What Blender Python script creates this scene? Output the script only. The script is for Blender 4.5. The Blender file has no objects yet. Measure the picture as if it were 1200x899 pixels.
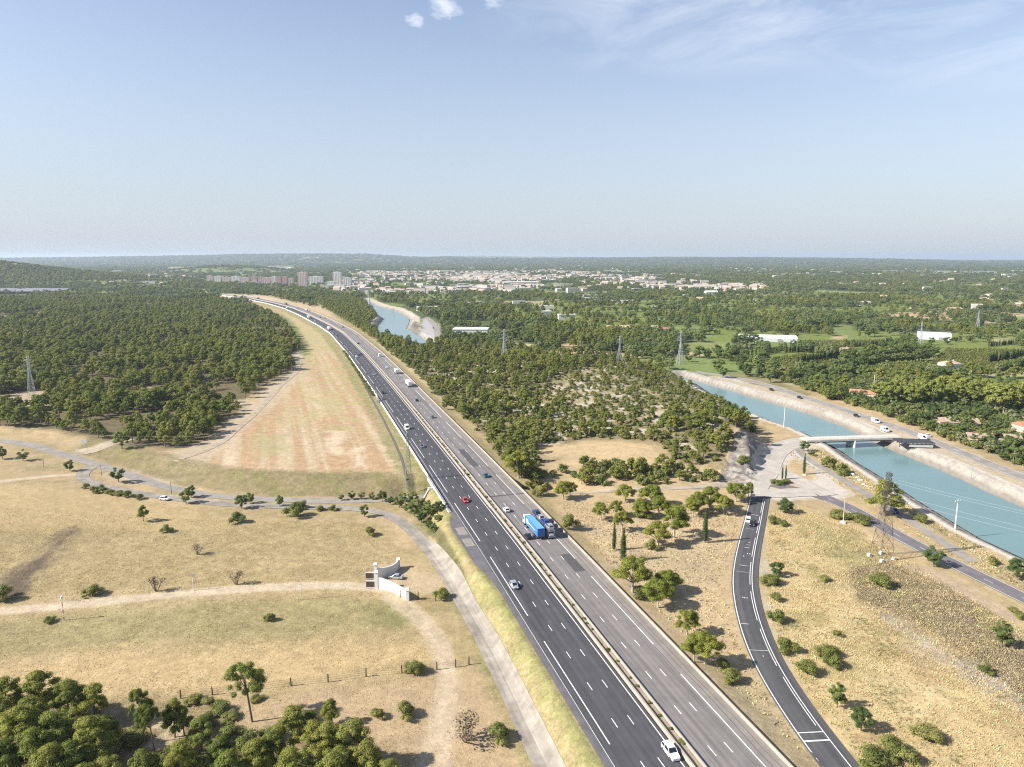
import bpy, math, random
import numpy as np
R = math.radians
sc = bpy.context.scene
COL = sc.collection
# ------------------------------------------------------------------ camera, sky, sun, exposure
CAMZ = 91.0; F = 850.0; PITCH = math.atan(148/850.0)
cd = bpy.data.cameras.new('camera'); cam = bpy.data.objects.new('camera', cd); COL.objects.link(cam)
cd.sensor_fit = 'HORIZONTAL'; cd.sensor_width = 36; cd.lens = 36*F/1200
cd.clip_start = 1; cd.clip_end = 120000
cam.location = (0, 0, CAMZ); cam.rotation_euler = (math.pi/2 - PITCH, 0, 0)
sc.camera = cam
SUN_EL = R(36); SUN_AZ = math.atan2(-.975, -.225)         # azimuth clockwise from +Y
w = bpy.data.worlds.new("World"); sc.world = w; w.use_nodes = True
nt = w.node_tree; N = nt.nodes; L = nt.links
bg = N['Background']; bg.inputs[1].default_value = 0.143
sky = N.new('ShaderNodeTexSky'); sky.sky_type = 'NISHITA'; sky.sun_disc = False
sky.sun_elevation = SUN_EL; sky.sun_rotation = SUN_AZ; sky.altitude = 200
sky.air_density = 1.0; sky.dust_density = .6; sky.ozone_density = 1.6
def wmath(op, a, b=None, c=None, clamp=False):
    n = N.new('ShaderNodeMath'); n.operation = op; n.use_clamp = clamp
    for i, v in enumerate((a, b, c)):
        if v is None: continue
        if isinstance(v, (int, float)): n.inputs[i].default_value = v
        else: L.new(v, n.inputs[i])
    return n.outputs[0]
tc = N.new('ShaderNodeTexCoord')
sep = N.new('ShaderNodeSeparateXYZ'); L.new(tc.outputs['Generated'], sep.inputs[0])
def wnoise(scale, det, mp=(1, 1, 1), loc=(0, 0, 0), dist=0.0):
    m = N.new('ShaderNodeMapping'); m.inputs['Scale'].default_value = mp; m.inputs['Location'].default_value = loc
    L.new(tc.outputs['Generated'], m.inputs[0])
    n = N.new('ShaderNodeTexNoise'); n.inputs['Scale'].default_value = scale; n.inputs['Detail'].default_value = det
    n.inputs['Roughness'].default_value = .62; n.inputs['Distortion'].default_value = dist
    L.new(m.outputs[0], n.inputs['Vector']); return n.outputs['Fac']
def blob(dx, dz, rx, rz):       # soft patch of the sky round a direction (x, z)
    ex = wmath('MULTIPLY', wmath('SUBTRACT', sep.outputs[0], dx), 1/rx)
    ez = wmath('MULTIPLY', wmath('SUBTRACT', sep.outputs[2], dz), 1/rz)
    r2 = wmath('ADD', wmath('MULTIPLY', ex, ex), wmath('MULTIPLY', ez, ez))
    fwd = wmath('GREATER_THAN', sep.outputs[1], 0)
    return wmath('MULTIPLY', wmath('SUBTRACT', 1, r2, clamp=True), fwd)
puff = wnoise(34, 9, (1, 1, 1.9), (.3, 0, .1))
cum = wmath('MAXIMUM', wmath('MAXIMUM', blob(-.083, .300, .034, .02), blob(-.022, .303, .026, .014)),
            wmath('MAXIMUM', blob(-.118, .286, .02, .012), blob(-.60, .262, .03, .012)))
cum = wmath('MULTIPLY', wmath('SUBTRACT', wmath('ADD', wmath('MULTIPLY', cum, .5), puff), .80), 3.4, clamp=True)
cir = wnoise(5, 8, (1, 1, 3.5), (1.2, 0, .4), .8)
cirm = wmath('MAXIMUM', blob(.30, .30, .36, .09), blob(.58, .27, .3, .10))
cir = wmath('MULTIPLY', wmath('MULTIPLY', wmath('SUBTRACT', cir, .40), 2.2, clamp=True), cirm)
cloud = wmath('MAXIMUM', wmath('MULTIPLY', cum, .55), wmath('MULTIPLY', cir, .6), clamp=True)
hsv = N.new('ShaderNodeHueSaturation'); hsv.inputs['Saturation'].default_value = .86; hsv.inputs['Value'].default_value = .66; hsv.inputs['Hue'].default_value = .506
L.new(sky.outputs[0], hsv.inputs['Color'])
mx = N.new('ShaderNodeMix'); mx.data_type = 'RGBA'
mh = N.new('ShaderNodeMix'); mh.data_type = 'RGBA'                    # pale air low over the plain
low = wmath('SUBTRACT', 1, wmath('MULTIPLY', sep.outputs[2], 1/.36), clamp=True); low = wmath('MULTIPLY', wmath('POWER', low, 1.25), .95)
L.new(low, mh.inputs[0]); L.new(hsv.outputs[0], mh.inputs[6]); mh.inputs[7].default_value = (2.12, 2.34, 2.68, 1)
L.new(cloud, mx.inputs[0]); L.new(mh.outputs[2], mx.inputs[6]); mx.inputs[7].default_value = (4.6, 4.7, 4.8, 1)
L.new(mx.outputs[2], bg.inputs[0])
sl = bpy.data.lights.new('sun', 'SUN'); so = bpy.data.objects.new('sun', sl); COL.objects.link(so)
sl.energy = 4.9; sl.angle = R(.55); sl.color = (1, .945, .86)
sdir = np.array([math.sin(SUN_AZ)*math.cos(SUN_EL), math.cos(SUN_AZ)*math.cos(SUN_EL), math.sin(SUN_EL)])
from mathutils import Vector
so.rotation_euler = Vector(sdir).to_track_quat('Z', 'Y').to_euler(); so.location = (0, 0, 200)
vs = sc.view_settings; sc.display_settings.display_device = 'sRGB'
vs.view_transform = 'Standard'; vs.look = 'None'; vs.gamma = 1; vs.use_curve_mapping = False; vs.exposure = 0.92
cy = sc.cycles; cy.max_bounces = 5; cy.diffuse_bounces = 3; cy.glossy_bounces = 2; cy.transmission_bounces = 3
cy.volume_bounces = 0; cy.transparent_max_bounces = 4; cy.caustics_reflective = False; cy.caustics_refractive = False
cy.sample_clamp_indirect = 6; cy.filter_width = 1.15; cy.use_denoising = False

# ------------------------------------------------------------------ small tools
rng = np.random.default_rng(7); rnd = random.Random(5)
cp, sp = math.cos(PITCH), math.sin(PITCH)
def smooth(a, b, x):
    t = np.clip((np.asarray(x, float) - a)/(b - a), 0, 1); return t*t*(3 - 2*t)
def hash2(ix, iy, seed):
    h = (ix.astype(np.int64)*374761393 + iy.astype(np.int64)*668265263 + seed*974711) & 0xffffffff
    h = ((h ^ (h >> 13))*1274126177) & 0xffffffff
    return ((h ^ (h >> 16)) & 0xffff)/65535.0
def vnoise(x, y, seed=0):
    ix = np.floor(x); iy = np.floor(y); fx = x - ix; fy = y - iy
    fx = fx*fx*(3 - 2*fx); fy = fy*fy*(3 - 2*fy)
    a = hash2(ix, iy, seed); b = hash2(ix + 1, iy, seed); c = hash2(ix, iy + 1, seed); d = hash2(ix + 1, iy + 1, seed)
    return (a*(1 - fx) + b*fx)*(1 - fy) + (c*(1 - fx) + d*fx)*fy
def fbm(x, y, seed=0, o=4):
    s = 0; a = .5; t = 0
    for i in range(o):
        s = s + a*vnoise(x*2**i + 17.3*i, y*2**i - 9.1*i, seed + i); t += a; a *= .5
    return s/t
def ray(px, py):
    cx = (px - 600)/F; c = -(py - 449.5)/F
    return np.array([cx, cp + c*sp, -sp + c*cp])
def on_plane(px, py, z=0.0):
    d = ray(px, py); t = (z - CAMZ)/d[2]
    return np.array([d[0]*t, d[1]*t, z])
def pl(pts, z=0.0): return np.array([on_plane(p[0], p[1], p[2] if len(p) > 2 else z)[:2] for p in pts])
def project(x, y, z):
    zc = y*cp - (z - CAMZ)*sp; v = y*sp + (z - CAMZ)*cp
    return 600 + F*x/zc, 449.5 - F*v/zc
def resample(P, step):
    P = np.asarray(P, float); d = np.r_[0, np.cumsum(np.hypot(*np.diff(P[:, :2], axis=0).T))]
    n = max(2, int(d[-1]/step) + 1); s = np.linspace(0, d[-1], n)
    return np.stack([np.interp(s, d, P[:, k]) for k in range(P.shape[1])], 1)
def smooth_path(P, step, sigma):
    Q = resample(P, step); k = int(3*sigma/step)
    if k < 1: return Q
    g = np.exp(-.5*(np.arange(-k, k + 1)*step/sigma)**2); g /= g.sum()
    out = []
    for c in range(Q.shape[1]):
        v = Q[:, c]; v = np.r_[2*v[0] - v[k:0:-1], v, 2*v[-1] - v[-2:-k-2:-1]] if len(v) > k + 1 else np.pad(v, k, mode='edge')
        out.append(np.convolve(v, g, 'valid'))
    return np.stack(out, 1)
def poly_coords(P, x, y, chunk=30000):
    """arc length and signed lateral distance (right positive) of points from a polyline"""
    P = np.asarray(P)[:, :2]; A = P[:-1]; D = np.diff(P, axis=0); ln = np.hypot(D[:, 0], D[:, 1]); S = np.r_[0, np.cumsum(ln)]
    x = np.atleast_1d(np.asarray(x, float)); y = np.atleast_1d(np.asarray(y, float))
    s = np.empty(x.shape); u = np.empty(x.shape)
    for i in range(0, len(x), chunk):
        qx = x[i:i+chunk, None]; qy = y[i:i+chunk, None]
        rx = qx - A[:, 0]; ry = qy - A[:, 1]
        t = np.clip((rx*D[:, 0] + ry*D[:, 1])/(ln*ln), 0, 1)
        ex = rx - t*D[:, 0]; ey = ry - t*D[:, 1]; d2 = ex*ex + ey*ey
        j = d2.argmin(1); k = np.arange(len(j))
        cr = D[j, 0]*ry[k, j] - D[j, 1]*rx[k, j]
        s[i:i+chunk] = S[j] + t[k, j]*ln[j]; u[i:i+chunk] = np.where(cr > 0, -1, 1)*np.sqrt(d2[k, j])
    return s, u
def sdpoly(poly, x, y, far=60.0):
    """signed distance to a polygon, positive inside; only exact within `far` of its box"""
    poly = np.asarray(poly)[:, :2]; x = np.asarray(x, float); y = np.asarray(y, float)
    out = np.full(x.shape, -far); lo = poly.min(0) - far; hi = poly.max(0) + far
    m = (x > lo[0]) & (x < hi[0]) & (y > lo[1]) & (y < hi[1])
    if not m.any(): return out
    qx = x[m]; qy = y[m]; d2 = np.full(qx.shape, 1e18); ins = np.zeros(qx.shape, bool)
    for a, b in zip(poly, np.roll(poly, -1, 0)):
        e = b - a; l2 = max(e @ e, 1e-9); t = np.clip(((qx - a[0])*e[0] + (qy - a[1])*e[1])/l2, 0, 1)
        d2 = np.minimum(d2, (qx - a[0] - t*e[0])**2 + (qy - a[1] - t*e[1])**2)
        if a[1] != b[1]:
            c = ((a[1] > qy) != (b[1] > qy)) & (qx < (b[0] - a[0])*(qy - a[1])/(b[1] - a[1]) + a[0]); ins ^= c
    out[m] = np.where(ins, 1, -1)*np.sqrt(d2); return out

# ------------------------------------------------------------------ the lie of the land
WATER = -4.6
REFPX = [(954.8, 1100), (893.7, 1020), (818, 920), (742.7, 820), (690, 750.5), (648, 695), (606.7, 640), (579, 605), (551, 569.5), (520, 530), (488, 490), (456, 450), (426, 415),
         (401, 390.5), (385, 381), (362, 369.5), (342, 361.2), (330, 357.8), (320, 355.2), (305, 352.2), (293, 349.6), (280, 347.6), (262, 345.8), (240, 344)]
MW = smooth_path(pl(REFPX), 4.0, 16.0)                # inner line of the left carriageway, running away from the camera
MWT = np.gradient(MW, axis=0); MWT /= np.hypot(MWT[:, 0], MWT[:, 1])[:, None]; MWN = np.stack([MWT[:, 1], -MWT[:, 0]], 1)
MWS = np.r_[0, np.cumsum(np.hypot(*np.diff(MW, axis=0).T))]
MWC = MW[::5] if (len(MW) - 1) % 5 == 0 else np.r_[MW[::5], MW[-1:]]
def mw(s, u, z=0.0):
    s = np.atleast_1d(s).astype(float)
    x = np.interp(s, MWS, MW[:, 0]); y = np.interp(s, MWS, MW[:, 1]); nx = np.interp(s, MWS, MWN[:, 0]); ny = np.interp(s, MWS, MWN[:, 1])
    return np.stack([x + nx*u, y + ny*u, np.zeros_like(x) + z], 1)
def mw_at(py, u):                                      # arc length where the offset line crosses an image row of the photo
    p = mw(MWS, u); r = project(p[:, 0], p[:, 1], 0)[1]; k = np.argmax(r < py)
    f = (r[k-1] - py)/(r[k-1] - r[k]); return MWS[k-1] + f*(MWS[k] - MWS[k-1])
LAYPX = [(524, 590), (531.5, 602), (527, 609), (529, 620), (540, 636), (555, 659), (573, 677), (587, 693), (595, 707), (597, 713)]
lay = pl(LAYPX); ls, lu = poly_coords(MWC, lay[:, 0], lay[:, 1])
o = np.argsort(ls); LAYS, LAYU = ls[o], np.minimum(lu[o], -13.9)
def left_edge(s): return np.interp(s, np.r_[LAYS[0] - 3, LAYS, LAYS[-1] + 3], np.r_[-13.9, LAYU, -13.9])

ROAD_U = [(-60, 512, -1.5), (0, 516, -2), (40, 522, -2.2), (75, 533, -2.8), (110, 544, -3.5), (140, 553, -4.2), (165, 562, -4.8), (195, 571, -5.4), (230, 578, -5.8), (270, 583, -6),
          (330, 586, -6), (390, 587, -6), (440, 586, -6), (490, 583.5, -6), (520, 582, -6), (585, 580.5, -6), (650, 579, -6), (690, 577, -3.5), (740, 575, -1.5), (790, 573, -1.5), (840, 570, -1.5), (876, 566, -1.5)]
ru3 = np.array([on_plane(*p) for p in ROAD_U]); RU = smooth_path(ru3, 3.0, 6.0)
RUN = RU[:int(len(RU)*.62):4]
ROAD_L = [(112, 545, -3.5), (101, 551, -3.8), (94, 559, -4), (100, 566, -4.3), (120, 572, -5), (160, 579, -5.5), (200, 584, -5.8), (270, 591, -6), (330, 594, -6), (390, 594, -6), (430, 597, -6),
          (455, 603, -6), (475, 614, -6), (493, 632, -6), (510, 652, -6), (529, 680, -6), (549, 715, -6), (570, 752, -6), (590, 792, -6), (609, 832, -6), (626, 868, -6), (641, 899, -6), (674, 970, -6)]
RL = smooth_path(np.array([on_plane(*p) for p in ROAD_L]), 2.0, 5.0)
lowX = ru3[:10, 0]; lowZ = ru3[:10, 2]
WLB, WL = [(425, 352.5), (436, 358), (443, 369), (450, 374), (443, 383), (444, 389), (470, 399), (498, 405)], [(796, 445), (816, 450), (831, 460), (843, 467), (870, 480), (900, 492), (911, 497), (940, 506.5),
      (957, 514), (974, 522), (988, 530), (1004, 542), (1026, 555), (1050, 570), (1087, 594), (1120, 614), (1150, 632), (1200, 655), (1330, 715)]
WR = [(1330, 645), (1200, 596), (1153, 575), (1104, 552), (1077, 541), (1060, 534), (1033, 523), (1009, 511.5), (987, 500), (961, 490), (940, 483), (913, 475), (881, 466), (860, 459), (833, 452), (816, 447), (797, 441)]
WRB = [(504, 401), (490, 394), (476, 385), (479, 379), (480, 374), (473, 369), (460, 363), (447, 360.5), (436, 356), (428, 351)]
CANAL = pl(WL + WR, WATER); LAKE = pl(WLB + WRB, WATER)
def canal_sd(x, y): return np.maximum(sdpoly(CANAL, x, y, 40), sdpoly(LAKE, x, y, 40))
HILLPX = [(884, 562), (906, 522), (852, 474), (775, 440), (560, 413), (505, 432), (600, 525), (640, 560), (800, 570)]
HAZE = 6.0e-5
HILL = pl(HILLPX); HW = [13, 24, 45, 38, 60, 60, 110, 90, 24]
RIDX = np.array([-400, 0, 100, 150, 200, 250, 300, 350, 400, 430, 460, 500, 527, 550, 650, 770, 900, 1050, 1120, 1700.])
RIDY = np.array([303.4, 303, 302, 301.2, 300.5, 299.5, 298.3, 298, 298, 298.6, 300.2, 302.2, 301.4, 302.6, 302.8, 302.4, 302.3, 304, 305.5, 306])
RIDX2 = np.array([-400, 300, 460, 520, 560, 640, 740, 770, 850, 1000, 1060, 1700.]); RIDY2 = np.array([306, 306, 301.5, 300, 299.6, 300.6, 301.8, 300.4, 300.8, 302, 304, 306.])
def H(x, y):
    x = np.atleast_1d(np.asarray(x, float)); y = np.atleast_1d(np.asarray(y, float))
    near = (y < 2300) & (x > -1500) & (x < 900)
    s = np.zeros(x.shape); u = np.where(x > -300, 400.0, -400.0)
    if near.any(): s[near], u[near] = poly_coords(MWC, x[near], y[near])
    # left: low fields by the camera, a bank up to the ploughed field
    lows = np.interp(x, lowX, lowZ)
    _, ua = poly_coords(RUN, x, np.minimum(y, 1500)) if True else (0, 0)
    hl = lows + (-.5 - lows)*smooth(4, 21, -ua)
    hr = np.full(x.shape, -1.5)
    h = np.where(u < 1.8, hl, hr)
    h = h + .9*(fbm(x/60, y/60, 3, 3) - .5)*smooth(20, 60, np.abs(u)) + 9*(fbm(x/420, y/420, 5, 2) - .5)*smooth(550, 1000, y)*smooth(60, 300, np.abs(u))
    # rocky hill between motorway and canal
    f = np.ones(x.shape)
    for a, b, wd in zip(HILL, np.roll(HILL, -1, 0), HW):
        e = b - a; n = np.array([-e[1], e[0]])/np.hypot(*e)
        f = np.minimum(f, smooth(0, wd, (x - a[0])*n[0] + (y - a[1])*n[1]))
    h = h + (7 + 7*smooth(70, 125, x)*smooth(440, 360, y))*f*(.8 + .4*fbm(x/40, y/40, 9, 3))
    e = HILL[1] - HILL[0]; n = np.array([-e[1], e[0]])/np.hypot(*e); dd = (x - HILL[0][0])*n[0] + (y - HILL[0][1])*n[1]; al = ((x - HILL[0][0])*e[0] + (y - HILL[0][1])*e[1])/(e @ e)
    rk = smooth(0, 3, dd)*(1 - smooth(14, 18, dd))*smooth(-.1, .1, al)*(1 - smooth(.95, 1.1, al)); h = h + rk*(3.2*(fbm(x/6, y/6, 15, 3) - .5) + 1.6*(vnoise(x/1.6, y/1.6, 16) - .5))
    # wooded hill far left, low hills and ridges on the skyline
    h = h + 92*np.exp(-((x + 2250)/560)**2 - ((y - 2750)/480)**2) + 34*np.exp(-((x + 1780)/330)**2 - ((y - 4600)/300)**2)
    far = y > 7000
    if far.any():
        px = 600 + F*x[far]/(y[far]*cp); hz = 0
        for X_, Y_, D_, W_ in ((RIDX, RIDY, 12500, 2600), (RIDX2, RIDY2, 20500, 3200)):
            e = CAMZ + (301.5 - np.interp(px, X_, Y_))/F*D_*cp
            jag = 1 + .10*(fbm(x[far]/600, y[far]/2500, 21, 3) - .5)
            hz = np.maximum(hz, np.maximum(e, 0)*jag*np.exp(-((y[far] - D_)/W_)**2)*smooth(0, 45, e))
        h[far] += hz
    # motorway formation
    lo = left_edge(s) - .6
    out = np.maximum(np.maximum(lo - u, u - 18.7), 0)
    wd = np.where(u < 0, 7.5, 8.0)
    k = smooth(.4, 1, out/wd + .4*(out > 0)) if False else smooth(0, 1, out/wd)
    h = np.where(near, -.35 + (h + .35)*k, h)
    # canal
    cs = canal_sd(x, y)
    h = np.where(cs > -26, np.where(cs > 0, WATER - 1.6, np.where(cs > -9, WATER - .5 + (np.maximum(h, -1.2) - WATER + .5)*smooth(-.6, 8.5, -cs), h)), h)
    # underpass cutting
    band = 1 - smooth(6.2, 8.2, np.abs(y - 287)); along = smooth(-60, -44, x)*(1 - smooth(5, 42, x))
    h = np.where((band > 0) & (along > 0), h + np.minimum(-6 - h, 0)*band*along, h)
    return h
TS = 1/np.linspace(1/70, 1/32000, 2200)
def G(px, py):
    """the spot on the ground seen at a pixel of the photograph"""
    d = ray(px, py); m = (CAMZ + 8)/max(-d[2], 2e-4)/1.0
    ts = TS[(TS < m*1.05 + 5)]; ts = ts[ts > (CAMZ - 130)/max(-d[2], 2e-4)] if d[2] < -.02 else ts
    X = d[0]*ts; Y = d[1]*ts; Z = CAMZ + d[2]*ts
    hh = H(X, Y); b = Z < hh; k = int(np.argmax(b)) if b.any() else len(ts) - 1
    k = max(k, 1); a0 = Z[k-1] - hh[k-1]; a1 = Z[k] - hh[k]; t = ts[k-1] + (ts[k] - ts[k-1])*a0/max(a0 - a1, 1e-6)
    q = d*t; return np.array([q[0], q[1], float(H(q[0], q[1])[0])])
def GP(pts): return np.array([G(*p) for p in pts])
# ------------------------------------------------------------------ materials
MATS = {}
def new_mat(name):
    m = bpy.data.materials.new(name); m.use_nodes = True; MATS[name] = m
    return m, m.node_tree.nodes, m.node_tree.links, m.node_tree.nodes['Principled BSDF']
def ramp(N, L, fac, stops):
    r = N.new('ShaderNodeValToRGB'); e = r.color_ramp.elements
    while len(e) < len(stops): e.new(.5)
    for k, (p, c) in zip(e, stops): k.position = p; k.color = (*c, 1)
    L.new(fac, r.inputs[0]); return r.outputs[0]
def noise(N, L, scale, det=3, vec=None, rough=.6):
    n = N.new('ShaderNodeTexNoise'); n.inputs['Scale'].default_value = scale; n.inputs['Detail'].default_value = det; n.inputs['Roughness'].default_value = rough
    if vec is not None: L.new(vec, n.inputs['Vector'])
    return n.outputs['Fac']
def mapping(N, L, src, scale=(1, 1, 1), rot=0):
    m = N.new('ShaderNodeMapping'); m.inputs['Scale'].default_value = scale; m.inputs['Rotation'].default_value = (0, 0, rot); L.new(src, m.inputs[0]); return m.outputs[0]
def mixc(N, L, f, a, b, mode='MIX'):
    n = N.new('ShaderNodeMix'); n.data_type = 'RGBA'; n.blend_type = mode
    for i, v in ((0, f), (6, a), (7, b)):
        if isinstance(v, (int, float)): n.inputs[i].default_value = v
        elif isinstance(v, tuple): n.inputs[i].default_value = (*v, 1)
        else: L.new(v, n.inputs[i])
    return n.outputs[2]
def maprange(N, L, v, a, b, c, d):
    n = N.new('ShaderNodeMapRange'); L.new(v, n.inputs[0])
    for i, q in enumerate((a, b, c, d)): n.inputs[i+1].default_value = q
    return n.outputs[0]
def sc3(c, f): return tuple(min(1, v*f) for v in c)
def mat(name, col, rough=.8, var=.2, scale=1.0, metal=0, coord='Object', det=4):
    m, N, L, P = new_mat(name); tc = N.new('ShaderNodeTexCoord')
    f = noise(N, L, scale, det, tc.outputs[coord])
    L.new(ramp(N, L, f, [(.25, sc3(col, 1 - var)), (.75, sc3(col, 1 + var))]), P.inputs['Base Color'])
    P.inputs['Roughness'].default_value = rough; P.inputs['Metallic'].default_value = metal
    return m
def paint(name, col, rough=.3, metal=0.0, coat=.4):
    m, N, L, P = new_mat(name); tc = N.new('ShaderNodeTexCoord')
    f = noise(N, L, 2.2, 3, tc.outputs['Object'])
    L.new(ramp(N, L, f, [(.3, sc3(col, .9)), (.7, sc3(col, 1.05))]), P.inputs['Base Color'])
    P.inputs['Roughness'].default_value = rough; P.inputs['Metallic'].default_value = metal; P.inputs['Coat Weight'].default_value = coat; P.inputs['Coat Roughness'].default_value = .08
    return m
def tag(o, label=None, cat=None, group=None, kind=None):
    if label: o['label'] = label
    if cat: o['category'] = cat
    if group: o['group'] = group
    if kind: o['kind'] = kind
    return o
def from_arrays(name, V, faces, mats, fmat=None, uv=None, smooth_=False, parent=None, attrs=None):
    """faces: (n,3|4) int array or list of such arrays"""
    if not isinstance(faces, list): faces = [faces]
    V = np.asarray(V, np.float32); me = bpy.data.meshes.new(name)
    nl = sum(f.size for f in faces); nf = sum(len(f) for f in faces)
    me.vertices.add(len(V)); me.vertices.foreach_set('co', V.ravel())
    me.loops.add(nl); me.polygons.add(nf)
    li = np.concatenate([f.ravel() for f in faces]).astype(np.int32); me.loops.foreach_set('vertex_index', li)
    cnt = np.concatenate([np.full(len(f), f.shape[1]) for f in faces]); st = np.r_[0, np.cumsum(cnt)[:-1]].astype(np.int32)
    me.polygons.foreach_set('loop_start', st)
    for m in mats: me.materials.append(m)
    if fmat is not None: me.polygons.foreach_set('material_index', np.asarray(fmat, np.int32))
    me.polygons.foreach_set('use_smooth', np.full(nf, smooth_))
    if uv is not None:
        l = me.uv_layers.new(name='UVMap'); l.data.foreach_set('uv', np.asarray(uv, np.float32)[li].ravel())
    for k, (typ, dom, data) in (attrs or {}).items():
        a = me.attributes.new(k, typ, dom); a.data.foreach_set('color' if 'COLOR' in typ else 'value', np.asarray(data, np.float32).ravel())
    me.update(calc_edges=True); me.validate()
    o = bpy.data.objects.new(name, me); COL.objects.link(o)
    if parent: o.parent = parent
    return o

# ------------------------------------------------------------------ the ground sheet
def px_rows():
    dy = np.r_[np.linspace(760, 60, 690), np.linspace(59.4, 25, 70)[:-1]]
    Y = (F*CAMZ/(cp*dy) - CAMZ*sp)/cp
    return np.r_[[-600, -250, -90, 0], Y[Y > 25], np.geomspace(Y[-1]*1.02, 30000, 150)]
Ys = px_rows()
T = np.r_[[-6, -3.5, -2.2, -1.6, -1.25], np.linspace(-1.0, -.76, 24), np.linspace(-.75, .75, 760), np.linspace(.76, 1.0, 24), [1.25, 1.6, 2.2, 3.5, 6]]
GY = np.repeat(Ys[:, None], len(T), 1); GX = T[None, :]*(np.maximum(GY, 40) + 60)
gx, gy = GX.ravel(), GY.ravel()
gz = H(gx, gy)
nr, nc = GY.shape
ii = np.arange(nr*nc).reshape(nr, nc)
quads = np.stack([ii[:-1, :-1], ii[:-1, 1:], ii[1:, 1:], ii[1:, :-1]], -1).reshape(-1, 4)
# ---- what grows or lies where: colours of soil, straw, gravel, rock, shade painted in at grove and cutting
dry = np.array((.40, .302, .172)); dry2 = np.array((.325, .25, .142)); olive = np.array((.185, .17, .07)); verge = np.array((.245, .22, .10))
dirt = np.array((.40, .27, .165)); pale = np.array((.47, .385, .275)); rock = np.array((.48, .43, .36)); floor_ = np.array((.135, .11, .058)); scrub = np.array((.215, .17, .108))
gravel = np.array((.46, .42, .365)); valley = np.array((.082, .102, .036)); vine = np.array((.155, .185, .045)); bright = np.array((.165, .205, .065)); burnt = np.array((.11, .085, .062))
Cg = np.repeat(dry[None], len(gx), 0); TX = np.full(len(gx), .5)       # colour and coarseness of the surface
n1 = fbm(gx/35, gy/35, 31, 4); n2 = fbm(gx/9, gy/9, 32, 4); n3 = fbm(gx/3, gy/3, 33, 2); wob = (n2 - .5)*8
su, uu = poly_coords(MWC, gx, np.clip(gy, -200, 2600)); uu = np.where((gy > 2400) | (gx < -1600), 999*np.sign(uu), uu)
def lay_on(wt, c, tx=None):
    global Cg
    wt = np.clip(wt, 0, 1); Cg[:] = Cg*(1 - wt[:, None]) + np.asarray(c)*wt[:, None]
    if tx is not None: TX[:] = TX*(1 - wt) + tx*wt
def hp(px): return np.array([G(*p)[:2] for p in px])
def zone(px, c, soft=2.0, tx=None, amt=1.0, world=None, wb=1.0, z=0.0):
    P = pl(px, z) if world is None else world
    d = sdpoly(P, gx, gy, 40) + wob*wb
    lay_on(smooth(-soft, soft, d)*amt, c, tx)
lay_on(smooth(.45, .62, n1)*.8, dry2)
lay_on(smooth(.56, .70, n2)*.35, olive)
# valley beyond: everything farther than the near fields
vz = smooth(560, 640, gy + .25*np.abs(gx) + wob*4)*smooth(20, 60, np.abs(uu))
lay_on(vz, valley, .9)
fld = fbm(gx/130 + gy/900, gy/210, 41, 3); fc = hash2(np.floor(gx/170 + 3*vnoise(gx/300, gy/300, 2)), np.floor(gy/190 + 2*vnoise(gx/250, gy/250, 4)), 8)
lay_on(vz*smooth(.48, .505, fld)*(fc < .5), vine); lay_on(vz*smooth(.48, .505, fld)*(fc > .72), bright); lay_on(vz*smooth(.485, .51, fld)*((fc > .58) & (fc < .72)), dry)
lay_on(vz*smooth(.5, .7, fbm(gx/700, gy/1400, 51, 3))*smooth(3000, 6000, gy)*.55, (.11, .12, .06))
LF = [(-90, 508), (0, 499), (60, 502), (110, 512), (140, 521), (200, 526), (228, 522), (250, 510), (262, 496), (285, 478), (300, 455), (330, 440), (357, 425), (352, 405), (335, 385), (330, 376), (300, 362), (270, 357), (200, 352), (100, 345), (-90, 345)]
RH = [(440, 398), (480, 392), (560, 400), (640, 410), (760, 423), (800, 445), (850, 470), (893, 500), (870, 512), (850, 545), (800, 548), (760, 525), (700, 517), (640, 538), (620, 565), (600, 562), (570, 520), (555, 500), (520, 470), (490, 440), (455, 412)]
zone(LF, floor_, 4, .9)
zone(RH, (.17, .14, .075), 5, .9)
zone([(630, 470), (660, 440), (720, 430), (790, 450), (850, 478), (800, 500), (720, 490), (660, 500)], (.30, .25, .155), 12, 1, .9, world=hp([(630, 470), (660, 440), (720, 430), (790, 450), (850, 478), (800, 500), (720, 490), (660, 500)]))
rk = smooth(.56, .64, n2)*smooth(0, 15, sdpoly(pl(RH), gx, gy, 40)); lay_on(rk*.85, (.42, .37, .29), 1); lay_on(smooth(.48, .4, n2)*smooth(0, 15, sdpoly(pl(RH), gx, gy, 40))*.6, (.20, .18, .08), 1)
zone([], dry, 4, .6, world=hp([(626, 531), (640, 522), (690, 518), (745, 522), (772, 537), (720, 537), (680, 532), (645, 536)]))
# far side cutting of the motorway: bare yellow banks
zone([(262, 348), (300, 349), (340, 356), (372, 366), (400, 376), (375, 352), (330, 345), (265, 343)], (.42, .33, .2), 6, .5)
zone([(330, 365), (350, 385), (362, 410), (360, 430), (392, 430), (440, 470), (400, 405), (372, 383), (345, 366)], (.37, .305, .16), 4, .7)
zone([(428, 398), (445, 420), (480, 455), (530, 500), (545, 512), (520, 470), (495, 440), (470, 420), (450, 402)], (.43, .35, .22), 3, .6)
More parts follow.
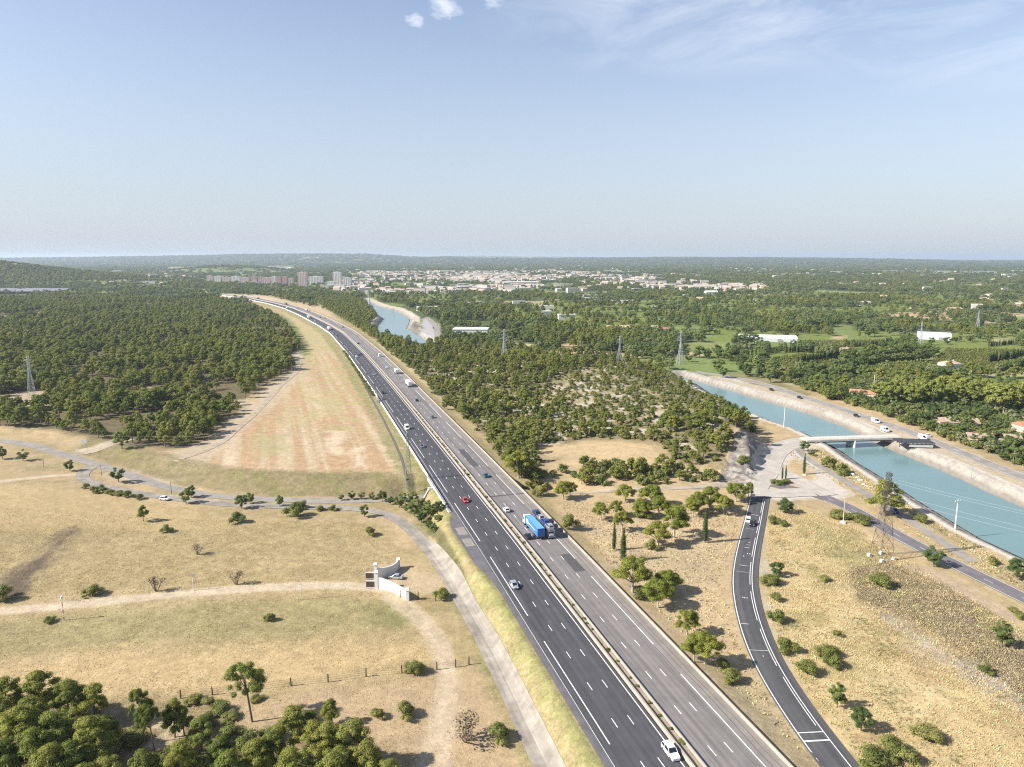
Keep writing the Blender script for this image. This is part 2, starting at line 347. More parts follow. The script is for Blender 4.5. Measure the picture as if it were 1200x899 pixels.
# ploughed field left of the motorway
PLO = [(140, 545), (205, 543), (238, 532), (264, 518), (285, 500), (300, 480), (330, 452), (362, 432), (372, 408), (395, 415), (425, 450), (455, 500), (474, 545), (470, 558), (300, 560), (200, 556)]
zone(PLO, (.42, .325, .205), 2, .7, .97)
vd = .55*fbm((gx + .34*gy)/3.4, (gy - .34*gx)/190, 61, 3) + .45*fbm((gx + .34*gy)/11, (gy - .34*gx)/260, 62, 2); plo = smooth(-2, 3, sdpoly(pl(PLO), gx, gy, 40) + wob*.5)
lay_on(plo*smooth(.48, .56, vd)*.85, (.375, .245, .14)); lay_on(plo*smooth(.54, .66, 1 - vd)*.7, (.48, .385, .26)); lay_on(plo*smooth(.52, .6, n2)*smooth(.45, .6, n1)*.35, (.34, .29, .15))
rgt = smooth(0, 60, gx + .62*gy - 125 + 40*(n1 - .5)) * plo
lay_on(rgt*smooth(.44, .58, n2)*.7, (.35, .30, .14)); trk = np.abs(((gx + .34*gy) % 9.0) - 4.5); lay_on(plo*(1 - smooth(.3, .9, np.abs(trk - 1.0)))*smooth(.45, .6, fbm((gx + .34*gy)/18, gy/90, 66, 2))*.5, (.34, .22, .13))
zone([(120, 547), (205, 527), (250, 512), (285, 480), (345, 428), (354, 440), (300, 492), (262, 528), (215, 552), (140, 556)], (.41, .33, .225), 3, .6, .85); zone([(300, 510), (330, 508), (335, 530), (300, 535)], (.33, .29, .15), 5, .5, .8); zone([(386, 505), (402, 505), (396, 530), (384, 528)], (.52, .43, .3), 2, .4, .8); zone([(414, 524), (425, 522), (426, 545), (414, 546)], (.52, .43, .3), 2, .4, .8)
zone([(120, 549), (300, 562), (470, 562), (474, 556), (300, 553), (190, 548)], (.47, .36, .24), 2, .3, .8)
# bank down to the lane
_, ub = poly_coords(RUN, gx, np.clip(gy, 0, 900)); bank = smooth(3, 7, -ub + wob*.3)*(1 - smooth(18, 25, -ub + wob*.3))*(uu < -15)*(gy < 420)*(gx > -215)
lay_on(bank*.9, (.2, .165, .085), .9); lay_on(bank*smooth(.5, .6, n2)*.6, (.18, .165, .07))
# low fields, left
lf = (uu < -24)*(gy < 278)
lay_on(lf*smooth(.42, .62, fbm(gx/50 + 5, gy/14, 71, 3))*.5, (.27, .215, .10), .8)
zone([(-40, 640), (0, 625), (120, 615), (300, 610), (440, 612), (480, 660), (430, 676), (300, 682), (0, 706), (-40, 708)], (.30, .235, .12), 4, .95, .7, z=-6)
zone([(-40, 735), (100, 712), (250, 705), (440, 702), (470, 722), (360, 745), (150, 755), (0, 770), (-40, 775)], (.265, .225, .11), 4, .9, .75, z=-6)
zone([(-40, 780), (150, 762), (400, 752), (520, 752), (525, 775), (380, 800), (200, 815), (0, 820), (-40, 820)], (.41, .305, .16), 4, .7, .9, z=-6)
zone([(-40, 575), (0, 572), (100, 572), (250, 600), (320, 604), (250, 612), (0, 618), (-40, 620)], (.385, .29, .15), 3, .5, .8, z=-4)
zone([(0, 690), (45, 650), (85, 622), (92, 626), (60, 660), (20, 700), (0, 705)], burnt, 2.5, .9, .9, z=-6)
zone([(430, 712), (460, 705), (480, 725), (465, 735), (440, 728)], (.13, .15, .055), 4, .6, .6, z=-6)
zone([(260, 820), (560, 785), (600, 860), (600, 960), (260, 960)], (.37, .275, .165), 4, .5, .9, z=-6)
zone([(-40, 822), (150, 825), (250, 830), (290, 850), (360, 860), (450, 870), (470, 960), (-40, 960)], (.20, .155, .085), 5, 1, .85, z=-6); lay_on(smooth(.56, .64, n2)*smooth(0, 5, sdpoly(pl([(-40, 822), (150, 825), (330, 840), (470, 960), (-40, 960)], -6), gx, gy, 30))*.8, (.42, .34, .22))  # undergrowth floor of the grove, tree shade painted into its colour; pale soil patches
TRACKS = []
for tr, wd_, z_ in (([(440, 690), (470, 700), (500, 724), (520, 755), (532, 790), (528, 830), (520, 880), (515, 960)], 1.5, -6), ([(450, 700), (490, 725), (512, 760), (522, 795), (515, 840), (500, 880), (480, 950)], 1.3, -6), ([(0, 566), (30, 562), (66, 558), (92, 556)], 1.6, -3.5), ([(-30, 722), (0, 718), (100, 708), (200, 697), (300, 689), (400, 685), (440, 689)], 2.3, -6)):
    P = smooth_path(pl(tr, z_), 3, 6); TRACKS.append((P, wd_)); _, ut = poly_coords(P, gx, gy); lay_on((1 - smooth(wd_ - .8, wd_ + 1.2, np.abs(ut) + wob*.16))*(.85 if wd_ > 1.55 else .6), pale, .6)
zone([(435, 668), (470, 662), (505, 668), (530, 680), (540, 700), (515, 690), (480, 690), (445, 692)], (.44, .34, .22), 3, .4, .8, z=-6)
# verges of the motorway
vl = smooth(-27, -23, uu + wob*.3)*(uu < -13)*(gy < 1500); lay_on(vl, (.285, .235, .12), .9); lay_on(vl*smooth(.45, .56, n3*.5 + n2*.5), verge, .9)
lay_on((1 - smooth(.9, 2.0, np.abs(uu + 21) + wob*.12))*(gy < 300)*(uu < 0)*.85, (.10, .095, .045), .9)
lay_on((1 - smooth(.7, 1.7, np.abs(uu + 15.3) + wob*.12))*(uu < 0)*(gy < 1400)*.7, (.205, .20, .08))
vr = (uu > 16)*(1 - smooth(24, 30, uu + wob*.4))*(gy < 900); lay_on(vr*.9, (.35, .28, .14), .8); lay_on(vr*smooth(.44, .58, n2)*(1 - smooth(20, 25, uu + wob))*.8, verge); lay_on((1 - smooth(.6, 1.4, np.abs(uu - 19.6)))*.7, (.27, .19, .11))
# right of the motorway: straw between motorway and ramp, big straw field, brown scrub
zone([(650, 590), (740, 585), (880, 590), (870, 620), (850, 680), (870, 760), (935, 850), (985, 960), (930, 960), (860, 850), (760, 740), (690, 640)], (.40, .30, .175), 4, .5, .85)
zone([(690, 610), (800, 600), (850, 640), (830, 690), (780, 740), (720, 660)], (.43, .335, .21), 8, .4, .7); zone([(730, 640), (840, 640), (835, 670), (790, 680)], (.27, .22, .13), 8, .7, .5)
zone([(830, 780), (880, 790), (930, 870), (990, 960), (900, 960)], (.30, .25, .15), 5, .9, .8)
BF = [(900, 600), (940, 590), (1000, 610), (1075, 655), (1220, 740), (1300, 960), (1015, 960), (960, 850), (905, 760), (893, 690)]
zone(BF, (.43, .33, .17), 2, .65, .95)
bf = smooth(0, 4, sdpoly(pl(BF, -1.5), gx, gy, 40)); lay_on(bf*smooth(.50, .62, fbm(gx/14, gy/14, 81, 3))*.45, (.30, .21, .105)); lay_on(bf*smooth(.55, .66, fbm(gx/11, gy/11, 82, 3))*.5, (.22, .20, .075)); lay_on(bf*smooth(.55, .7, fbm(gx/8, gy/8, 83, 3))*.5, (.50, .40, .22))
zone([(985, 665), (1040, 655), (1100, 680), (1200, 735), (1290, 800), (1290, 870), (1160, 790), (1080, 735), (1000, 700)], scrub, 5, 1, .9, wb=1.4); zone([(930, 590), (1000, 620), (1050, 660), (1010, 680), (960, 640)], (.25, .22, .10), 5, .9, .8)
zone([(1040, 718), (1100, 745), (1180, 790), (1230, 830), (1160, 800), (1085, 765)], (.33, .29, .24), 3, .8, .8); zone([(1060, 660), (1110, 685), (1205, 735), (1205, 722), (1115, 672), (1070, 655)], (.36, .28, .19), 2, .5, .9)
zone([(893, 600), (897, 690), (905, 745), (935, 800), (925, 790), (903, 745), (888, 680), (889, 610)], (.36, .32, .25), 1.5, .5, .8)
# by the canal
zone([(905, 520), (960, 512), (1000, 545), (1060, 582), (1150, 640), (1230, 680), (1230, 715), (1110, 650), (1040, 605), (985, 570), (940, 545)], (.335, .26, .14), 3, .9, .9)
zone([(822, 441), (860, 448), (960, 480), (1040, 520), (1110, 545), (1240, 600), (1240, 570), (1100, 515), (1000, 480), (900, 450), (840, 437)], (.40, .335, .24), 3, .6, .9)
zone([(845, 440), (900, 452), (935, 464), (960, 470), (915, 452), (870, 441)], gravel, 3, .4, .8); zone([(945, 487), (1010, 505), (1035, 516), (1060, 512), (1010, 492), (960, 478)], (.52, .44, .31), 2, .4, .7); zone([(1165, 560), (1220, 590), (1220, 610), (1150, 575)], (.53, .44, .33), 2, .4, .7)
zone([(875, 575), (870, 563), (892, 553), (895, 541), (903, 528), (920, 520), (945, 514), (965, 513), (965, 520), (945, 528), (965, 548), (1000, 575), (985, 580), (950, 580), (910, 582)], gravel, 1, .25, .9, wb=.2)
zone([(925, 534), (937, 534), (950, 545), (957, 556), (945, 561), (930, 554), (920, 545)], dry, .8, .6, 1, wb=.15); zone([(902, 563), (915, 558), (935, 561), (945, 568), (925, 573), (905, 570)], (.42, .33, .22), .8, .6, 1, wb=.15)
cf = np.ones(len(gx)); _s = []
for a, b in zip(HILL[:2], HILL[1:2].tolist() + []): pass
e = HILL[1] - HILL[0]; nrm = np.array([-e[1], e[0]])/np.hypot(*e); dd = (gx - HILL[0][0])*nrm[0] + (gy - HILL[0][1])*nrm[1]; al = ((gx - HILL[0][0])*e[0] + (gy - HILL[0][1])*e[1])/(e @ e)
lay_on(smooth(-1.5, .5, dd)*(1 - smooth(13, 15, dd + wob*.25))*smooth(-.15, 0, al)*(1 - smooth(1.0, 1.2, al)), (.19, .17, .15), 1); lay_on(smooth(-1.5, .5, dd)*(1 - smooth(13, 15, dd))*smooth(-.15, 0, al)*(1 - smooth(1.0, 1.2, al))*smooth(.48, .6, fbm(al*40, dd/9, 71, 3)), (.33, .29, .24), 1)  # cutting face turned from the sun: its shade painted into the rock colour, streaked
cs_ = canal_sd(gx, gy); lay_on((cs_ > -8.8)*(cs_ < 2)*1.0, (.345, .315, .27), .4); lay_on((cs_ > -3.4)*(cs_ < 2)*.7, (.19, .165, .135)); lay_on((cs_ > -8.8)*(cs_ < 2)*smooth(.5, .62, n2)*.4, (.22, .19, .15)); lay_on((1 - smooth(.9, 1.5, np.abs(cs_ + 9.5)))*(cs_ < 0)*.8, (.5, .46, .4), .3)
LAKE_FAR = gy > 900
lay_on((cs_ > -16)*(cs_ < -8)*LAKE_FAR*.9, (.5, .43, .33)); zone([(479, 392), (481, 379), (486, 375), (492, 378), (493, 388), (487, 394)], (.17, .155, .13), 3, 1, 1); zone([(494, 372), (505, 372), (516, 382), (516, 392), (500, 394), (494, 384)], (.36, .34, .33), 3, .3, 1); zone([(520, 385), (545, 400), (590, 408), (560, 396)], valley, 3, .9)
# fields beyond the canal
for P, c in (([(800, 400), (858, 398), (858, 411), (815, 412), (803, 408)], (.22, .235, .08)), ([(975, 383), (985, 376), (1000, 379), (1002, 396), (978, 397)], bright), ([(975, 392), (992, 390), (988, 395), (976, 396)], dry), ([(957, 340), (1010, 342), (1010, 346), (957, 343)], (.25, .28, .10)), ([(1190, 369), (1230, 369), (1230, 376), (1192, 376)], (.21, .25, .09)), ([(600, 352), (640, 352), (640, 354.5), (600, 355)], (.21, .25, .09)), ([(1088, 424), (1108, 405), (1225, 407), (1225, 428), (1140, 430)], (.2, .21, .05)), ([(1010, 426), (1090, 422), (1090, 432), (1020, 434)], (.22, .23, .06)), ([(935, 396), (1050, 394), (1050, 403), (960, 408)], (.13, .17, .04)), ([(900, 418), (940, 412), (990, 422), (970, 432), (930, 436)], (.2, .21, .07)), ([(600, 404), (608, 400), (625, 402), (622, 410)], (.42, .38, .2)), ([(785, 400), (800, 401), (800, 403), (785, 403)], dry), ([(850, 433), (890, 438), (960, 462), (930, 460), (880, 447)], (.23, .2, .1)), ([(1160, 395), (1190, 393), (1190, 399), (1165, 400)], (.3, .28, .13)), ([(1150, 434), (1230, 430), (1230, 437), (1160, 440)], (.4, .33, .19)), ([(640, 340), (700, 342), (700, 344), (640, 343)], (.22, .24, .1)), ([(870, 398), (940, 403), (945, 410), (880, 404)], (.15, .19, .05))):
    zone(P, c, 3, .6, .95)
    lay_on(smooth(-2, 2, sdpoly(pl(P), gx, gy, 40))*smooth(.5, .6, vnoise((gx*.3 + gy)/7, gx/90, 5))*.3, valley)
for P, c in (([(95, 321), (120, 322), (122, 331), (112, 333), (100, 325)], (.38, .36, .16)), ([(195, 314), (290, 313), (345, 313), (345, 316.5), (260, 316.5), (195, 315.5)], (.45, .43, .33)), ([(258, 346), (300, 346), (330, 350), (262, 352)], (.45, .36, .24)), ([(0, 372), (50, 366), (55, 369), (0, 376)], (.42, .36, .27)), ([(0, 462), (40, 455), (78, 464), (75, 470), (30, 477), (0, 479)], (.38, .3, .2)), ([(170, 452), (215, 457), (200, 463), (160, 459)], (.3, .24, .15)), ([(276, 468), (292, 466), (292, 474), (276, 474)], (.42, .35, .25)), ([(340, 412), (356, 411), (356, 424), (344, 428)], (.42, .35, .25))): zone(P, c, 4, .5, .95)
Cg *= (1 + .10*(fbm(gx/1.4, gy/1.4, 91, 2) - .5)*2)[:, None]
gm, N, L, P = new_mat('ground_soil')
ga = N.new('ShaderNodeAttribute'); ga.attribute_name = 'soil'; gt = N.new('ShaderNodeAttribute'); gt.attribute_name = 'coarse'
go = N.new('ShaderNodeTexCoord').outputs['Object']
nA = noise(N, L, 1.1, 5, go, .7); nB = noise(N, L, .28, 4, mapping(N, L, go, (1, 1, 1), .6), .65)
nC = noise(N, L, 3.2, 3, go, .7); nM = N.new('ShaderNodeMath'); nM.operation = 'ADD'; L.new(nA, nM.inputs[0]); L.new(nC, nM.inputs[1]); fa = maprange(N, L, nM.outputs[0], .72, 1.28, .62, 1.38); fb = maprange(N, L, nB, .3, .7, .74, 1.24)
mm = N.new('ShaderNodeMath'); mm.operation = 'MULTIPLY'; L.new(fa, mm.inputs[0]); L.new(fb, mm.inputs[1])
mk = N.new('ShaderNodeMix'); mk.data_type = 'FLOAT'; L.new(gt.outputs['Fac'], mk.inputs[0]); mk.inputs[2].default_value = 1; L.new(mm.outputs[0], mk.inputs[3])
vm = N.new('ShaderNodeVectorMath'); vm.operation = 'SCALE'; L.new(ga.outputs['Color'], vm.inputs[0]); L.new(mk.outputs[0], vm.inputs['Scale'])
L.new(vm.outputs[0], P.inputs['Base Color']); P.inputs['Roughness'].default_value = .95; P.inputs['Specular IOR Level'].default_value = .1
bp = N.new('ShaderNodeBump'); bp.inputs['Distance'].default_value = .5; bp.inputs['Strength'].default_value = .35; L.new(nA, bp.inputs['Height']); L.new(bp.outputs[0], P.inputs['Normal'])
# leave a hole in the sheet where the motorway bridge spans the lane (the sheet itself dips there)
ground = from_arrays('ground', np.stack([gx, gy, gz], 1), quads, [gm], smooth_=True,
                     attrs={'soil': ('FLOAT_COLOR', 'POINT', np.c_[Cg, np.ones(len(gx))]), 'coarse': ('FLOAT', 'POINT', TX)})
tag(ground, kind='structure')

# ------------------------------------------------------------------ roads and water
def uvmat(name, base, stops_extra=None, rough=.85, streak=.12, grain=.10, sy=.02, sx=.9, lane=0):
    m, N, L, P = new_mat(name); tc = N.new('ShaderNodeTexCoord')
    a = noise(N, L, 1, 4, mapping(N, L, tc.outputs['UV'], (sx, sy, 1))); b = noise(N, L, .25, 5, tc.outputs['Object']); c = noise(N, L, 3.5, 2, tc.outputs['Object'])
    col = ramp(N, L, a, [(.3, sc3(base, 1 - streak)), (.7, sc3(base, 1 + streak))])
    col = mixc(N, L, 1.0, col, ramp(N, L, b, [(.3, (1 - grain,)*3), (.7, (1 + grain,)*3)]), 'MULTIPLY')
    col = mixc(N, L, 1.0, col, ramp(N, L, c, [(.3, (.94,)*3), (.7, (1.05,)*3)]), 'MULTIPLY')
    if lane:                                             # worn wheel tracks, two to a lane, and stains along them
        sx_ = N.new('ShaderNodeSeparateXYZ'); L.new(tc.outputs['UV'], sx_.inputs[0]); m1 = N.new('ShaderNodeMath'); m1.operation = 'MULTIPLY_ADD'; L.new(sx_.outputs[0], m1.inputs[0]); m1.inputs[1].default_value = 2*math.pi/1.75; m1.inputs[2].default_value = lane
        m2 = N.new('ShaderNodeMath'); m2.operation = 'COSINE'; L.new(m1.outputs[0], m2.inputs[0]); d_ = noise(N, L, 1, 5, mapping(N, L, tc.outputs['UV'], (.35, .006, 1)))
        col = mixc(N, L, 1.0, col, ramp(N, L, maprange(N, L, m2.outputs[0], -1, 1, 0, 1), [(0, (.90,)*3), (1, (1.07,)*3)]), 'MULTIPLY'); col = mixc(N, L, 1.0, col, ramp(N, L, d_, [(.35, (.80,)*3), (.62, (1.1,)*3)]), 'MULTIPLY')
    L.new(col, P.inputs['Base Color']); P.inputs['Roughness'].default_value = rough; P.inputs['Specular IOR Level'].default_value = .25
    return m
def ribbon(P, offs, zoff):
    """sheet along a path at lateral offsets; returns verts, quads, uv"""
    P = np.asarray(P); t = np.gradient(P[:, :2], axis=0); t /= np.hypot(t[:, 0], t[:, 1])[:, None]; n = np.stack([t[:, 1], -t[:, 0]], 1)
    s = np.r_[0, np.cumsum(np.hypot(*np.diff(P[:, :2], axis=0).T))]
    offs = np.asarray(offs, float); offs = np.repeat(offs[None], len(P), 0) if offs.ndim == 1 else offs
    x = P[:, 0:1] + n[:, 0:1]*offs; y = P[:, 1:2] + n[:, 1:2]*offs
    z = (P[:, 2:3] + 0*x if P.shape[1] > 2 else H(x.ravel(), y.ravel()).reshape(x.shape)) + zoff
    k = offs.shape[1]; i = np.arange(len(P)*k).reshape(len(P), k)
    q = np.stack([i[:-1, :-1], i[:-1, 1:], i[1:, 1:], i[1:, :-1]], -1).reshape(-1, 4)
    return np.stack([x, y, z], -1).reshape(-1, 3), q, np.stack([offs, np.repeat(s[:, None], k, 1)], -1).reshape(-1, 2)
def road(name, P, offs, zoff, m):
    v, q, uv = ribbon(P, offs, zoff); o = from_arrays(name, v, q, [m], uv=uv); tag(o, kind='structure'); return o
MW3 = np.c_[MW, np.zeros(len(MW))]
def mw_sheet(name, ul, ur, m, z=0.0, s0=0, s1=1e9, n=4):
    k = (MWS >= s0) & (MWS <= s1); s = MWS[k]
    a = ul(s) if callable(ul) else np.full(len(s), ul); b = ur(s) if callable(ur) else np.full(len(s), ur)
    return road(name, MW3[k], a[:, None] + (b - a)[:, None]*np.linspace(0, 1, n)[None], z, m)
asph_d = uvmat('asphalt_new', (.072, .070, .076), lane=3.1); asph_l = uvmat('asphalt_worn', (.195, .178, .170), streak=.16, lane=5.6); asph_s = uvmat('asphalt_shoulder', (.125, .120, .122), grain=.2)
conc_s = uvmat('concrete_shoulder', (.225, .20, .178), grain=.14, streak=.1); asph_r = uvmat('asphalt_ramp', (.085, .083, .085), lane=1.); asph_c = uvmat('asphalt_country', (.27, .245, .212), grain=.2, streak=.1)
asph_p = uvmat('asphalt_purple', (.155, .142, .145), grain=.15); pale_r = uvmat('pale_lane', (.275, .245, .205), grain=.3, streak=.15); track_m = uvmat('dirt_track', (.36, .295, .215), grain=.25, streak=.2); plaza_m = uvmat('plaza_gravel', (.40, .36, .31), grain=.15, streak=.1); soil_m = uvmat('median_soil', (.30, .25, .18), grain=.3)
line_m = mat('white_road_paint', (.68, .67, .64), .6, .22, 1.6); conc = mat('pale_concrete', (.52, .48, .42), .85, .15, .35); conc_w = mat('white_concrete', (.68, .65, .60), .8, .1, .5); conc_d = mat('dark_concrete', (.11, .10, .09), .9, .3, .5)
mw_sheet('motorway_left_carriageway', -12.1, .75, asph_d, 0, n=6)
mw_sheet('motorway_emergency_lane', left_edge, -12.1, asph_s, 0, n=4)
mw_sheet('motorway_right_carriageway', 3.6, 14.35, asph_l, 0, n=6)
mw_sheet('motorway_right_shoulder', 14.35, 18.0, conc_s, 0)
mw_sheet('motorway_median', 1.7, 3.1, soil_m, .06)
quads_v, quads_f = [], []
def strip(P3, half, z=.02):
    """painted line along a 3-D path"""
    v, q, _ = ribbon(P3, [-half, half], z); k = sum(len(a) for a in quads_v); quads_v.append(v); quads_f.append(q + k)
def mw_line(u, s0, s1, half=.11):
    n = max(2, int((s1 - s0)/6) + 1); strip(mw(np.linspace(s0, s1, n), u), half)
END = MWS[-1] - 30
for u in (0, 3.98): mw_line(u, 0, END, .12)
mw_line(-12.15, 0, 420, .05)
sA = mw_at(838.45, -3.5) % 13; sB = mw_at(727, 10.64) % 13
for k in range(int(1100/13)):
    for u in (-3.5, -7.0): mw_line(u, sA + 13*k - 3, sA + 13*k, .1)
    for u in (7.14, 10.64): mw_line(u, sB + 13*k, sB + 13*k + 3, .1)
tA = mw_at(872.4, -10.5) % 52; tB = mw_at(790, 14.14) % 52
for k in range(-1, 24):
    a = tA + 52*k; mw_line(-10.5, max(a, 0), a + 39, .13) if a + 39 > 0 else 0
    a = tB + 52*k - 39; mw_line(14.14, max(a, 0), a + 39, .13) if a + 39 > 0 else 0
# country lanes, ramp, canal roads
road('lane_to_underpass', np.c_[RU[:, :2], np.where(RU[:, 0] > -60, RU[:, 2], H(RU[:, 0], RU[:, 1]))], np.linspace(-2.9, 2.9, 5), .1, asph_c)
road('lane_beside_motorway', RL[:, :2], np.linspace(-2.6, 2.6, 5), .13, pale_r)
def gpath(pts, step=3, sig=5): return smooth_path(GP(pts)[:, :2], step, sig)
RAMP_L = [(881, 580), (880, 583), (876, 600), (870, 620), (864, 640), (859.5, 660), (856.8, 680), (858.5, 704), (865, 729), (873, 754), (885, 779), (899, 804), (932, 852), (965, 899), (1000, 946)]
RAMP_R = [(902, 580), (901, 583), (898, 600), (895.5, 620), (891.5, 640), (889, 660), (887, 680), (891, 704), (897, 729), (906, 754), (917, 779), (932, 804), (964, 852), (1003, 899), (1045, 946)]
RPL, RPR = GP(RAMP_L)[:, :2], GP(RAMP_R)[:, :2]; RAMP = smooth_path((RPL + RPR)/2, 2.5, 7); rw = np.median(np.hypot(*(RPL - RPR).T))/2
RAMP = RAMP[::-1]                                     # towards the plaza
hw = 3.75
road('ramp_road', RAMP, np.linspace(-hw, hw, 5), .10, asph_r)
rs = np.r_[0, np.cumsum(np.hypot(*np.diff(RAMP, axis=0).T))]
def ramp_pt(s, u):
    s = np.atleast_1d(s).astype(float); t = np.gradient(RAMP, axis=0); t /= np.hypot(t[:, 0], t[:, 1])[:, None]
    x = np.interp(s, rs, RAMP[:, 0]); y = np.interp(s, rs, RAMP[:, 1]); tx = np.interp(s, rs, t[:, 0]); ty = np.interp(s, rs, t[:, 1])
    X = x + ty*u; Y = y - tx*u; return np.stack([X, Y, H(X, Y) + .10], 1)
strip(ramp_pt(np.arange(0, rs[-1] - 3, 2.5), -hw + .45), .12, .025); strip(ramp_pt(np.arange(0, rs[-1] - 6, 2.5), 1.95), .1, .025)
a = 22.
while a < rs[-1] - 18: strip(ramp_pt(np.linspace(a, a + 17, 9), 1.35), .09, .025); a += 21.5
def ramp_row(py, u0, u1, half): 
    r = ramp_pt(rs, 0); k = int(np.argmin(np.abs(project(r[:, 0], r[:, 1], r[:, 2])[1] - py)))
    A = ramp_pt(rs[k], u0)[0]; B = ramp_pt(rs[k], u1)[0]; strip(np.array([A, (A + B)/2, B]), half, .027)
for py, u0, u1, hh in ((859, -3.3, 1.9, .12), (868, -3.3, 1.9, .2), (760, -3.2, 1.3, .06), (733, -3.0, -1.0, .09), (671.5, -2.6, .9, .05), (663, -1.8, -.2, .12), (664, .1, .8, .08), (652, -1.2, -.9, .25), (649, -.2, .1, .3), (649, .5, .8, .3), (642.5, -1.3, .2, .12), (638, -1.0, .4, .07), (636, -.4, 0, .16), (634.8, -.6, -.1, .05), (637.2, -.5, .1, .06), (621, -2.4, .2, .05), (700, -1.1, -.9, .35), (700.5, -.6, -.4, .35), (699, 0, .2, .35), (604, -1.6, .8, .12), (614, -2.4, -1.2, .06), (771, -.7, -.5, .2), (774, 1.5, 1.7, .2)): ramp_row(py, u0, u1, hh)
C2 = gpath([(905, 568), (930, 573), (955, 579), (978, 587), (1000, 597), (1020, 609), (1040, 621), (1075, 640), (1112, 658), (1150, 677), (1200, 701), (1290, 745)], 3, 6)
road('road_along_canal_west', C2, np.linspace(-3.3, 3.3, 5), .11, asph_p)
for u, z_ in ((-2.95, .13), (.25, .13), (2.95, .13)):
    c = C2[8:]; t = np.gradient(c, axis=0); t /= np.hypot(t[:, 0], t[:, 1])[:, None]; X = c[:, 0] + t[:, 1]*u; Y = c[:, 1] - t[:, 0]*u; q3 = np.stack([X, Y, H(X, Y)], 1)
    if u == .25:
        for k in range(0, len(q3) - 2, 4): strip(q3[k:k+2], .08, .13)
    else: strip(q3, .09, .13)
C3 = gpath([(940, 519), (934, 528), (945, 537), (960, 546), (982, 559), (1012, 577), (1045, 597), (1062, 608), (1095, 629), (1125, 648), (1140, 659)], 3, 6)
road('towpath', C3, np.linspace(-1.9, 1.9, 4), .12, asph_c)
C4 = gpath([(815, 436), (850, 441), (880, 446), (912, 455), (940, 465), (975, 475.5), (1000, 484), (1025, 492.5), (1060, 504), (1085, 513), (1120, 528), (1160, 544), (1200, 560), (1300, 598)], 4, 10)
road('road_along_canal_east', C4, np.linspace(-4.2, 4.2, 5), .12, asph_c)
for u in (-3.7, 3.7, 0):
    t = np.gradient(C4, axis=0); t /= np.hypot(t[:, 0], t[:, 1])[:, None]; X = C4[:, 0] + t[:, 1]*u; Y = C4[:, 1] - t[:, 0]*u; q3 = np.stack([X, Y, H(X, Y)], 1)
    if u == 0:
        for k in range(0, len(q3) - 2, 4): strip(q3[k:k+2], .1, .14)
    else: strip(q3, .12, .14)
C5 = gpath([(655, 577), (690, 576), (740, 574), (790, 572), (840, 569), (880, 565), (900, 560)], 3, 6); road('dirt_lane', C5, np.linspace(-2.4, 2.4, 4), .12, track_m)
C6 = gpath([(880, 574), (884, 566), (894, 556), (899, 543), (906, 531), (918, 523), (935, 517.5), (956, 514.5)], 2, 4); road('plaza_road', C6, np.linspace(-6.2, 6.2, 7), .14, plaza_m)
C7 = gpath([(886, 577), (905, 580), (930, 577), (952, 577)], 2, 4); road('plaza_exit', C7, np.linspace(-5.0, 5.0, 5), .16, plaza_m); CX = gpath([(898, 549), (915, 552), (935, 563), (955, 573), (972, 581)], 2, 4); road('plaza_link', CX, np.linspace(-4, 4, 5), .18, plaza_m)
C8 = gpath([(205, 541), (235, 531), (262, 518), (280, 501), (297, 487), (330, 451), (346, 438), (352, 425)], 4, 6); road('field_track', C8, np.linspace(-1.7, 1.7, 4), .12, track_m)
C9 = gpath([(500, 372), (508, 379), (512, 388), (514, 397)], 5, 8); road('lakeside_road', C9, np.linspace(-4, 4, 3), .2, asph_c)
CA = gpath([(85, 531), (110, 528), (133, 519), (150, 514)], 3, 5); road('forest_lay_by', CA, np.linspace(-5, 5, 4), .12, track_m)
ditch = gpath([(404, 414), (414, 428), (426, 450), (436, 468), (448, 490), (460, 514), (470, 536), (474, 550), (476, 562)], 3, 5); road('drainage_ditch', ditch, np.linspace(-.55, .55, 3), .15, conc_d)
for px_, hw_, z_ in (([(598, 868), (611, 884), (622, 900)], .25, .15),): pass
mk_o = from_arrays('road_markings', np.concatenate(quads_v), np.concatenate(quads_f), [line_m]); tag(mk_o, kind='structure')
conc_p = mat('lay_by_concrete', (.24, .215, .19), .9, .15, .5)
# concrete patches in the lay-by
pv, pf = [], []
for a, b in (((532, 619), (545.5, 626.5)), ((540, 632), (553.5, 640))):
    s, u = [], []
    p0 = on_plane(*a); p1 = on_plane(*b); q = poly_coords(MWC, [p0[0], p1[0]], [p0[1], p1[1]]); s0, s1 = sorted(q[0])
    v = np.concatenate([mw(s0, -15.9, .012), mw(s0, -12.8, .012), mw(s1, -12.8, .012), mw(s1, -15.9, .012)]); pf.append(np.array([[0, 1, 2, 3]]) + 4*len(pv)); pv.append(v)
tag(from_arrays('lay_by_patch', np.concatenate(pv), np.concatenate(pf), [conc_p]), kind='structure')
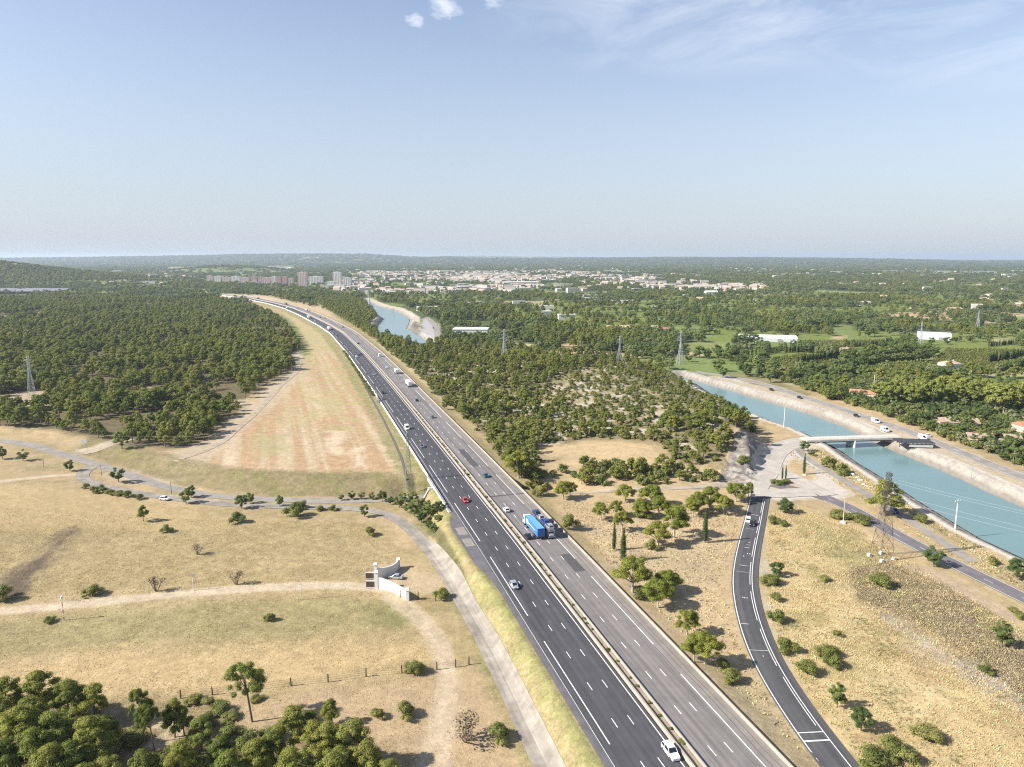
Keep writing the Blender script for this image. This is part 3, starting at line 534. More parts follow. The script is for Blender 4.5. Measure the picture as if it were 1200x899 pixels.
# dark tar seams and cracks of the worn carriageway
sv, sf = [], []
for u, s0, s1, hw_, am in ((15.5, 0, 330, .06, .25), (16.7, 0, 220, .05, .5), (14.0, 60, 300, .07, .05), (12.45, 0, 420, .04, .04), (5.5, 0, 300, .03, .06), (8.9, 90, 380, .035, .05), (-12.6, 0, 300, .03, .05)):
    s = np.arange(s0, s1, 2.0); p = mw(s, u); n_ = mw(s, u + 1) - p; p = p + n_*(am*2*(fbm(s/9, s*0 + u, 5, 3) - .5))[:, None]
    v, q, _ = ribbon(p, [-hw_, hw_], .012); sf.append(q + sum(len(a) for a in sv)); sv.append(v)
for u0, u1, s0, s1 in ((3.7, 18, 190, 191.2), (-12, .6, 182, 182.7), (7.3, 10.5, 232, 262), (10.8, 14, 118, 131)):
    v = np.stack([mw(s0, u0, .008)[0], mw(s0, u1, .008)[0], mw(s1, u1, .008)[0], mw(s1, u0, .008)[0]]); sf.append(np.array([[0, 1, 2, 3]]) + sum(len(a) for a in sv)); sv.append(v)
tag(from_arrays('tar_seams', np.concatenate(sv), np.concatenate(sf), [mat('tar', (.075, .07, .07), .8, .25, .7)]), kind='structure')
# canal water
wm, N, L, P = new_mat('canal_water'); tc = N.new('ShaderNodeTexCoord')
f = noise(N, L, .012, 3, tc.outputs['Object']); L.new(ramp(N, L, f, [(.3, (.130, .212, .210)), (.7, (.155, .245, .238))]), P.inputs['Base Color'])
P.inputs['Roughness'].default_value = .18; P.inputs['IOR'].default_value = 1.33
b = N.new('ShaderNodeBump'); b.inputs['Strength'].default_value = .25; b.inputs['Distance'].default_value = .12; L.new(noise(N, L, .9, 4, mapping(N, L, tc.outputs['Object'], (1, .5, 1), .7)), b.inputs['Height']); L.new(b.outputs[0], P.inputs['Normal'])
import bmesh
for nm_, poly_ in (('canal_water', CANAL), ('upper_canal_water', LAKE)):
    bm = bmesh.new(); cv = [bm.verts.new((p[0], p[1], WATER)) for p in poly_]; fcs = bm.faces.new(cv); fcs.normal_update()
    if fcs.normal.z < 0: fcs.normal_flip()
    bmesh.ops.triangulate(bm, faces=bm.faces[:]); me = bpy.data.meshes.new(nm_); bm.to_mesh(me); bm.free(); me.materials.append(wm)
    o = bpy.data.objects.new(nm_, me); COL.objects.link(o); tag(o, kind='structure')
# the air
hm = bpy.data.materials.new('haze_air'); hm.use_nodes = True; hn = hm.node_tree.nodes; hn.remove(hn['Principled BSDF'])
pv_ = hn.new('ShaderNodeVolumePrincipled'); pv_.inputs['Color'].default_value = (.74, .865, 1, 1); pv_.inputs['Density'].default_value = HAZE if 'HAZE' in globals() else 4.2e-5; pv_.inputs['Anisotropy'].default_value = .2
hm.node_tree.links.new(pv_.outputs[0], hn['Material Output'].inputs['Volume'])
def hbox(x0, x1, y0, y1, z0, z1):
    v = np.array([(x, y, z) for x in (x0, x1) for y in (y0, y1) for z in (z0, z1)]); f = np.array([(0, 1, 3, 2), (4, 6, 7, 5), (0, 4, 5, 1), (2, 3, 7, 6), (0, 2, 6, 4), (1, 5, 7, 3)]); return v, f
gzmax = float(gz.max())
v, f = hbox(-190000, 190000, -2000, 31000, float(gz.min()) - 1.2, max(gzmax, CAMZ) + 25)
hz = from_arrays('haze', v, f, [hm]); tag(hz, kind='stuff')
# ------------------------------------------------------------------ plants
def empty(name, loc, rz=0, label=None, cat=None, group=None):
    o = bpy.data.objects.new(name, None); COL.objects.link(o); o.location = loc; o.rotation_euler = (0, 0, rz); o.empty_display_size = .5
    return tag(o, label, cat, group)
def leaf_mat(name, stops, var=.35, trans=.24):
    m, N, L, P = new_mat(name); oi = N.new('ShaderNodeObjectInfo'); tc = N.new('ShaderNodeTexCoord')
    base = ramp(N, L, oi.outputs['Random'], stops)
    f = noise(N, L, 1.3, 3, tc.outputs['Object']); col = mixc(N, L, 1.0, base, ramp(N, L, f, [(.3, (1 - var,)*3), (.72, (1 + var, 1 + var, 1 + var*.8))]), 'MULTIPLY')
    L.new(col, P.inputs['Base Color']); P.inputs['Roughness'].default_value = .7; P.inputs['Specular IOR Level'].default_value = .2
    t = N.new('ShaderNodeBsdfTranslucent'); L.new(mixc(N, L, 1.0, col, (1.15, 1.2, .6), 'MULTIPLY'), t.inputs[0])
    mx = N.new('ShaderNodeMixShader'); mx.inputs[0].default_value = trans; L.new(P.outputs[0], mx.inputs[1]); L.new(t.outputs[0], mx.inputs[2])
    L.new(mx.outputs[0], N['Material Output'].inputs['Surface']); return m
pine_m = leaf_mat('pine_needles', [(0, (.125, .158, .034)), (.25, (.190, .215, .046)), (.5, (.245, .250, .054)), (.75, (.200, .230, .054)), (1, (.275, .265, .070))], .45, .30)
stone_m = leaf_mat('stone_pine_needles', [(0, (.185, .215, .036)), (1, (.265, .265, .052))], .4, .28)
broad_m = leaf_mat('broad_leaves', [(0, (.080, .118, .038)), (.25, (.110, .158, .048)), (.55, (.155, .200, .058)), (.82, (.21, .245, .072)), (1, (.26, .27, .14))], .4, .28)
plane_m = leaf_mat('plane_leaves', [(0, (0.196, 0.225, 0.052)), (1, (0.254, 0.268, 0.065))])
cyp_m = leaf_mat('cypress_leaves', [(0, (0.051, 0.080, 0.023)), (1, (0.072, 0.102, 0.029))], .3, .1)
bush_m = leaf_mat('bush_leaves', [(0, (.135, .160, .045)), (.5, (.185, .200, .055)), (1, (.26, .245, .085))], .4, .25)
dead_m = leaf_mat('dry_twigs', [(0, (0.232, 0.174, 0.116)), (1, (0.300, 0.239, 0.160))], .3, .05)
bark_m = mat('bark', (.20, .155, .115), .9, .35, 1.2); bark_p = mat('pale_bark', (.40, .36, .30), .9, .3, 1.0)

def rdir(r, n):
    v = r.normal(size=(n, 3)); return v/np.linalg.norm(v, axis=1)[:, None]
def leaves(r, puffs, n, size, up=.16, jit=.42, flat=.8):
    """many small leaf clumps over the surface of a set of lobes (x,y,z,r)"""
    P = np.asarray(puffs, float); wv = P[:, 3]**2; k = r.choice(len(P), n, p=wv/wv.sum())
    d = rdir(r, n); d[:, 2] = np.where(d[:, 2] < -.35, -d[:, 2], d[:, 2])
    c = P[k, :3] + d*P[k, 3:4]*(r.uniform(.70, 1.12, (n, 1)) + .3*r.uniform(0, 1, (n, 1))**3)*np.array([1, 1, flat])
    nn = d + rdir(r, n)*jit + np.array([0, 0, up]); nn /= np.linalg.norm(nn, axis=1)[:, None]
    a = np.cross(nn, rdir(r, n)); a /= np.linalg.norm(a, axis=1)[:, None]; b = np.cross(nn, a)
    s = size*r.uniform(.6, 1.4, (n, 1)); s2 = s*r.uniform(.28, .7, (n, 1))
    V = np.stack([c - a*s - b*s2*.4, c + a*s*.2 - b*s2, c + a*s + b*s2*.3, c - a*s*.1 + b*s2], 1).reshape(-1, 3)
    return V, np.arange(4*n).reshape(n, 4)
ICO_V = None
def ico():
    global ICO_V, ICO_F
    if ICO_V is None:
        b = bmesh.new(); bmesh.ops.create_icosphere(b, subdivisions=1, radius=1); b.verts.ensure_lookup_table()
        ICO_V = np.array([v.co[:] for v in b.verts]); ICO_F = np.array([[v.index for v in f.verts] for f in b.faces]); b.free()
    return ICO_V, ICO_F
def crown_mesh(r, puffs, n, size, core=.70, flat=.85, **kw):
    V, Q = leaves(r, puffs, n, size, flat=flat, **kw); v0, f0 = ico(); VV = [V]; TT = []; k = len(V)
    for x, y, z, q in puffs:
        VV.append(np.array([x, y, z]) + v0*q*core*np.array([1, 1, flat])*r.uniform(.85, 1.15, (len(v0), 1))); TT.append(f0 + k); k += len(v0)
    return np.concatenate(VV), [Q, np.concatenate(TT)]
def tubes(segs, n=6):
    V, Q = [], []; k = 0
    for a, b, r0, r1 in segs:
        a = np.array(a, float); b = np.array(b, float); d = b - a; d /= np.linalg.norm(d); h = np.array([1, 0, 0]) if abs(d[0]) < .8 else np.array([0, 1, 0])
        u = np.cross(d, h); u /= np.linalg.norm(u); w_ = np.cross(d, u); an = np.linspace(0, 2*np.pi, n, endpoint=False)
        rg = np.cos(an)[:, None]*u + np.sin(an)[:, None]*w_
        V += [a + rg*r0, b + rg*r1]; i = np.arange(n); j = (i + 1) % n
        Q.append(np.stack([k + i, k + j, k + n + j, k + n + i], 1)); k += 2*n
    return np.concatenate(V), np.concatenate(Q)
def mesh_only(name, V, faces, m):
    o = from_arrays(name, V, faces, [m]); me = o.data; bpy.data.objects.remove(o); return me
def tree_kind(r, kind, hd):
    """returns crown puffs, trunk segments (metres, unit scale)"""
    segs = []; puffs = []
    if kind == 'pine':
        h = r.uniform(8.5, 10); lean = r.uniform(-.7, .7, 2); top = np.array([lean[0], lean[1], h*.82])
        cr = r.uniform(2.5, 3.1)
        sq = r.uniform(.75, 1.25, 8)
        for i in range(44):
            a = r.uniform(0, 6.28); t = r.uniform(.0, 1); z = h*(.34 + .56*t); rad = cr*1.12*(1 - .6*t**1.7)*math.sqrt(r.uniform(.2, 1))*sq[int(a/6.29*8)]; q = r.uniform(.55, 1.05)*(1.12 - .3*t)
            puffs.append((lean[0]*t + rad*math.cos(a), lean[1]*t + rad*math.sin(a), z, q))
        puffs.append((top[0], top[1], h*.9, 1.1))
        mid = np.array([lean[0]*.3, lean[1]*.3, h*.42]); segs = [((0, 0, -.6), mid, .26, .18), (mid, top, .18, .06)]
    elif kind == 'umbrella':
        h = r.uniform(7.5, 9); cr = r.uniform(2.9, 3.5); f = h*.28
        segs = [((0, 0, -.6), (0, 0, f), .28, .2)]
        for i in range(44):
            a = r.uniform(0, 6.28); t = r.uniform(0, 1); rad = cr*1.1*math.sqrt(r.uniform(.1, 1))*(1 - .55*t*t); q = r.uniform(.6, 1.05); p = (rad*math.cos(a), rad*math.sin(a), h*(.42 + .46*t) - q*.15, q); puffs.append(p)
            if i < 9: segs.append(((0, 0, f - .2), (p[0]*.9, p[1]*.9, p[2] - .3), .12, .05))
    elif kind == 'tall':
        h = 13.0; lean = (1.3, .4); segs = [((0, 0, -.6), (lean[0]*.55, lean[1]*.5, h*.5), .25, .2), ((lean[0]*.55, lean[1]*.5, h*.5), (lean[0], lean[1], h*.85), .18, .08)]
        for i in range(44):
            a = r.uniform(0, 6.28); t = r.uniform(0, 1); rad = 4.1*math.sqrt(r.uniform(.05, 1))*(1 - .5*t*t); q = r.uniform(.6, 1.05); p = (lean[0] + rad*math.cos(a), lean[1] + rad*math.sin(a), h*(.60 + .34*t) - q*.2, q); puffs.append(p)
            if i < 7: segs.append(((lean[0]*.6, lean[1]*.55, h*.52), (p[0], p[1], p[2] - .3), .1, .04))
    elif kind == 'broad':
        h = r.uniform(8.5, 11); cr = h*.36
        for i in range(34):
            d = rdir(r, 1)[0]; q = r.uniform(.7, 1.2); rr = r.uniform(.4, 1.25)**.5; puffs.append((d[0]*cr*rr*.85, d[1]*cr*rr*.85, h*.55 + d[2]*h*.34*rr, q))
        segs = [((0, 0, -.6), (0, 0, h*.4), .28, .2), ((0, 0, h*.38), (.6, .3, h*.75), .16, .06), ((0, 0, h*.38), (-.7, -.3, h*.7), .14, .06)]
    elif kind == 'plane':
        h = r.uniform(17, 20); cr = h*.33
        for i in range(60):
            d = rdir(r, 1)[0]; q = r.uniform(1.1, 2.0); rr = r.uniform(.35, 1)**.5; puffs.append((d[0]*cr*rr, d[1]*cr*rr, h*.63 + d[2]*h*.32*rr, q))
        segs = [((0, 0, -.6), (0, .1, h*.3), .55, .42)]
        for i in range(6):
            a = i*1.05 + r.uniform(-.3, .3); e = (math.cos(a)*cr*.6, math.sin(a)*cr*.6, h*r.uniform(.55, .75)); segs.append(((0, .1, h*.29), e, .3, .09))
    elif kind == 'cypress':
        h = 10
        for i in range(16):
            t = i/15; puffs.append((r.uniform(-.1, .1), r.uniform(-.1, .1), h*(.08 + .86*t), .78*(1 - .75*abs(t - .3)**1.3)*(1 if t < .8 else .75)))
        segs = [((0, 0, -.6), (0, 0, h*.8), .16, .05)]
    elif kind == 'poplar':
        h = 14
        for i in range(22):
            t = r.uniform(0, 1); a = r.uniform(0, 6.28); puffs.append((math.cos(a)*.9*(1 - t*.6), math.sin(a)*.9*(1 - t*.6), h*(.14 + .8*t), r.uniform(.8, 1.4)*(1.1 - .5*t)))
        segs = [((0, 0, -.6), (0, 0, h*.85), .24, .06)]
    elif kind == 'bush':
        for i in range(15):
            a = r.uniform(0, 6.28); rad = r.uniform(0, 1.2); q = r.uniform(.28, .62); puffs.append((rad*math.cos(a), rad*math.sin(a), q*.7 + r.uniform(.1, .9)*(1.2 - rad*.7), q))
        segs = [((0, 0, -.4), (.2, .1, .9), .1, .04), ((0, 0, -.4), (-.3, .2, .8), .09, .03)]
    elif kind == 'dead':
        for i in range(10):
            a = r.uniform(0, 6.28); rad = r.uniform(.1, 1.2); e = (rad*math.cos(a), rad*math.sin(a), r.uniform(.9, 1.9)); segs.append(((0, 0, -.3), e, .05, .02)); puffs.append((e[0], e[1], e[2], r.uniform(.35, .6)))
    return puffs, segs
SPEC = {  # leaf count hd, size hd, count lod, size lod, crown mat, trunk mat, variants, kwargs
    'pine': (14000, .125, 1900, .25, pine_m, bark_m, 5, {}), 'tall': (14000, .125, 1900, .25, pine_m, bark_m, 2, {}), 'umbrella': (14000, .12, 1700, .27, stone_m, bark_p, 3, {'flat': .8}), 'broad': (12000, .135, 1700, .30, broad_m, bark_m, 5, {}),
    'plane': (6000, .42, 3600, .5, plane_m, bark_p, 3, {}), 'cypress': (3200, .11, 420, .28, cyp_m, bark_m, 2, {'flat': 1.0}), 'poplar': (2400, .24, 420, .5, broad_m, bark_m, 2, {'flat': 1.0}),
    'bush': (3400, .075, 460, .17, bush_m, bark_m, 4, {}), 'dead': (500, .09, 160, .15, dead_m, bark_m, 2, {'core': .25})}
MESH = {}
for ki, (k, (n1_, s1_, n2_, s2_, cm, tm, nv, kw)) in enumerate(SPEC.items()):
    for v in range(nv):
        r = np.random.default_rng(100 + 17*ki + v); puffs, segs = tree_kind(r, k, True); tv, tq = tubes(segs)
        tme = mesh_only(k + '_trunk', tv, tq, tm)
        for q, (n_, s_) in (('hd', (n1_, s1_)), ('lo', (n2_, s2_))):
            cv_, cf_ = crown_mesh(np.random.default_rng(500 + 17*ki + v), puffs, n_, s_, **kw)
            MESH[k, v, q] = (mesh_only(k + '_crown', cv_, cf_, cm), tme)
NAMES = {'pine': ('pine_tree', 'pine tree'), 'tall': ('tall_pine', 'pine tree'), 'umbrella': ('umbrella_pine', 'pine tree'), 'broad': ('broadleaf_tree', 'tree'), 'plane': ('plane_tree', 'plane tree'), 'cypress': ('cypress_tree', 'cypress'), 'poplar': ('poplar_tree', 'poplar'), 'bush': ('shrub', 'shrub'), 'dead': ('dry_bush', 'bush')}
NAT_H = {'tall': 13.0, 'pine': 9.2, 'umbrella': 8.2, 'broad': 9.8, 'plane': 18.5, 'cypress': 10, 'poplar': 14, 'bush': 1.7, 'dead': 1.7}
CNT = {}
def plant(kind, x, y, h, label, group=None, wide=1.0, z=None, q=None, v=None, rz=None):
    nv = SPEC[kind][6]; v = int(rnd.randrange(nv)) if v is None else v; s = h/NAT_H[kind]
    z = float(H(x, y)[0]) if z is None else z
    d = math.hypot(x, y); q = q or ('hd' if d < 330 else 'lo')
    nm, cat = NAMES[kind]; e = empty(nm, (x, y, z), rnd.uniform(0, 6.28) if rz is None else rz, label, cat, group); e.scale = (s*wide, s*wide, s)
    cme, tme = MESH[kind, v, q]
    for n_, me in (('crown', cme), ('trunk', tme)):
        o = bpy.data.objects.new(n_, me); COL.objects.link(o); o.parent = e
    CNT[kind] = CNT.get(kind, 0) + 1; return e
def at_px(px, py): p = G(px, py); return float(p[0]), float(p[1])

# ---- scatter masks
def in_view(x, y, m=1.06): return (np.abs(x) < .706*m*(y*cp + CAMZ*sp) + 12) & (y > 90)
def clear_of_roads(x, y, pad=2.5):
    ok = np.ones(x.shape, bool); nearm = (y < 2300) & (x > -1500) & (x < 900)
    u = np.full(x.shape, 999.); u[nearm] = poly_coords(MWC, x[nearm], y[nearm])[1]
    ok &= ~((u > -26) & (u < 24)); ok &= canal_sd(x, y) < -11
    for P, w_ in ((RU, 3), (RL, 3), (RAMP, 4), (C2, 4), (C3, 2.5), (C4, 5), (C5, 3), (C6, 5), (C8, 2.5), (C9, 5), (CA, 6)):
        P = P[::3]; lo = P[:, :2].min(0) - 20; hi = P[:, :2].max(0) + 20; m = (x > lo[0]) & (x < hi[0]) & (y > lo[1]) & (y < hi[1])
        if m.any():
            uu_ = np.abs(poly_coords(P, x[m], y[m])[1]); t = ok[m]; t &= uu_ > w_ + pad; ok[m] = t
    return ok
def jit_grid(x0, x1, y0, y1, s, r):
    xs = np.arange(x0, x1, s, dtype=float); ys = np.arange(y0, y1, s*.9, dtype=float); X, Y = np.meshgrid(xs, ys); X[1::2] += s/2
    X = X + r.uniform(-.42, .42, X.shape)*s; Y = Y + r.uniform(-.42, .42, X.shape)*s; return X.ravel(), Y.ravel()
def box_of(P): return P[:, 0].min(), P[:, 0].max(), P[:, 1].min(), P[:, 1].max()
SC = {}       # kind -> list of arrays (x, y, h, wide, tagcode)
def add_sc(kind, x, y, h, wide, code): SC.setdefault(kind, []).append(np.stack([x, y, h, wide, np.full(len(x), code)], 1))
gapL = [pl(p) for p in ([(0, 462), (40, 457), (60, 463), (70, 470), (30, 476), (0, 478)], [(172, 453), (212, 457), (200, 462), (162, 458)], [(277, 468), (291, 466), (292, 473), (277, 473)], [(340, 413), (353, 412), (352, 422), (344, 426)], [(0, 371), (50, 365), (56, 369), (0, 376)], [(-5, 338), (55, 339), (52, 347), (-5, 347)])]
r = np.random.default_rng(11)
PF = pl(LF); x, y = jit_grid(*box_of(PF), 5.6, r); sd = sdpoly(PF, x, y, 30)
dens = fbm(x/45, y/45, 201, 3); keep = (sd > 0) & in_view(x, y) & clear_of_roads(x, y, 1.5) & (r.uniform(size=len(x)) < np.where(sd < 6, .62, np.clip(.44 + 2.6*(dens - .45), .05, .85)))
for g in gapL: keep &= sdpoly(g, x, y, 30) < 0
x, y = x[keep], y[keep]; add_sc('pine', x, y, r.uniform(4.6, 11.0, len(x))*(.85 + .35*fbm(x/60, y/60, 203, 2)), r.uniform(.9, 1.2, len(x)), 0)
PH = pl(RH); x, y = jit_grid(*box_of(PH), 5.6, r); sd = sdpoly(PH, x, y, 30); CORE = hp([(610, 470), (640, 440), (730, 428), (800, 446), (850, 476), (815, 492), (740, 490), (690, 500), (640, 500)]); core = smooth(2, 26, sdpoly(CORE, x, y, 40))
clr = hp([(624, 533), (640, 521), (690, 516), (745, 520), (775, 538), (720, 540), (680, 535), (645, 538)])
keep = (sd > 0) & in_view(x, y) & clear_of_roads(x, y, 1.5) & (sdpoly(clr, x, y, 30) < 0) & (r.uniform(size=len(x)) < np.where(core > .15, .16, .48)*np.clip(2.4*fbm(x/26, y/26, 205, 3) - .34, 0, 1))
x, y = x[keep], y[keep]; c_ = smooth(2, 26, sdpoly(CORE, x, y, 40)); add_sc('pine', x, y, r.uniform(4.0, 8.8, len(x))*(1 - .38*c_), r.uniform(.95, 1.25, len(x)), 1)
x, y = jit_grid(*box_of(PH), 3.6, r); keep = (sdpoly(PH, x, y, 30) > 0) & clear_of_roads(x, y, .5) & (sdpoly(clr, x, y, 30) < 0) & (r.uniform(size=len(x)) < 1.0*fbm(x/15, y/15, 207, 3) + .02); x, y = x[keep], y[keep]; add_sc('bush', x, y, r.uniform(1.0, 2.6, len(x)), r.uniform(.8, 1.3, len(x)), 1)
# scrub band below the hill
PB = hp([(606, 546), (640, 556), (700, 546), (760, 546), (850, 560), (872, 563), (800, 569), (740, 570), (650, 574), (612, 570)]); x, y = jit_grid(*box_of(PB), 4.2, r); keep = (sdpoly(PB, x, y, 30) > -1) & clear_of_roads(x, y, 1) & (r.uniform(size=len(x)) < .9*fbm(x/14, y/14, 209, 2) + .42); x, y = x[keep], y[keep]
k = r.uniform(size=len(x)) < .35; add_sc('pine', x[k], y[k], r.uniform(4.5, 7.5, k.sum()), r.uniform(1, 1.3, k.sum()), 2); add_sc('bush', x[~k], y[~k], r.uniform(2.0, 4.2, (~k).sum()), r.uniform(.8, 1.2, (~k).sum()), 2)
# pines between the motorway and the lake
PM = pl([(366, 351), (400, 348), (425, 352), (444, 366), (441, 384), (446, 396), (470, 400), (480, 410), (455, 405), (430, 393), (408, 377), (385, 364)]); x, y = jit_grid(*box_of(PM), 6.2, r); keep = (sdpoly(PM, x, y, 30) > 0) & clear_of_roads(x, y, 1.5) & (r.uniform(size=len(x)) < .8); x, y = x[keep], y[keep]; add_sc('pine', x, y, r.uniform(7, 10, len(x)), r.uniform(.9, 1.2, len(x)), 3)
# woods and gardens of the valley
FIELDS = [pl(p) for p in ([(800, 400), (858, 398), (858, 412), (815, 413), (803, 409)], [(973, 382), (985, 375), (1002, 378), (1004, 397), (975, 398)], [(955, 339), (1012, 341), (1012, 347), (955, 344)], [(1188, 368), (1230, 368), (1230, 377), (1190, 377)], [(598, 351), (642, 351), (642, 355.5), (598, 356)], [(1086, 425), (1108, 404), (1228, 406), (1228, 429), (1140, 431)], [(1010, 425), (1090, 421), (1090, 433), (1018, 435)], [(900, 417), (940, 411), (990, 421), (972, 433), (930, 437)], [(600, 403), (608, 399), (626, 401), (622, 411)], [(1158, 394), (1192, 392), (1192, 400), (1163, 401)], [(1150, 433), (1230, 429), (1230, 438), (1160, 441)], [(638, 339), (702, 341), (702, 345), (638, 344)], [(935, 397), (1048, 395), (1048, 402), (960, 407)], [(195, 313), (345, 312), (345, 317), (195, 316)], [(95, 320), (122, 321), (124, 333), (100, 327)], [(256, 345.5), (302, 345.5), (332, 350.5), (262, 352.5)], [(858, 388), (945, 398), (945, 407), (866, 400)], [(1073, 385), (1112, 385), (1112, 400), (1075, 400)], [(528, 382), (572, 382), (572, 396), (528, 394)], [(430, 351), (470, 356), (500, 370), (520, 384), (516, 398), (480, 396), (440, 386)])]
TOWN = pl([(380, 338), (420, 320), (640, 317), (760, 325), (900, 338), (900, 343), (760, 340), (600, 342), (450, 345), (400, 343)])
POOL = [(470, 800, 7.6, 1.0), (800, 1200, 8.6, 1.05), (1200, 1700, 10.5, 1.15), (1700, 2400, 13, 1.35), (2400, 3600, 18, 1.8), (3600, 5500, 30, 2.9), (5500, 8500, 48, 4.6), (8500, 12500, 80, 7.5)]
for i, (y0, y1, s_, big) in enumerate(POOL):
    hwid = .706*1.06*(y1*cp + 16) + 12; x, y = jit_grid(-hwid, hwid, y0, y1, s_, r)
    keep = in_view(x, y)
    if y0 < 2300: keep &= clear_of_roads(x, y, 1.5)
    keep &= (sdpoly(PF, x, y, 30) < -2) & (sdpoly(PH, x, y, 30) < -1) & (sdpoly(PM, x, y, 30) < 0)
    u_ = np.full(x.shape, 400.); nm_ = (y < 2300) & (x > -1500); u_[nm_] = poly_coords(MWC, x[nm_], y[nm_])[1]
    if y0 < 800: keep &= (u_ > 60) & (sdpoly(pl([(800, 430), (860, 444), (960, 474), (1100, 535), (1240, 600), (1240, 900), (500, 900), (560, 450)]), x, y, 40) < 0)
    else: keep &= ~((u_ < -14) & (u_ > -75) & (y < 1450)) & ~((u_ > -40) & (u_ < 45) & (y < 1900))
    for g in FIELDS: keep &= sdpoly(g, x, y, 40) < 0
    town = sdpoly(TOWN, x, y, 60) > 0
    f1 = fbm(x/130 + y/900, y/210, 41, 3); f2 = fbm(x/60, y/60, 43, 3)
    edge = (np.abs(((x + 300*vnoise(x/400, y/400, 3)) % 150) - 75) < 7) | (np.abs(((y + 200*vnoise(x/500, y/300, 6)) % 120) - 60) < 6)
    p = np.where(f1 > .485, np.where(edge, .85, .07), .93 - .5*(f2 > .60)); p = np.where(town, p*.6, p)
    if y0 >= 5500: p = np.where(f1 > .6, .35, .85)
    keep &= r.uniform(size=len(x)) < p; x, y = x[keep], y[keep]; f3 = fbm(x/90, y/160, 47, 3) + r.uniform(-.06, .06, len(x))
    hh = r.uniform(6, 12, len(x))*(.8 + .5*fbm(x/110, y/110, 49, 2))*(1 if big < 1.3 else .9); wd = np.full(len(x), big)*r.uniform(.85, 1.25, len(x))
    if big > 2: hh = hh*(.95 + .12*big); wd = wd*11/hh*.9
    kd = np.where(f3 > .585, 2, np.where(f3 < .43, 1, 0)); kd[(r.uniform(size=len(x)) < .04)] = 3
    for c_, kk in ((0, 'broad'), (1, 'pine'), (2, 'broad'), (3, 'poplar')):
        m = kd == c_
        if m.any(): add_sc(kk, x[m], y[m], hh[m]*(1.15 if kk == 'poplar' and big < 2 else 1), wd[m]*(1.1 if kk == 'broad' else 1), 5 if kk == 'pine' else 4)
# scrub between east road and the first woods, hedge of bushes along the canal
PE = pl([(905, 440), (960, 462), (1020, 480), (1100, 508), (1240, 562), (1240, 470), (1150, 455), (1000, 435), (950, 428)]); x, y = jit_grid(*box_of(PE), 4.6, r); keep = (sdpoly(PE, x, y, 30) > 0) & clear_of_roads(x, y, 2.5) & in_view(x, y) & (r.uniform(size=len(x)) < .35 + .8*fbm(x/25, y/25, 211, 2)); x, y = x[keep], y[keep]
k = r.uniform(size=len(x)) < .45; add_sc('broad', x[k], y[k], r.uniform(4.5, 8, k.sum()), r.uniform(1, 1.4, k.sum()), 6); add_sc('bush', x[~k], y[~k], r.uniform(2.2, 4.2, (~k).sum()), r.uniform(.9, 1.3, (~k).sum()), 6)
# wooded hill on the left skyline
x, y = jit_grid(-3100, -1300, 2150, 3300, 17, r); keep = (np.exp(-((x + 2250)/560)**2 - ((y - 2750)/480)**2) > .12) & in_view(x, y); x, y = x[keep], y[keep]; add_sc('pine', x, y, r.uniform(8, 12, len(x)), r.uniform(1.6, 2.1, len(x)), 5)
# orchard and vineyard rows
for P in ([(1088, 425), (1108, 406), (1226, 408), (1226, 428), (1140, 430)], [(936, 397), (1046, 396), (1046, 402), (960, 406)], [(1012, 427), (1088, 422), (1088, 432), (1022, 433)], [(902, 418), (940, 412), (988, 422), (970, 431), (930, 436)], [(1150, 430), (1215, 428), (1215, 434), (1158, 436)], [(872, 404), (940, 406), (950, 411), (890, 409)]):
    P = pl(P); a0, a1, b0, b1 = box_of(P); X, Y = np.meshgrid(np.arange(a0, a1, 2.6, dtype=float), np.arange(b0, b1, 7.0, dtype=float)); x = X.ravel() + r.normal(size=X.size)*.3; y = Y.ravel() + r.normal(size=X.size)*.3; k = (sdpoly(P, x, y, 30) > 0) & in_view(x, y); x, y = x[k], y[k]; add_sc('bush', x, y, r.uniform(1.6, 2.6, len(x)), r.uniform(.75, 1.05, len(x)), 8)
# hedgerows beyond the canal: dark rows
for a, b, kk, h_, st in (((935, 424), (988, 417), 'cypress', 8, 1.9), ((920, 411), (962, 409), 'cypress', 9, 2.6), ((980, 431), (1085, 420), 'broad', 9, 3.2), ((1000, 424), (1080, 414), 'broad', 11, 3.6), ((1160, 423), (1230, 412), 'cypress', 9, 2.4), ((1170, 434), (1230, 424), 'broad', 9, 3), ((1128, 437), (1170, 434), 'bush', 3, 1.6), ((1070, 433), (1110, 438), 'broad', 8, 3.4), ((1158, 404), (1200, 400), 'cypress', 6, 2), ((990, 404), (1060, 401), 'cypress', 6, 2), ((650, 396), (700, 390), 'poplar', 15, 5), ((780, 376), (840, 382), 'poplar', 16, 6), ((862, 418), (900, 412), 'cypress', 11, 5), ((520, 376), (610, 372), 'poplar', 16, 6), ((560, 398), (640, 396), 'broad', 11, 6)):
    A = on_plane(*a)[:2]; B = on_plane(*b)[:2]; n = max(3, int(np.hypot(*(B - A))/st)); t = np.linspace(0, 1, n) + r.uniform(-.3, .3, n)/n; P = A + (B - A)*t[:, None] + r.normal(size=(n, 2))*.5
    add_sc(kk, P[:, 0], P[:, 1], r.uniform(.8, 1.2, n)*h_, r.uniform(.9, 1.2, n)*(1.5 if kk == 'cypress' else 1), 7)
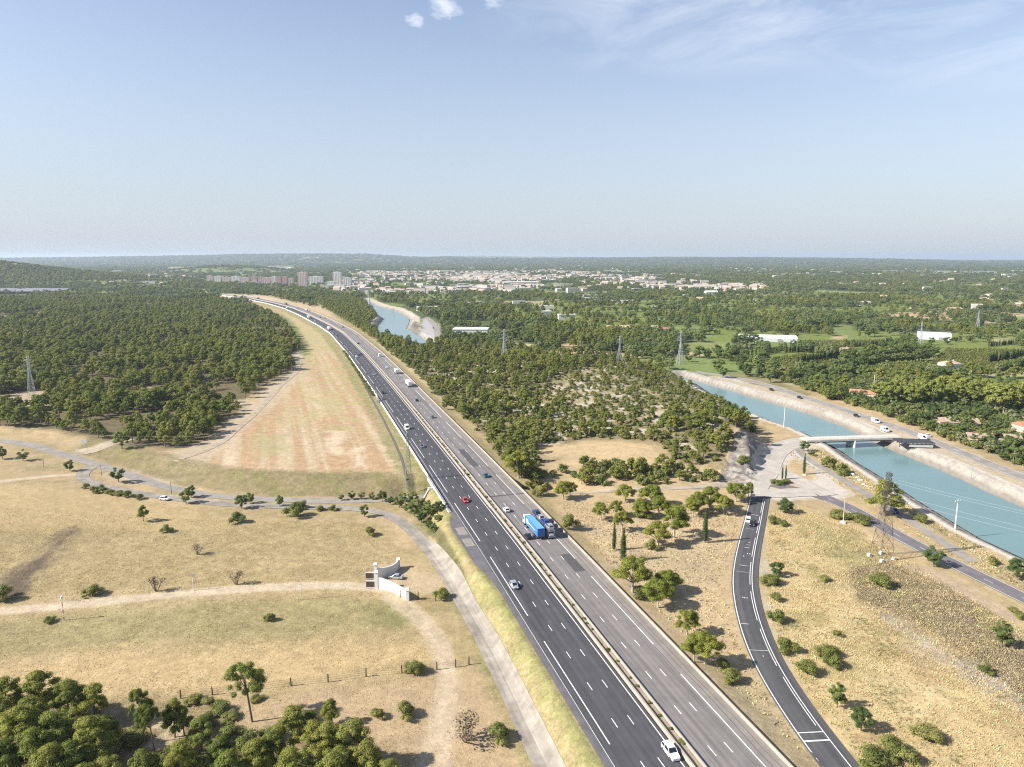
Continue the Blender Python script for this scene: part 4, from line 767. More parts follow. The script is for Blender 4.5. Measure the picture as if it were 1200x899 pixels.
# ------------------------------------------------------------------ single plants one can point at: (kind, px, py of the foot, height m, wide, label)
P1 = [
 # between the bottom groups
 ('pine', 236, 880, 6.6, 1.1, 'dark low pine between the slender pines and the tall one'), ('pine', 258, 905, 7.2, 1.15, 'dark round pine at the bottom between the two pine groups'), ('pine', 212, 915, 7.6, 1.1, 'pine at the bottom edge right of the foreground grove'), ('pine', 170, 925, 7.4, 1.15, 'pine at the bottom edge below the slender pines'), ('pine', 300, 915, 7.6, 1.15, 'pine at the bottom edge below the tall pine'), ('pine', 322, 905, 7.4, 1.1, 'pine at the bottom edge joining the bottom group'), ('bush', 150, 872, 2.4, 1.4, 'dark undergrowth bush right of the foreground grove'), ('bush', 200, 890, 2.6, 1.4, 'dark undergrowth bush below the pale forked pine'), ('bush', 268, 862, 2.0, 1.5, 'low scrub bush left of the tall pine stem'), ('bush', 318, 868, 2.2, 1.4, 'low scrub bush right of the tall pine stem'), ('bush', 240, 848, 1.8, 1.5, 'flat scrub bush below the fence bushes'), ('bush', 272, 842, 1.5, 1.5, 'flat scrub bush above the shade of the tall pine'), ('pine', 455, 940, 7.5, 1.1, 'last pine at the right end of the bottom edge group'),
 # right of the motorway
 ('umbrella', 660, 585, 7.5, 1.0, 'spreading pine beside the motorway barrier at the start of the dirt lane'),
 ('umbrella', 668, 583, 6, .9, 'smaller pine close behind the spreading one at the start of the dirt lane'),
 ('bush', 632, 581, 4, .9, 'grey green bush touching the motorway edge above the straw verge'),
 ('bush', 666, 619, 4.6, .8, 'lone light green shrub in the straw beside the blue lorry'),
 ('umbrella', 704, 610, 6.2, .95, 'round pine at the upper left of the roadside grove'),
 ('umbrella', 722, 605, 5.8, .95, 'round pine just right of the upper left one in the roadside grove'),
 ('umbrella', 729, 623, 6.6, .95, 'round pine standing over the two tall cypresses in the straw'),
 ('umbrella', 752, 606, 7.2, 1.0, 'pine in the middle of the grove below the dirt lane'),
 ('umbrella', 733, 589, 6.6, 1.1, 'broad pine touching the dirt lane at the head of the grove'),
 ('umbrella', 763, 592, 8.5, 1.1, 'tallest broad pine at the back of the grove by the dirt lane'),
 ('bush', 755, 606, 3.4, 1.0, 'round shrub under the middle pines of the grove'),
 ('umbrella', 772, 606, 7.6, 1.0, 'round pine right of the middle of the grove'),
 ('umbrella', 790, 630, 10.5, .95, 'large full pine at the right front of the roadside grove'),
 ('umbrella', 771, 640, 8.2, 1.15, 'flat topped pine standing in front of the grove over bare straw'),
 ('bush', 765, 644, 3.2, .8, 'low green shrub at the foot of the flat topped pine'),
 ('umbrella', 818, 601, 8.2, 1.05, 'pine on the right side of the grove near the single cypress'),
 ('umbrella', 832, 597, 8.6, 1.05, 'tall pine at the right back of the grove beside the ramp'),
 ('umbrella', 848, 603, 7.0, .95, 'pale green round pine at the right end of the grove'),
 ('umbrella', 812, 606, 6.4, .9, 'small pine just behind the single cypress'),
 ('umbrella', 862, 588, 7.4, 1.15, 'open umbrella pine with white branching trunk at the top of the ramp'),
 ('pine', 877, 585, 6.2, .9, 'upright dark pine at the top of the ramp beside the open umbrella pine'),
 ('cypress', 719.5, 645, 9.0, .95, 'left one of the two cypresses between motorway and grove'),
 ('cypress', 730, 658, 10.6, 1.15, 'right and taller one of the two cypresses between motorway and grove'),
 ('cypress', 826, 636, 11.6, .95, 'single tall cypress left of the ramp with a long shadow'),
 ('umbrella', 741, 694, 10.2, 1.05, 'big umbrella pine with bare trunk nearest the motorway'),
 ('umbrella', 781, 696, 7.4, 1.1, 'dark round pine right of the big umbrella pine'),
 ('umbrella', 771, 712, 7.8, 1.1, 'light green low pine in front of the big umbrella pine'),
 ('bush', 752, 700, 3.0, 1.0, 'low shrub under the big umbrella pine beside the motorway'),
 ('umbrella', 805, 744, 6.2, .95, 'small round pine alone between motorway and ramp'),
 ('umbrella', 826, 778, 7.2, 1.05, 'dark full pine nearest the camera between motorway and ramp'),
 ('umbrella', 813, 776, 6.8, .85, 'pale thin pine leaning against the dark full one near the ramp'),
 ('bush', 846, 786, 2.6, 1.0, 'dark bush right of the dark full pine near the ramp'),
 ('bush', 856, 799, 2.9, .95, 'bright green shrub on pale soil left of the ramp'),
 ('umbrella', 608, 560, 10.5, 1.15, 'big dark pine at the edge of the motorway below the rocky hill'),
 ('pine', 596, 548, 9.0, 1.1, 'dark pine behind the big one at the edge of the motorway'),
 # plaza and canal
 ('cypress', 916.5, 562, 6.4, .8, 'left one of the twin cypresses on the shrub island'),
 ('cypress', 920.5, 562, 6.2, .8, 'right one of the twin cypresses on the shrub island'),
 ('cypress', 942, 556, 9.2, .85, 'single cypress on the straw island of the plaza'),
 ('bush', 908, 566, 1.6, 1.5, 'left low shrub of the island under the twin cypresses'), ('bush', 915, 568, 1.8, 1.6, 'front low shrub of the island under the twin cypresses'), ('bush', 923, 566, 1.7, 1.4, 'right low shrub of the island under the twin cypresses'),
 ('broad', 943, 529, 5.2, 1.1, 'dark round tree beside the canal bridge end'), ('bush', 951, 534, 2.4, 1, 'small bush right of the dark tree beside the bridge end'),
 ('bush', 970, 548, 4.8, .9, 'upper one of two green bushes between plaza road and canal'), ('bush', 985, 554, 4.2, .8, 'lower one of two green bushes between plaza road and canal'), ('bush', 989, 557, 2.6, 1.1, 'dark low bush under the two green ones by the canal'),
 ('pine', 1036, 605, 12, 1.35, 'big dark pine beside the lattice pylon and the canal'), ('bush', 1079, 612, 3.4, .85, 'lone round bush between towpath and canal'),
 ('broad', 1094, 664, 6.2, 1.05, 'round tree casting shadow across the road along the canal'), ('broad', 1192, 679, 6.4, .95, 'tree at the right edge below the canal'), ('bush', 1162, 661, 2.2, 1.1, 'small scrubby bush between road and canal near the right edge'),
 ('broad', 920, 601, 5.6, 1.2, 'wide pale green tree in the corner of ramp and plaza'), ('bush', 906, 613, 2.6, 1, 'shrub at the ramp edge below the wide pale tree'), ('bush', 919, 616, 2.0, 1, 'thin shrub right of the one at the ramp edge'),
 ('bush', 983, 606, 3.0, 1.3, 'left shrub under the concrete lamp post'), ('bush', 1007, 612, 3.2, 1.4, 'right shrub beside the road below the concrete lamp post'), ('bush', 1000, 610, 2.6, 1.3, 'middle shrub beside the road below the concrete lamp post'),
 ('broad', 910, 675, 4.8, 1.05, 'green bushy tree right of the ramp at its bend'), ('bush', 905, 685, 2.9, 1.1, 'shrub at the foot of the bushy tree right of the ramp'),
 ('bush', 1031, 686, 3.9, 1.0, 'dark green round bush in the brown scrub right of centre'), ('bush', 909, 703, 2.2, .95, 'small green shrub right of the ramp above another one'), ('bush', 910, 729, 3.0, .9, 'dark shrub close to the ramp at its straight part'), ('bush', 921, 763, 3.0, 1.0, 'grey green shrub right of the ramp beside its double line'),
 ('bush', 971, 770, 2.8, 1.0, 'green shrub in the straw, upper one of a pair'), ('bush', 976, 782, 2.6, 1.0, 'green shrub in the straw, lower one of a pair'), ('bush', 945, 788, 3.2, .9, 'thin grey shrub right of the ramp below the pair'), ('bush', 982, 746, 1.5, 1.0, 'tiny dark shrub in the straw field'),
 ('broad', 981, 829, 5.0, .75, 'grey green bushy tree near the lower part of the ramp'), ('broad', 1009, 856, 4.9, .95, 'pale grey green bushy tree lowest beside the ramp'), ('bush', 1084, 864, 2.8, 1.2, 'faded shrub out in the golden straw field'), ('bush', 1042, 886, 3.4, 1.1, 'bright green shrub at the lower edge right of the ramp'), ('bush', 1019, 896, 3.2, 1.2, 'yellow green shrub at the bottom edge right of the ramp'), ('bush', 1063, 895, 2.8, 1.2, 'wide low shrub at the bottom edge in the straw'),
 ('broad', 1174, 758, 5.9, .8, 'dark green tree among brown scrub near the right edge'), ('bush', 1157, 789, 1.9, 1, 'small bush on the pale stony strip'), ('bush', 1196, 724, 1.6, 1.3, 'low bush beside the road at the right edge'), ('bush', 1187, 717, 1.4, 1.2, 'lowest bush beside the road at the right edge'), ('bush', 967, 680, 1.5, 1.6, 'flat olive shrub in the straw left of the pylon'),
 ('bush', 870, 543, 3.4, 1.2, 'pale bush at the foot of the dark rock cutting'),
 # left, low fields
 ('broad', 139, 565, 6.4, 1.05, 'dense dark round tree on the grass island of the left lanes'), ('broad', 82, 552, 5.2, .95, 'dark tree left of the lane junction'), ('broad', 27, 540, 5, 1.1, 'round bush tree beside the left lane near the edge'), ('broad', 3, 538, 5.4, 1, 'dark tree cut by the left edge beside the lane'),
 ('broad', 218, 590, 6.2, .9, 'tree with two crowns beside the white car on the lane'), ('broad', 224, 583, 5.2, 1, 'dark tree behind the two crowned one between the lanes'), ('pine', 168, 611, 6.2, .8, 'lone leaning pine in the straw field left'), ('bush', 196, 623, 2.4, 1, 'small dark bush right of the lone leaning pine'), ('dead', 232, 650, 2.6, 1, 'bare twiggy bush below the lone pine'), ('dead', 183, 693, 3.4, .9, 'left one of two bare bushes above the dirt track'), ('dead', 277, 685, 3.2, .9, 'right one of two bare bushes above the dirt track'), ('bush', 107, 698, 2.9, 1.1, 'green bush above the dirt track left'), ('bush', 57, 729, 1.7, 1, 'small dark bush below the dirt track left'), ('bush', 0, 704, 4, 1, 'dark bush cut by the left edge above the dirt track'),
 ('bush', 279, 612, 3.6, .95, 'bright green shrub below the lane in the straw'), ('broad', 283, 596, 5.6, .95, 'left tree of the pair between the two lanes'), ('broad', 293, 590, 4.6, 1, 'right dark tree of the pair between the two lanes'), ('broad', 328, 593, 4.6, .8, 'small tree between the two lanes left of the hedge'), ('bush', 347, 605, 4.8, .95, 'yellow green tree like shrub below the lane'), ('bush', 354, 596, 3, 1, 'shrub close right of the yellow green one'), ('bush', 376, 598, 2, 1.1, 'left low shrub on the lower lane edge'), ('bush', 391, 598, 2, 1.1, 'right low shrub on the lower lane edge'),
 ('broad', 427, 606, 5.2, .8, 'dark tree on the inner bend of the lane'), ('bush', 433, 628, 3.2, .85, 'dark bush alone in the field above the white gate'), ('bush', 316, 728, 2.3, .7, 'tiny upright bush alone in the mown field'), ('bush', 485, 790, 3.2, .8, 'upright bush at the post fence'), ('bush', 474, 841, 3.2, .9, 'round green bush in the trampled field at the bottom'), ('bush', 443, 842, 2.0, 1.1, 'low green bush left of the round one'), ('dead', 546, 868, 3.8, 1.3, 'wide brown bush near the ditch at the bottom'), ('bush', 584, 868, 3.2, 1, 'green bush in the ditch beside the pale lane'), ('bush', 519, 701, 2.6, 1.1, 'bush in the ditch right of the white gate'),
 # bottom left pines
 ('tall', 296, 846, 13.0, .95, 'tall umbrella shaped pine with bare leaning trunk at the post fence'),
 ('pine', 10, 848, 9.5, 1.1, 'pine at the left edge at the back of the foreground grove'), ('pine', 48, 846, 10.0, 1.15, 'broad pine at the back of the foreground grove'), ('pine', 82, 850, 9.0, 1.1, 'second broad pine at the back of the foreground grove'), ('pine', 112, 850, 8.6, 1.0, 'pine at the right back end of the foreground grove'), ('pine', 25, 895, 10.5, 1.2, 'grey green pine in the middle of the foreground grove left'), ('pine', 66, 890, 10.5, 1.2, 'pine in the middle of the foreground grove'), ('pine', 110, 905, 10.0, 1.2, 'bright tipped pine at the front of the foreground grove'), ('pine', 8, 920, 9.5, 1.1, 'pine in the lower left corner of the picture'), ('pine', 60, 935, 9.0, 1.2, 'pine cut by the bottom edge in the foreground grove'), ('pine', 108, 950, 9, 1.2, 'pale pine cut by the bottom edge right of the foreground grove'), ('pine', 88, 868, 7, 1.1, 'small pine between the rows of the foreground grove'),
 ('tall', 170, 872, 11.5, .62, 'slender pine with visible trunk standing right of the foreground grove'), ('tall', 182, 884, 11.0, .66, 'slender pine leaning right with visible trunk'), ('pine', 205, 864, 8.4, .9, 'pine with pale forked trunk beside the slender ones'), ('pine', 216, 862, 6.0, .9, 'small dark pine right of the slender ones'), ('bush', 228, 824, 1.8, 1.2, 'low bush near the left fence posts'), ('bush', 260, 832, 2.2, 1.4, 'scrubby bush below the fence left of the tall pine'), ('bush', 245, 826, 1.6, 1.3, 'scrubby low bush between fence post and tall pine'), ('bush', 285, 880, 3.2, 1.2, 'bush in the shade below the tall pine'),
 ('pine', 344, 884, 9.6, 1.1, 'dark pine left in the bottom group by the fence'), ('pine', 389, 850, 5.4, .9, 'small separate pine behind the bottom group'), ('pine', 368, 900, 8.6, 1.1, 'pine in the middle of the bottom group'), ('pine', 386, 905, 9, 1.1, 'bright pine in the middle of the bottom group'), ('pine', 413, 905, 9.4, 1.2, 'dark full pine right in the bottom group'), ('pine', 432, 925, 8.8, 1.1, 'pine at the right end of the bottom group'), ('pine', 345, 935, 9, 1.2, 'pine cut by the bottom edge in the bottom group'), ('pine', 268, 930, 7.6, 1.1, 'green pine cut by the bottom edge between the groups'), ('bush', 236, 905, 3, 1.2, 'dark bush in the shade between the two pine groups'), ('bush', 300, 820, 1.3, 1.3, 'low bush at the foot of the fence'),
 ('pine', 393, 938, 9, 1.2, 'pine cut by the bottom edge under the middle of the bottom group'),
 ('broad', 143, 526, 9, .95, 'tall pale stemmed tree at the forest edge beside the lay-by'), ('broad', 484, 491, 6, .9, 'round tree alone on the bank right of the motorway'), ('bush', 514, 478, 3, 1, 'dark bush alone on the bank right of the motorway'), ('bush', 508, 482, 2.6, 1, 'second dark bush on the bank right of the motorway'),
]
P1.pop(); P1[-2] = ('broad', 521, 479, 6, .9, 'round tree alone on the bank right of the motorway'); P1[-1] = ('bush', 511, 462, 3.6, 1.2, 'dark bush alone on the bank right of the motorway')
P1 += [('pine', x_, y_, h_, 1.15, l_) for x_, y_, h_, l_ in ((35, 868, 8.6, 'pine filling the gap in the second row of the foreground grove, left one'), (128, 880, 7.6, 'pine filling the gap in the second row of the foreground grove, right one'), (-5, 880, 9, 'pine half outside the left edge in the foreground grove'), (40, 915, 9.4, 'rounded pine low in the foreground grove near the left corner'), (85, 925, 9, 'rounded pine low in the middle of the foreground grove'), (130, 935, 7.5, 'small pine low at the right side of the foreground grove'), (362, 872, 6.5, 'lower dark pine behind the bottom group'), (402, 925, 8, 'pine low between the others of the bottom group'))]
for k, px, py, h, wd, lab in P1:
    x, y = at_px(px, py); plant(k, x, y, h*1.06, lab, None, wd*(1.12 if k not in ('cypress', 'pine', 'tall') else .98))
EDGE = [(400, 586.5), (412, 585.5), (424, 585), (436, 585.5), (448, 588), (458, 591), (468, 595), (477, 600), (486, 606), (494, 612), (502, 619), (508, 625), (513, 612), (504, 606), (494, 599), (484, 593), (472, 588), (515, 600)]
for px, py in EDGE:
    x, y = at_px(px, py); plant('broad', x, y, rnd.uniform(3.4, 6.4) if px > 440 else rnd.uniform(2.6, 3.6), 'dense green bushy tree of the thicket between lane and motorway bridge', 'thicket beside the motorway bridge', 1.15)
for px, py in [(108, 575), (114, 578), (121, 577), (128, 579), (134, 580), (141, 580), (148, 582), (155, 583), (163, 585), (118, 574), (100, 572)]:
    x, y = at_px(px, py); plant('bush', x, y, rnd.uniform(1.4, 2.6), 'grey green shrub in the row along the lower lane', 'shrubs along the lower lane', 1.2)
for i in range(70):
    s_ = 42 + i*4.6 + rnd.uniform(-2.2, 2.2); p = mw(s_, rnd.uniform(2.1, 2.9), 0)[0]; plant('bush', p[0], p[1], rnd.uniform(.22, .55), 'small green tuft growing between the two barriers of the median', 'tufts on the median', rnd.uniform(1.4, 2.6), z=.06)
for i in range(30):                                   # the hedge under the motorway bank
    t = i/29; px = 402 + (436 - 402)*t; py = 412 + (464 - 412)*t
    x, y = at_px(px + 1, py); plant('bush', x, y, rnd.uniform(1.6, 2.4), 'dark shrub of the hedge at the foot of the motorway bank', 'hedge under the motorway bank', 1.1)
# plane trees beyond the canal road
for px, py, h in ((1031, 473, 15), (1044, 476, 16), (1055, 470, 17), (1068, 478, 16), (1080, 472, 17), (1092, 478, 17), (1104, 470, 17), (1117, 476, 16), (1128, 472, 17), (1140, 477, 16), (1152, 473, 17), (1166, 484, 20), (1176, 486, 19), (1188, 476, 17), (1199, 482, 19), (1210, 476, 18)):
    x, y = at_px(px, py); plant('plane', x, y, h, 'tall yellow green plane tree of the row beyond the canal road', 'row of plane trees beyond the canal', 1.12, q='lo')
LABS = {('pine', 0): ('rounded olive green pine packed in the dense forest left of the motorway', 'pines of the forest left of the motorway'), ('pine', 1): ('bushy pine on the rocky hill between motorway and canal', 'pines on the rocky hill'), ('bush', 1): ('low shrub between the rocks of the hill right of the motorway', 'shrubs on the rocky hill'),
 ('pine', 2): ('young pine in the scrub between dirt lane and hill', 'young pines in the scrub above the dirt lane'), ('bush', 2): ('shrub in the scrub between dirt lane and hill', 'shrubs above the dirt lane'), ('pine', 3): ('pine on the bank between motorway and upper canal', 'pines between motorway and upper canal'), ('broad', 4): ('leafy green tree in the wooded valley beyond the canal', 'trees of the valley'), ('pine', 5): ('dark conifer in the wooded valley beyond the canal', 'dark conifers of the valley'), ('poplar', 4): ('slim poplar rising from the valley woods', 'poplars of the valley'),
 ('broad', 6): ('small leafy tree along the road beyond the canal', 'trees along the eastern canal road'), ('bush', 6): ('bush along the road beyond the canal', 'bushes along the eastern canal road'), ('cypress', 7): ('dark cypress of a windbreak row among the valley fields', 'windbreak rows'), ('broad', 7): ('tree of a windbreak row among the valley fields', 'windbreak trees'), ('bush', 7): ('clipped bush of a hedge among the valley fields', 'field hedge'), ('poplar', 7): ('slim poplar of a row in the valley', 'poplar rows')}
LABS[('bush', 8)] = ('small round bush in an orchard row among the valley fields', 'orchard rows'); LABS[('broad', 2)] = LABS[('broad', 4)]; LABS[('poplar', 4)] = LABS[('poplar', 4)]
MARKS = {0: [((38, 470), 'near the silver pylon'), ((115, 520), 'behind the white notice board and lay by'), ((215, 525), 'at the front corner by the straw'), ((275, 490), 'along the field track'), ((335, 440), 'at the upper end of the field track'), ((2, 495), 'at the left edge')],
 1: [((610, 530), 'just above the motorway barrier'), ((690, 510), 'behind the grass clearing'), ((780, 515), 'right of the grass clearing'), ((845, 515), 'above the dark rock cutting'), ((855, 480), 'on the canal side'), ((720, 450), 'on the bare crown'), ((560, 450), 'on the left shoulder'), ((560, 410), 'on its far edge')],
 2: [((620, 560), 'near the motorway'), ((690, 560), 'left of the middle'), ((760, 555), 'right of the middle'), ((850, 560), 'near the plaza')], 3: [((380, 358), 'at the far end'), ((435, 380), 'by the lake bend'), ((465, 402), 'at the near end')],
 4: [((1100, 480), 'near the ruined barn'), ((880, 430), 'beside the canal end'), ((1010, 415), 'by the farm building'), ((1090, 400), 'by the white greenhouse'), ((770, 400), 'near the cream country house'), ((900, 400), 'near the long greenhouse'), ((560, 385), 'by the white shed'), ((1180, 440), 'by the plane row')], 5: [((1100, 480), 'near the ruined barn'), ((880, 430), 'beside the canal end'), ((1090, 400), 'by the white greenhouse'), ((770, 400), 'near the country house'), ((560, 385), 'by the white shed')],
 6: [((920, 450), 'left of the junction'), ((980, 470), 'opposite the slim white pole'), ((1040, 490), 'opposite the canal bridge'), ((1110, 510), 'by the barn roofs'), ((1180, 540), 'at the right edge'), ((1012, 460), 'near the orange tiled house'), ((1130, 480), 'under the plane trees')]}
MARKW = {k: [(on_plane(*p)[:2], t) for p, t in v] for k, v in MARKS.items()}
def near_mark(lab, x, y, code, h, k):
    if int(code) not in MARKW: return lab
    m = min(MARKW[int(code)], key=lambda q: math.hypot(q[0][0] - x, q[0][1] - y))[1]
    short = {('pine', 0): 'pine of the dense left forest', ('pine', 1): 'pine on the rocky hill', ('bush', 1): 'shrub on the rocky hill', ('pine', 2): 'young pine in the scrub above the dirt lane', ('bush', 2): 'shrub in the scrub above the dirt lane', ('pine', 3): 'pine on the bank between motorway and lake', ('broad', 4): 'leafy valley tree', ('pine', 5): 'dark valley conifer', ('poplar', 4): 'slim valley poplar', ('broad', 6): 'leafy tree along the eastern canal road', ('bush', 6): 'bush along the eastern canal road'}[k, int(code)]
    mid = {'pine': 7, 'broad': 8, 'bush': 2.6, 'poplar': 14}[k]
    return ('tall ' if h > mid*1.15 else 'low ' if h < mid*.8 else 'middling ') + short + ' ' + m
LIM = {'pine': 296, 'broad': 296, 'bush': 296, 'cypress': 200, 'poplar': 120, 'plane': 60, 'dead': 20, 'umbrella': 60}
REST = {}
for k, arrs in SC.items():
    A = np.concatenate(arrs); A = A[in_view(A[:, 0], A[:, 1], 1.3)]
    A = A[np.argsort(-A[:, 2]*np.minimum(A[:, 3], 1.3)/np.hypot(A[:, 0], A[:, 1]))]
    inside = in_view(A[:, 0], A[:, 1], .99); A = np.concatenate([A[inside], A[~inside]])
    n = max(0, min(LIM[k] - CNT.get(k, 0), int(inside.sum())))
    zz = H(A[:, 0], A[:, 1])
    for i in range(n):
        lab, grp = LABS[k, int(A[i, 4])]; lab = near_mark(lab, A[i, 0], A[i, 1], A[i, 4], A[i, 2], k); plant(k, A[i, 0], A[i, 1], A[i, 2], lab, grp, A[i, 3], z=float(zz[i]), q='lo', v=i % SPEC[k][6])
    if len(A) > n: REST[k] = np.c_[A[n:], zz[n:]]
print('individual plants', CNT, 'rest', {k: len(v) for k, v in REST.items()})
def stuff_instances(name, kind, A, trunk=True):
    """one object holding the rest of a wood: trees of the kinds above set on its points"""
    pro = []
    for v in range(SPEC[kind][6]):
        c = next(o for o in COL.objects if o.name.split('.')[0] == 'crown' and o.data == MESH[kind, v, 'lo'][0]); t = next(o for o in c.parent.children if o.name.startswith('trunk')); pro.append((c, t))
    me = bpy.data.meshes.new(name); me.vertices.add(len(A)); me.vertices.foreach_set('co', np.stack([A[:, 0], A[:, 1], A[:, 5]], 1).astype(np.float32).ravel())
    s = A[:, 2]/NAT_H[kind]; S = np.stack([s*A[:, 3], s*A[:, 3], s], 1); rr = np.random.default_rng(77)
    for nm, typ, dat, key in (('scl', 'FLOAT_VECTOR', S, 'vector'), ('rot', 'FLOAT', rr.uniform(0, 6.28, len(A)), 'value'), ('pick', 'INT', rr.integers(0, len(pro), len(A)), 'value')):
        a = me.attributes.new(nm, typ, 'POINT'); a.data.foreach_set(key, dat.astype(np.int32 if typ == 'INT' else np.float32).ravel())
    o = bpy.data.objects.new(name, me); COL.objects.link(o); tag(o, kind='stuff')
    g = bpy.data.node_groups.new(name + '_scatter', 'GeometryNodeTree'); g.interface.new_socket('Geometry', in_out='INPUT', socket_type='NodeSocketGeometry'); g.interface.new_socket('Geometry', in_out='OUTPUT', socket_type='NodeSocketGeometry')
    n = g.nodes; l = g.links; gi = n.new('NodeGroupInput'); go_ = n.new('NodeGroupOutput'); ip = n.new('GeometryNodeInstanceOnPoints'); jn = n.new('GeometryNodeJoinGeometry')
    for c, t in reversed(pro):
        j = n.new('GeometryNodeJoinGeometry')
        for ob in (c, t)[:2 if trunk else 1]:
            oi = n.new('GeometryNodeObjectInfo'); oi.transform_space = 'ORIGINAL'; oi.inputs['Object'].default_value = ob; l.new(oi.outputs['Geometry'], j.inputs[0])
        gt_ = n.new('GeometryNodeGeometryToInstance'); l.new(j.outputs[0], gt_.inputs[0]); l.new(gt_.outputs[0], jn.inputs[0])
    def at(nm, typ): a = n.new('GeometryNodeInputNamedAttribute'); a.data_type = typ; a.inputs[0].default_value = nm; return a.outputs[0]
    cx = n.new('ShaderNodeCombineXYZ'); l.new(at('rot', 'FLOAT'), cx.inputs[2])
    l.new(gi.outputs[0], ip.inputs['Points']); l.new(jn.outputs[0], ip.inputs['Instance']); ip.inputs['Pick Instance'].default_value = True
    l.new(at('pick', 'INT'), ip.inputs['Instance Index']); l.new(cx.outputs[0], ip.inputs['Rotation']); l.new(at('scl', 'FLOAT_VECTOR'), ip.inputs['Scale']); l.new(ip.outputs[0], go_.inputs[0])
    md = o.modifiers.new('scatter', 'NODES'); md.node_group = g; return o
for k, nm in (('pine', 'pine_forest'), ('broad', 'broadleaf_woodland'), ('poplar', 'distant_poplars'), ('bush', 'hillside_scrub'), ('cypress', 'distant_cypresses')):
    if k in REST: stuff_instances(nm, k, REST[k])
# ---- dry grass: straw stalks and tufts standing over the near ground
r = np.random.default_rng(21)
def stalks(P, n, h, wdt, cols, name, thin=None, clump=.45, per=4):
    lo, hi = P.min(0), P.max(0); x = r.uniform(lo[0], hi[0], n); y = r.uniform(lo[1], hi[1], n)
    k = np.ones(n, bool)
    for tp, tw in TRACKS: k &= np.abs(poly_coords(tp, x, y)[1]) > tw
    k &= (sdpoly(P, x, y, 10) > .3) & in_view(x, y, 1.1) & clear_of_roads(x, y, .8 if thin is None else .8) 
    if thin is not None: k &= r.uniform(size=n) < thin(x, y)
    x, y = x[k], y[k]; z = H(x, y); m = len(x)
    cx_ = np.repeat(x, per) + r.normal(size=m*per)*clump*.5; cy_ = np.repeat(y, per) + r.normal(size=m*per)*clump*.5; cz = np.repeat(z, per)
    a = r.uniform(0, 6.28, m*per); hh = h*r.uniform(.5, 1.3, m*per); ww = wdt*r.uniform(.6, 1.4, m*per); lx = r.normal(size=m*per)*.28*hh + .12*hh; ly = r.normal(size=m*per)*.28*hh
    b = np.stack([cx_, cy_, cz - .05], 1); d = np.stack([np.cos(a)*ww, np.sin(a)*ww, 0*a], 1); t = b + np.stack([lx, ly, hh], 1)
    V = np.stack([b - d, b + d, t + d*.5, t - d*.5], 1).reshape(-1, 3)
    cum_ = np.cumsum([c[1] for c in cols]); nz = fbm(x/9, y/9, 311, 3)*2.2 - .6 + r.normal(size=m)*.22; mi = np.repeat(np.minimum(np.searchsorted(cum_, np.clip(nz, 0, .999)), len(cols) - 1), per); o = from_arrays(name, V, np.arange(len(V)).reshape(-1, 4), [c[0] for c in cols], fmat=mi); tag(o, kind='stuff'); return o
straw = mat('straw', (.52, .42, .22), .9, .2, .5); straw2 = mat('ripe_straw', (.40, .28, .13), .9, .2, .5); weed = mat('green_weed', (.20, .20, .08), .9, .25, .5); brown_w = mat('withered_weed', (.27, .21, .135), .9, .25, .5)
stalks(pl([(897, 600), (940, 592), (1000, 615), (1075, 660), (1210, 742), (1215, 960), (1012, 960), (960, 850), (905, 760), (893, 690)], -1.5), 52000, .36, .06, [(straw, .66), (straw2, .18), (brown_w, .05), (weed, .11)], 'golden_straw', lambda x, y: .25 + .9*fbm(x/7, y/7, 301, 2) - .2, per=4)
stalks(pl([(990, 665), (1040, 655), (1100, 680), (1200, 735), (1215, 840), (1160, 790), (1080, 735), (1000, 700)], -1.5), 16000, .34, .075, [(brown_w, .72), (weed, .18), (straw, .1)], 'withered_scrub', per=4, clump=.7)
stalks(pl([(905, 520), (960, 512), (1000, 545), (1060, 582), (1150, 640), (1215, 676), (1215, 712), (1110, 650), (1040, 605), (985, 570), (940, 545)], -1.5), 6000, .45, .12, [(straw, .6), (weed, .25), (brown_w, .15)], 'canal_side_grass', per=3)
stalks(pl([(650, 590), (740, 585), (880, 590), (870, 620), (850, 680), (870, 760), (935, 850), (985, 960), (930, 960), (860, 850), (760, 740), (690, 640)], -1.5), 9000, .4, .11, [(straw, .68), (weed, .2), (brown_w, .12)], 'roadside_straw', per=3)
stalks(pl([(380, 395), (405, 420), (445, 480), (480, 540), (525, 612), (560, 680), (612, 760), (700, 960), (660, 960), (560, 720), (500, 620), (455, 570), (478, 560)], -2), 26000, .45, .11, [(straw, .46), (weed, .46), (brown_w, .08)], 'verge_grass', lambda x, y: np.where(np.hypot(x, y) < 420, .9, .2), per=3)
stalks(pl([(-20, 600), (440, 612), (500, 690), (535, 780), (600, 960), (-20, 960)], -6), 70000, .2, .07, [(straw, .66), (straw2, .14), (weed, .20)], 'field_stubble', lambda x, y: 1.1*fbm(x/9, y/9, 305, 3) - .1, per=3, clump=1.6)
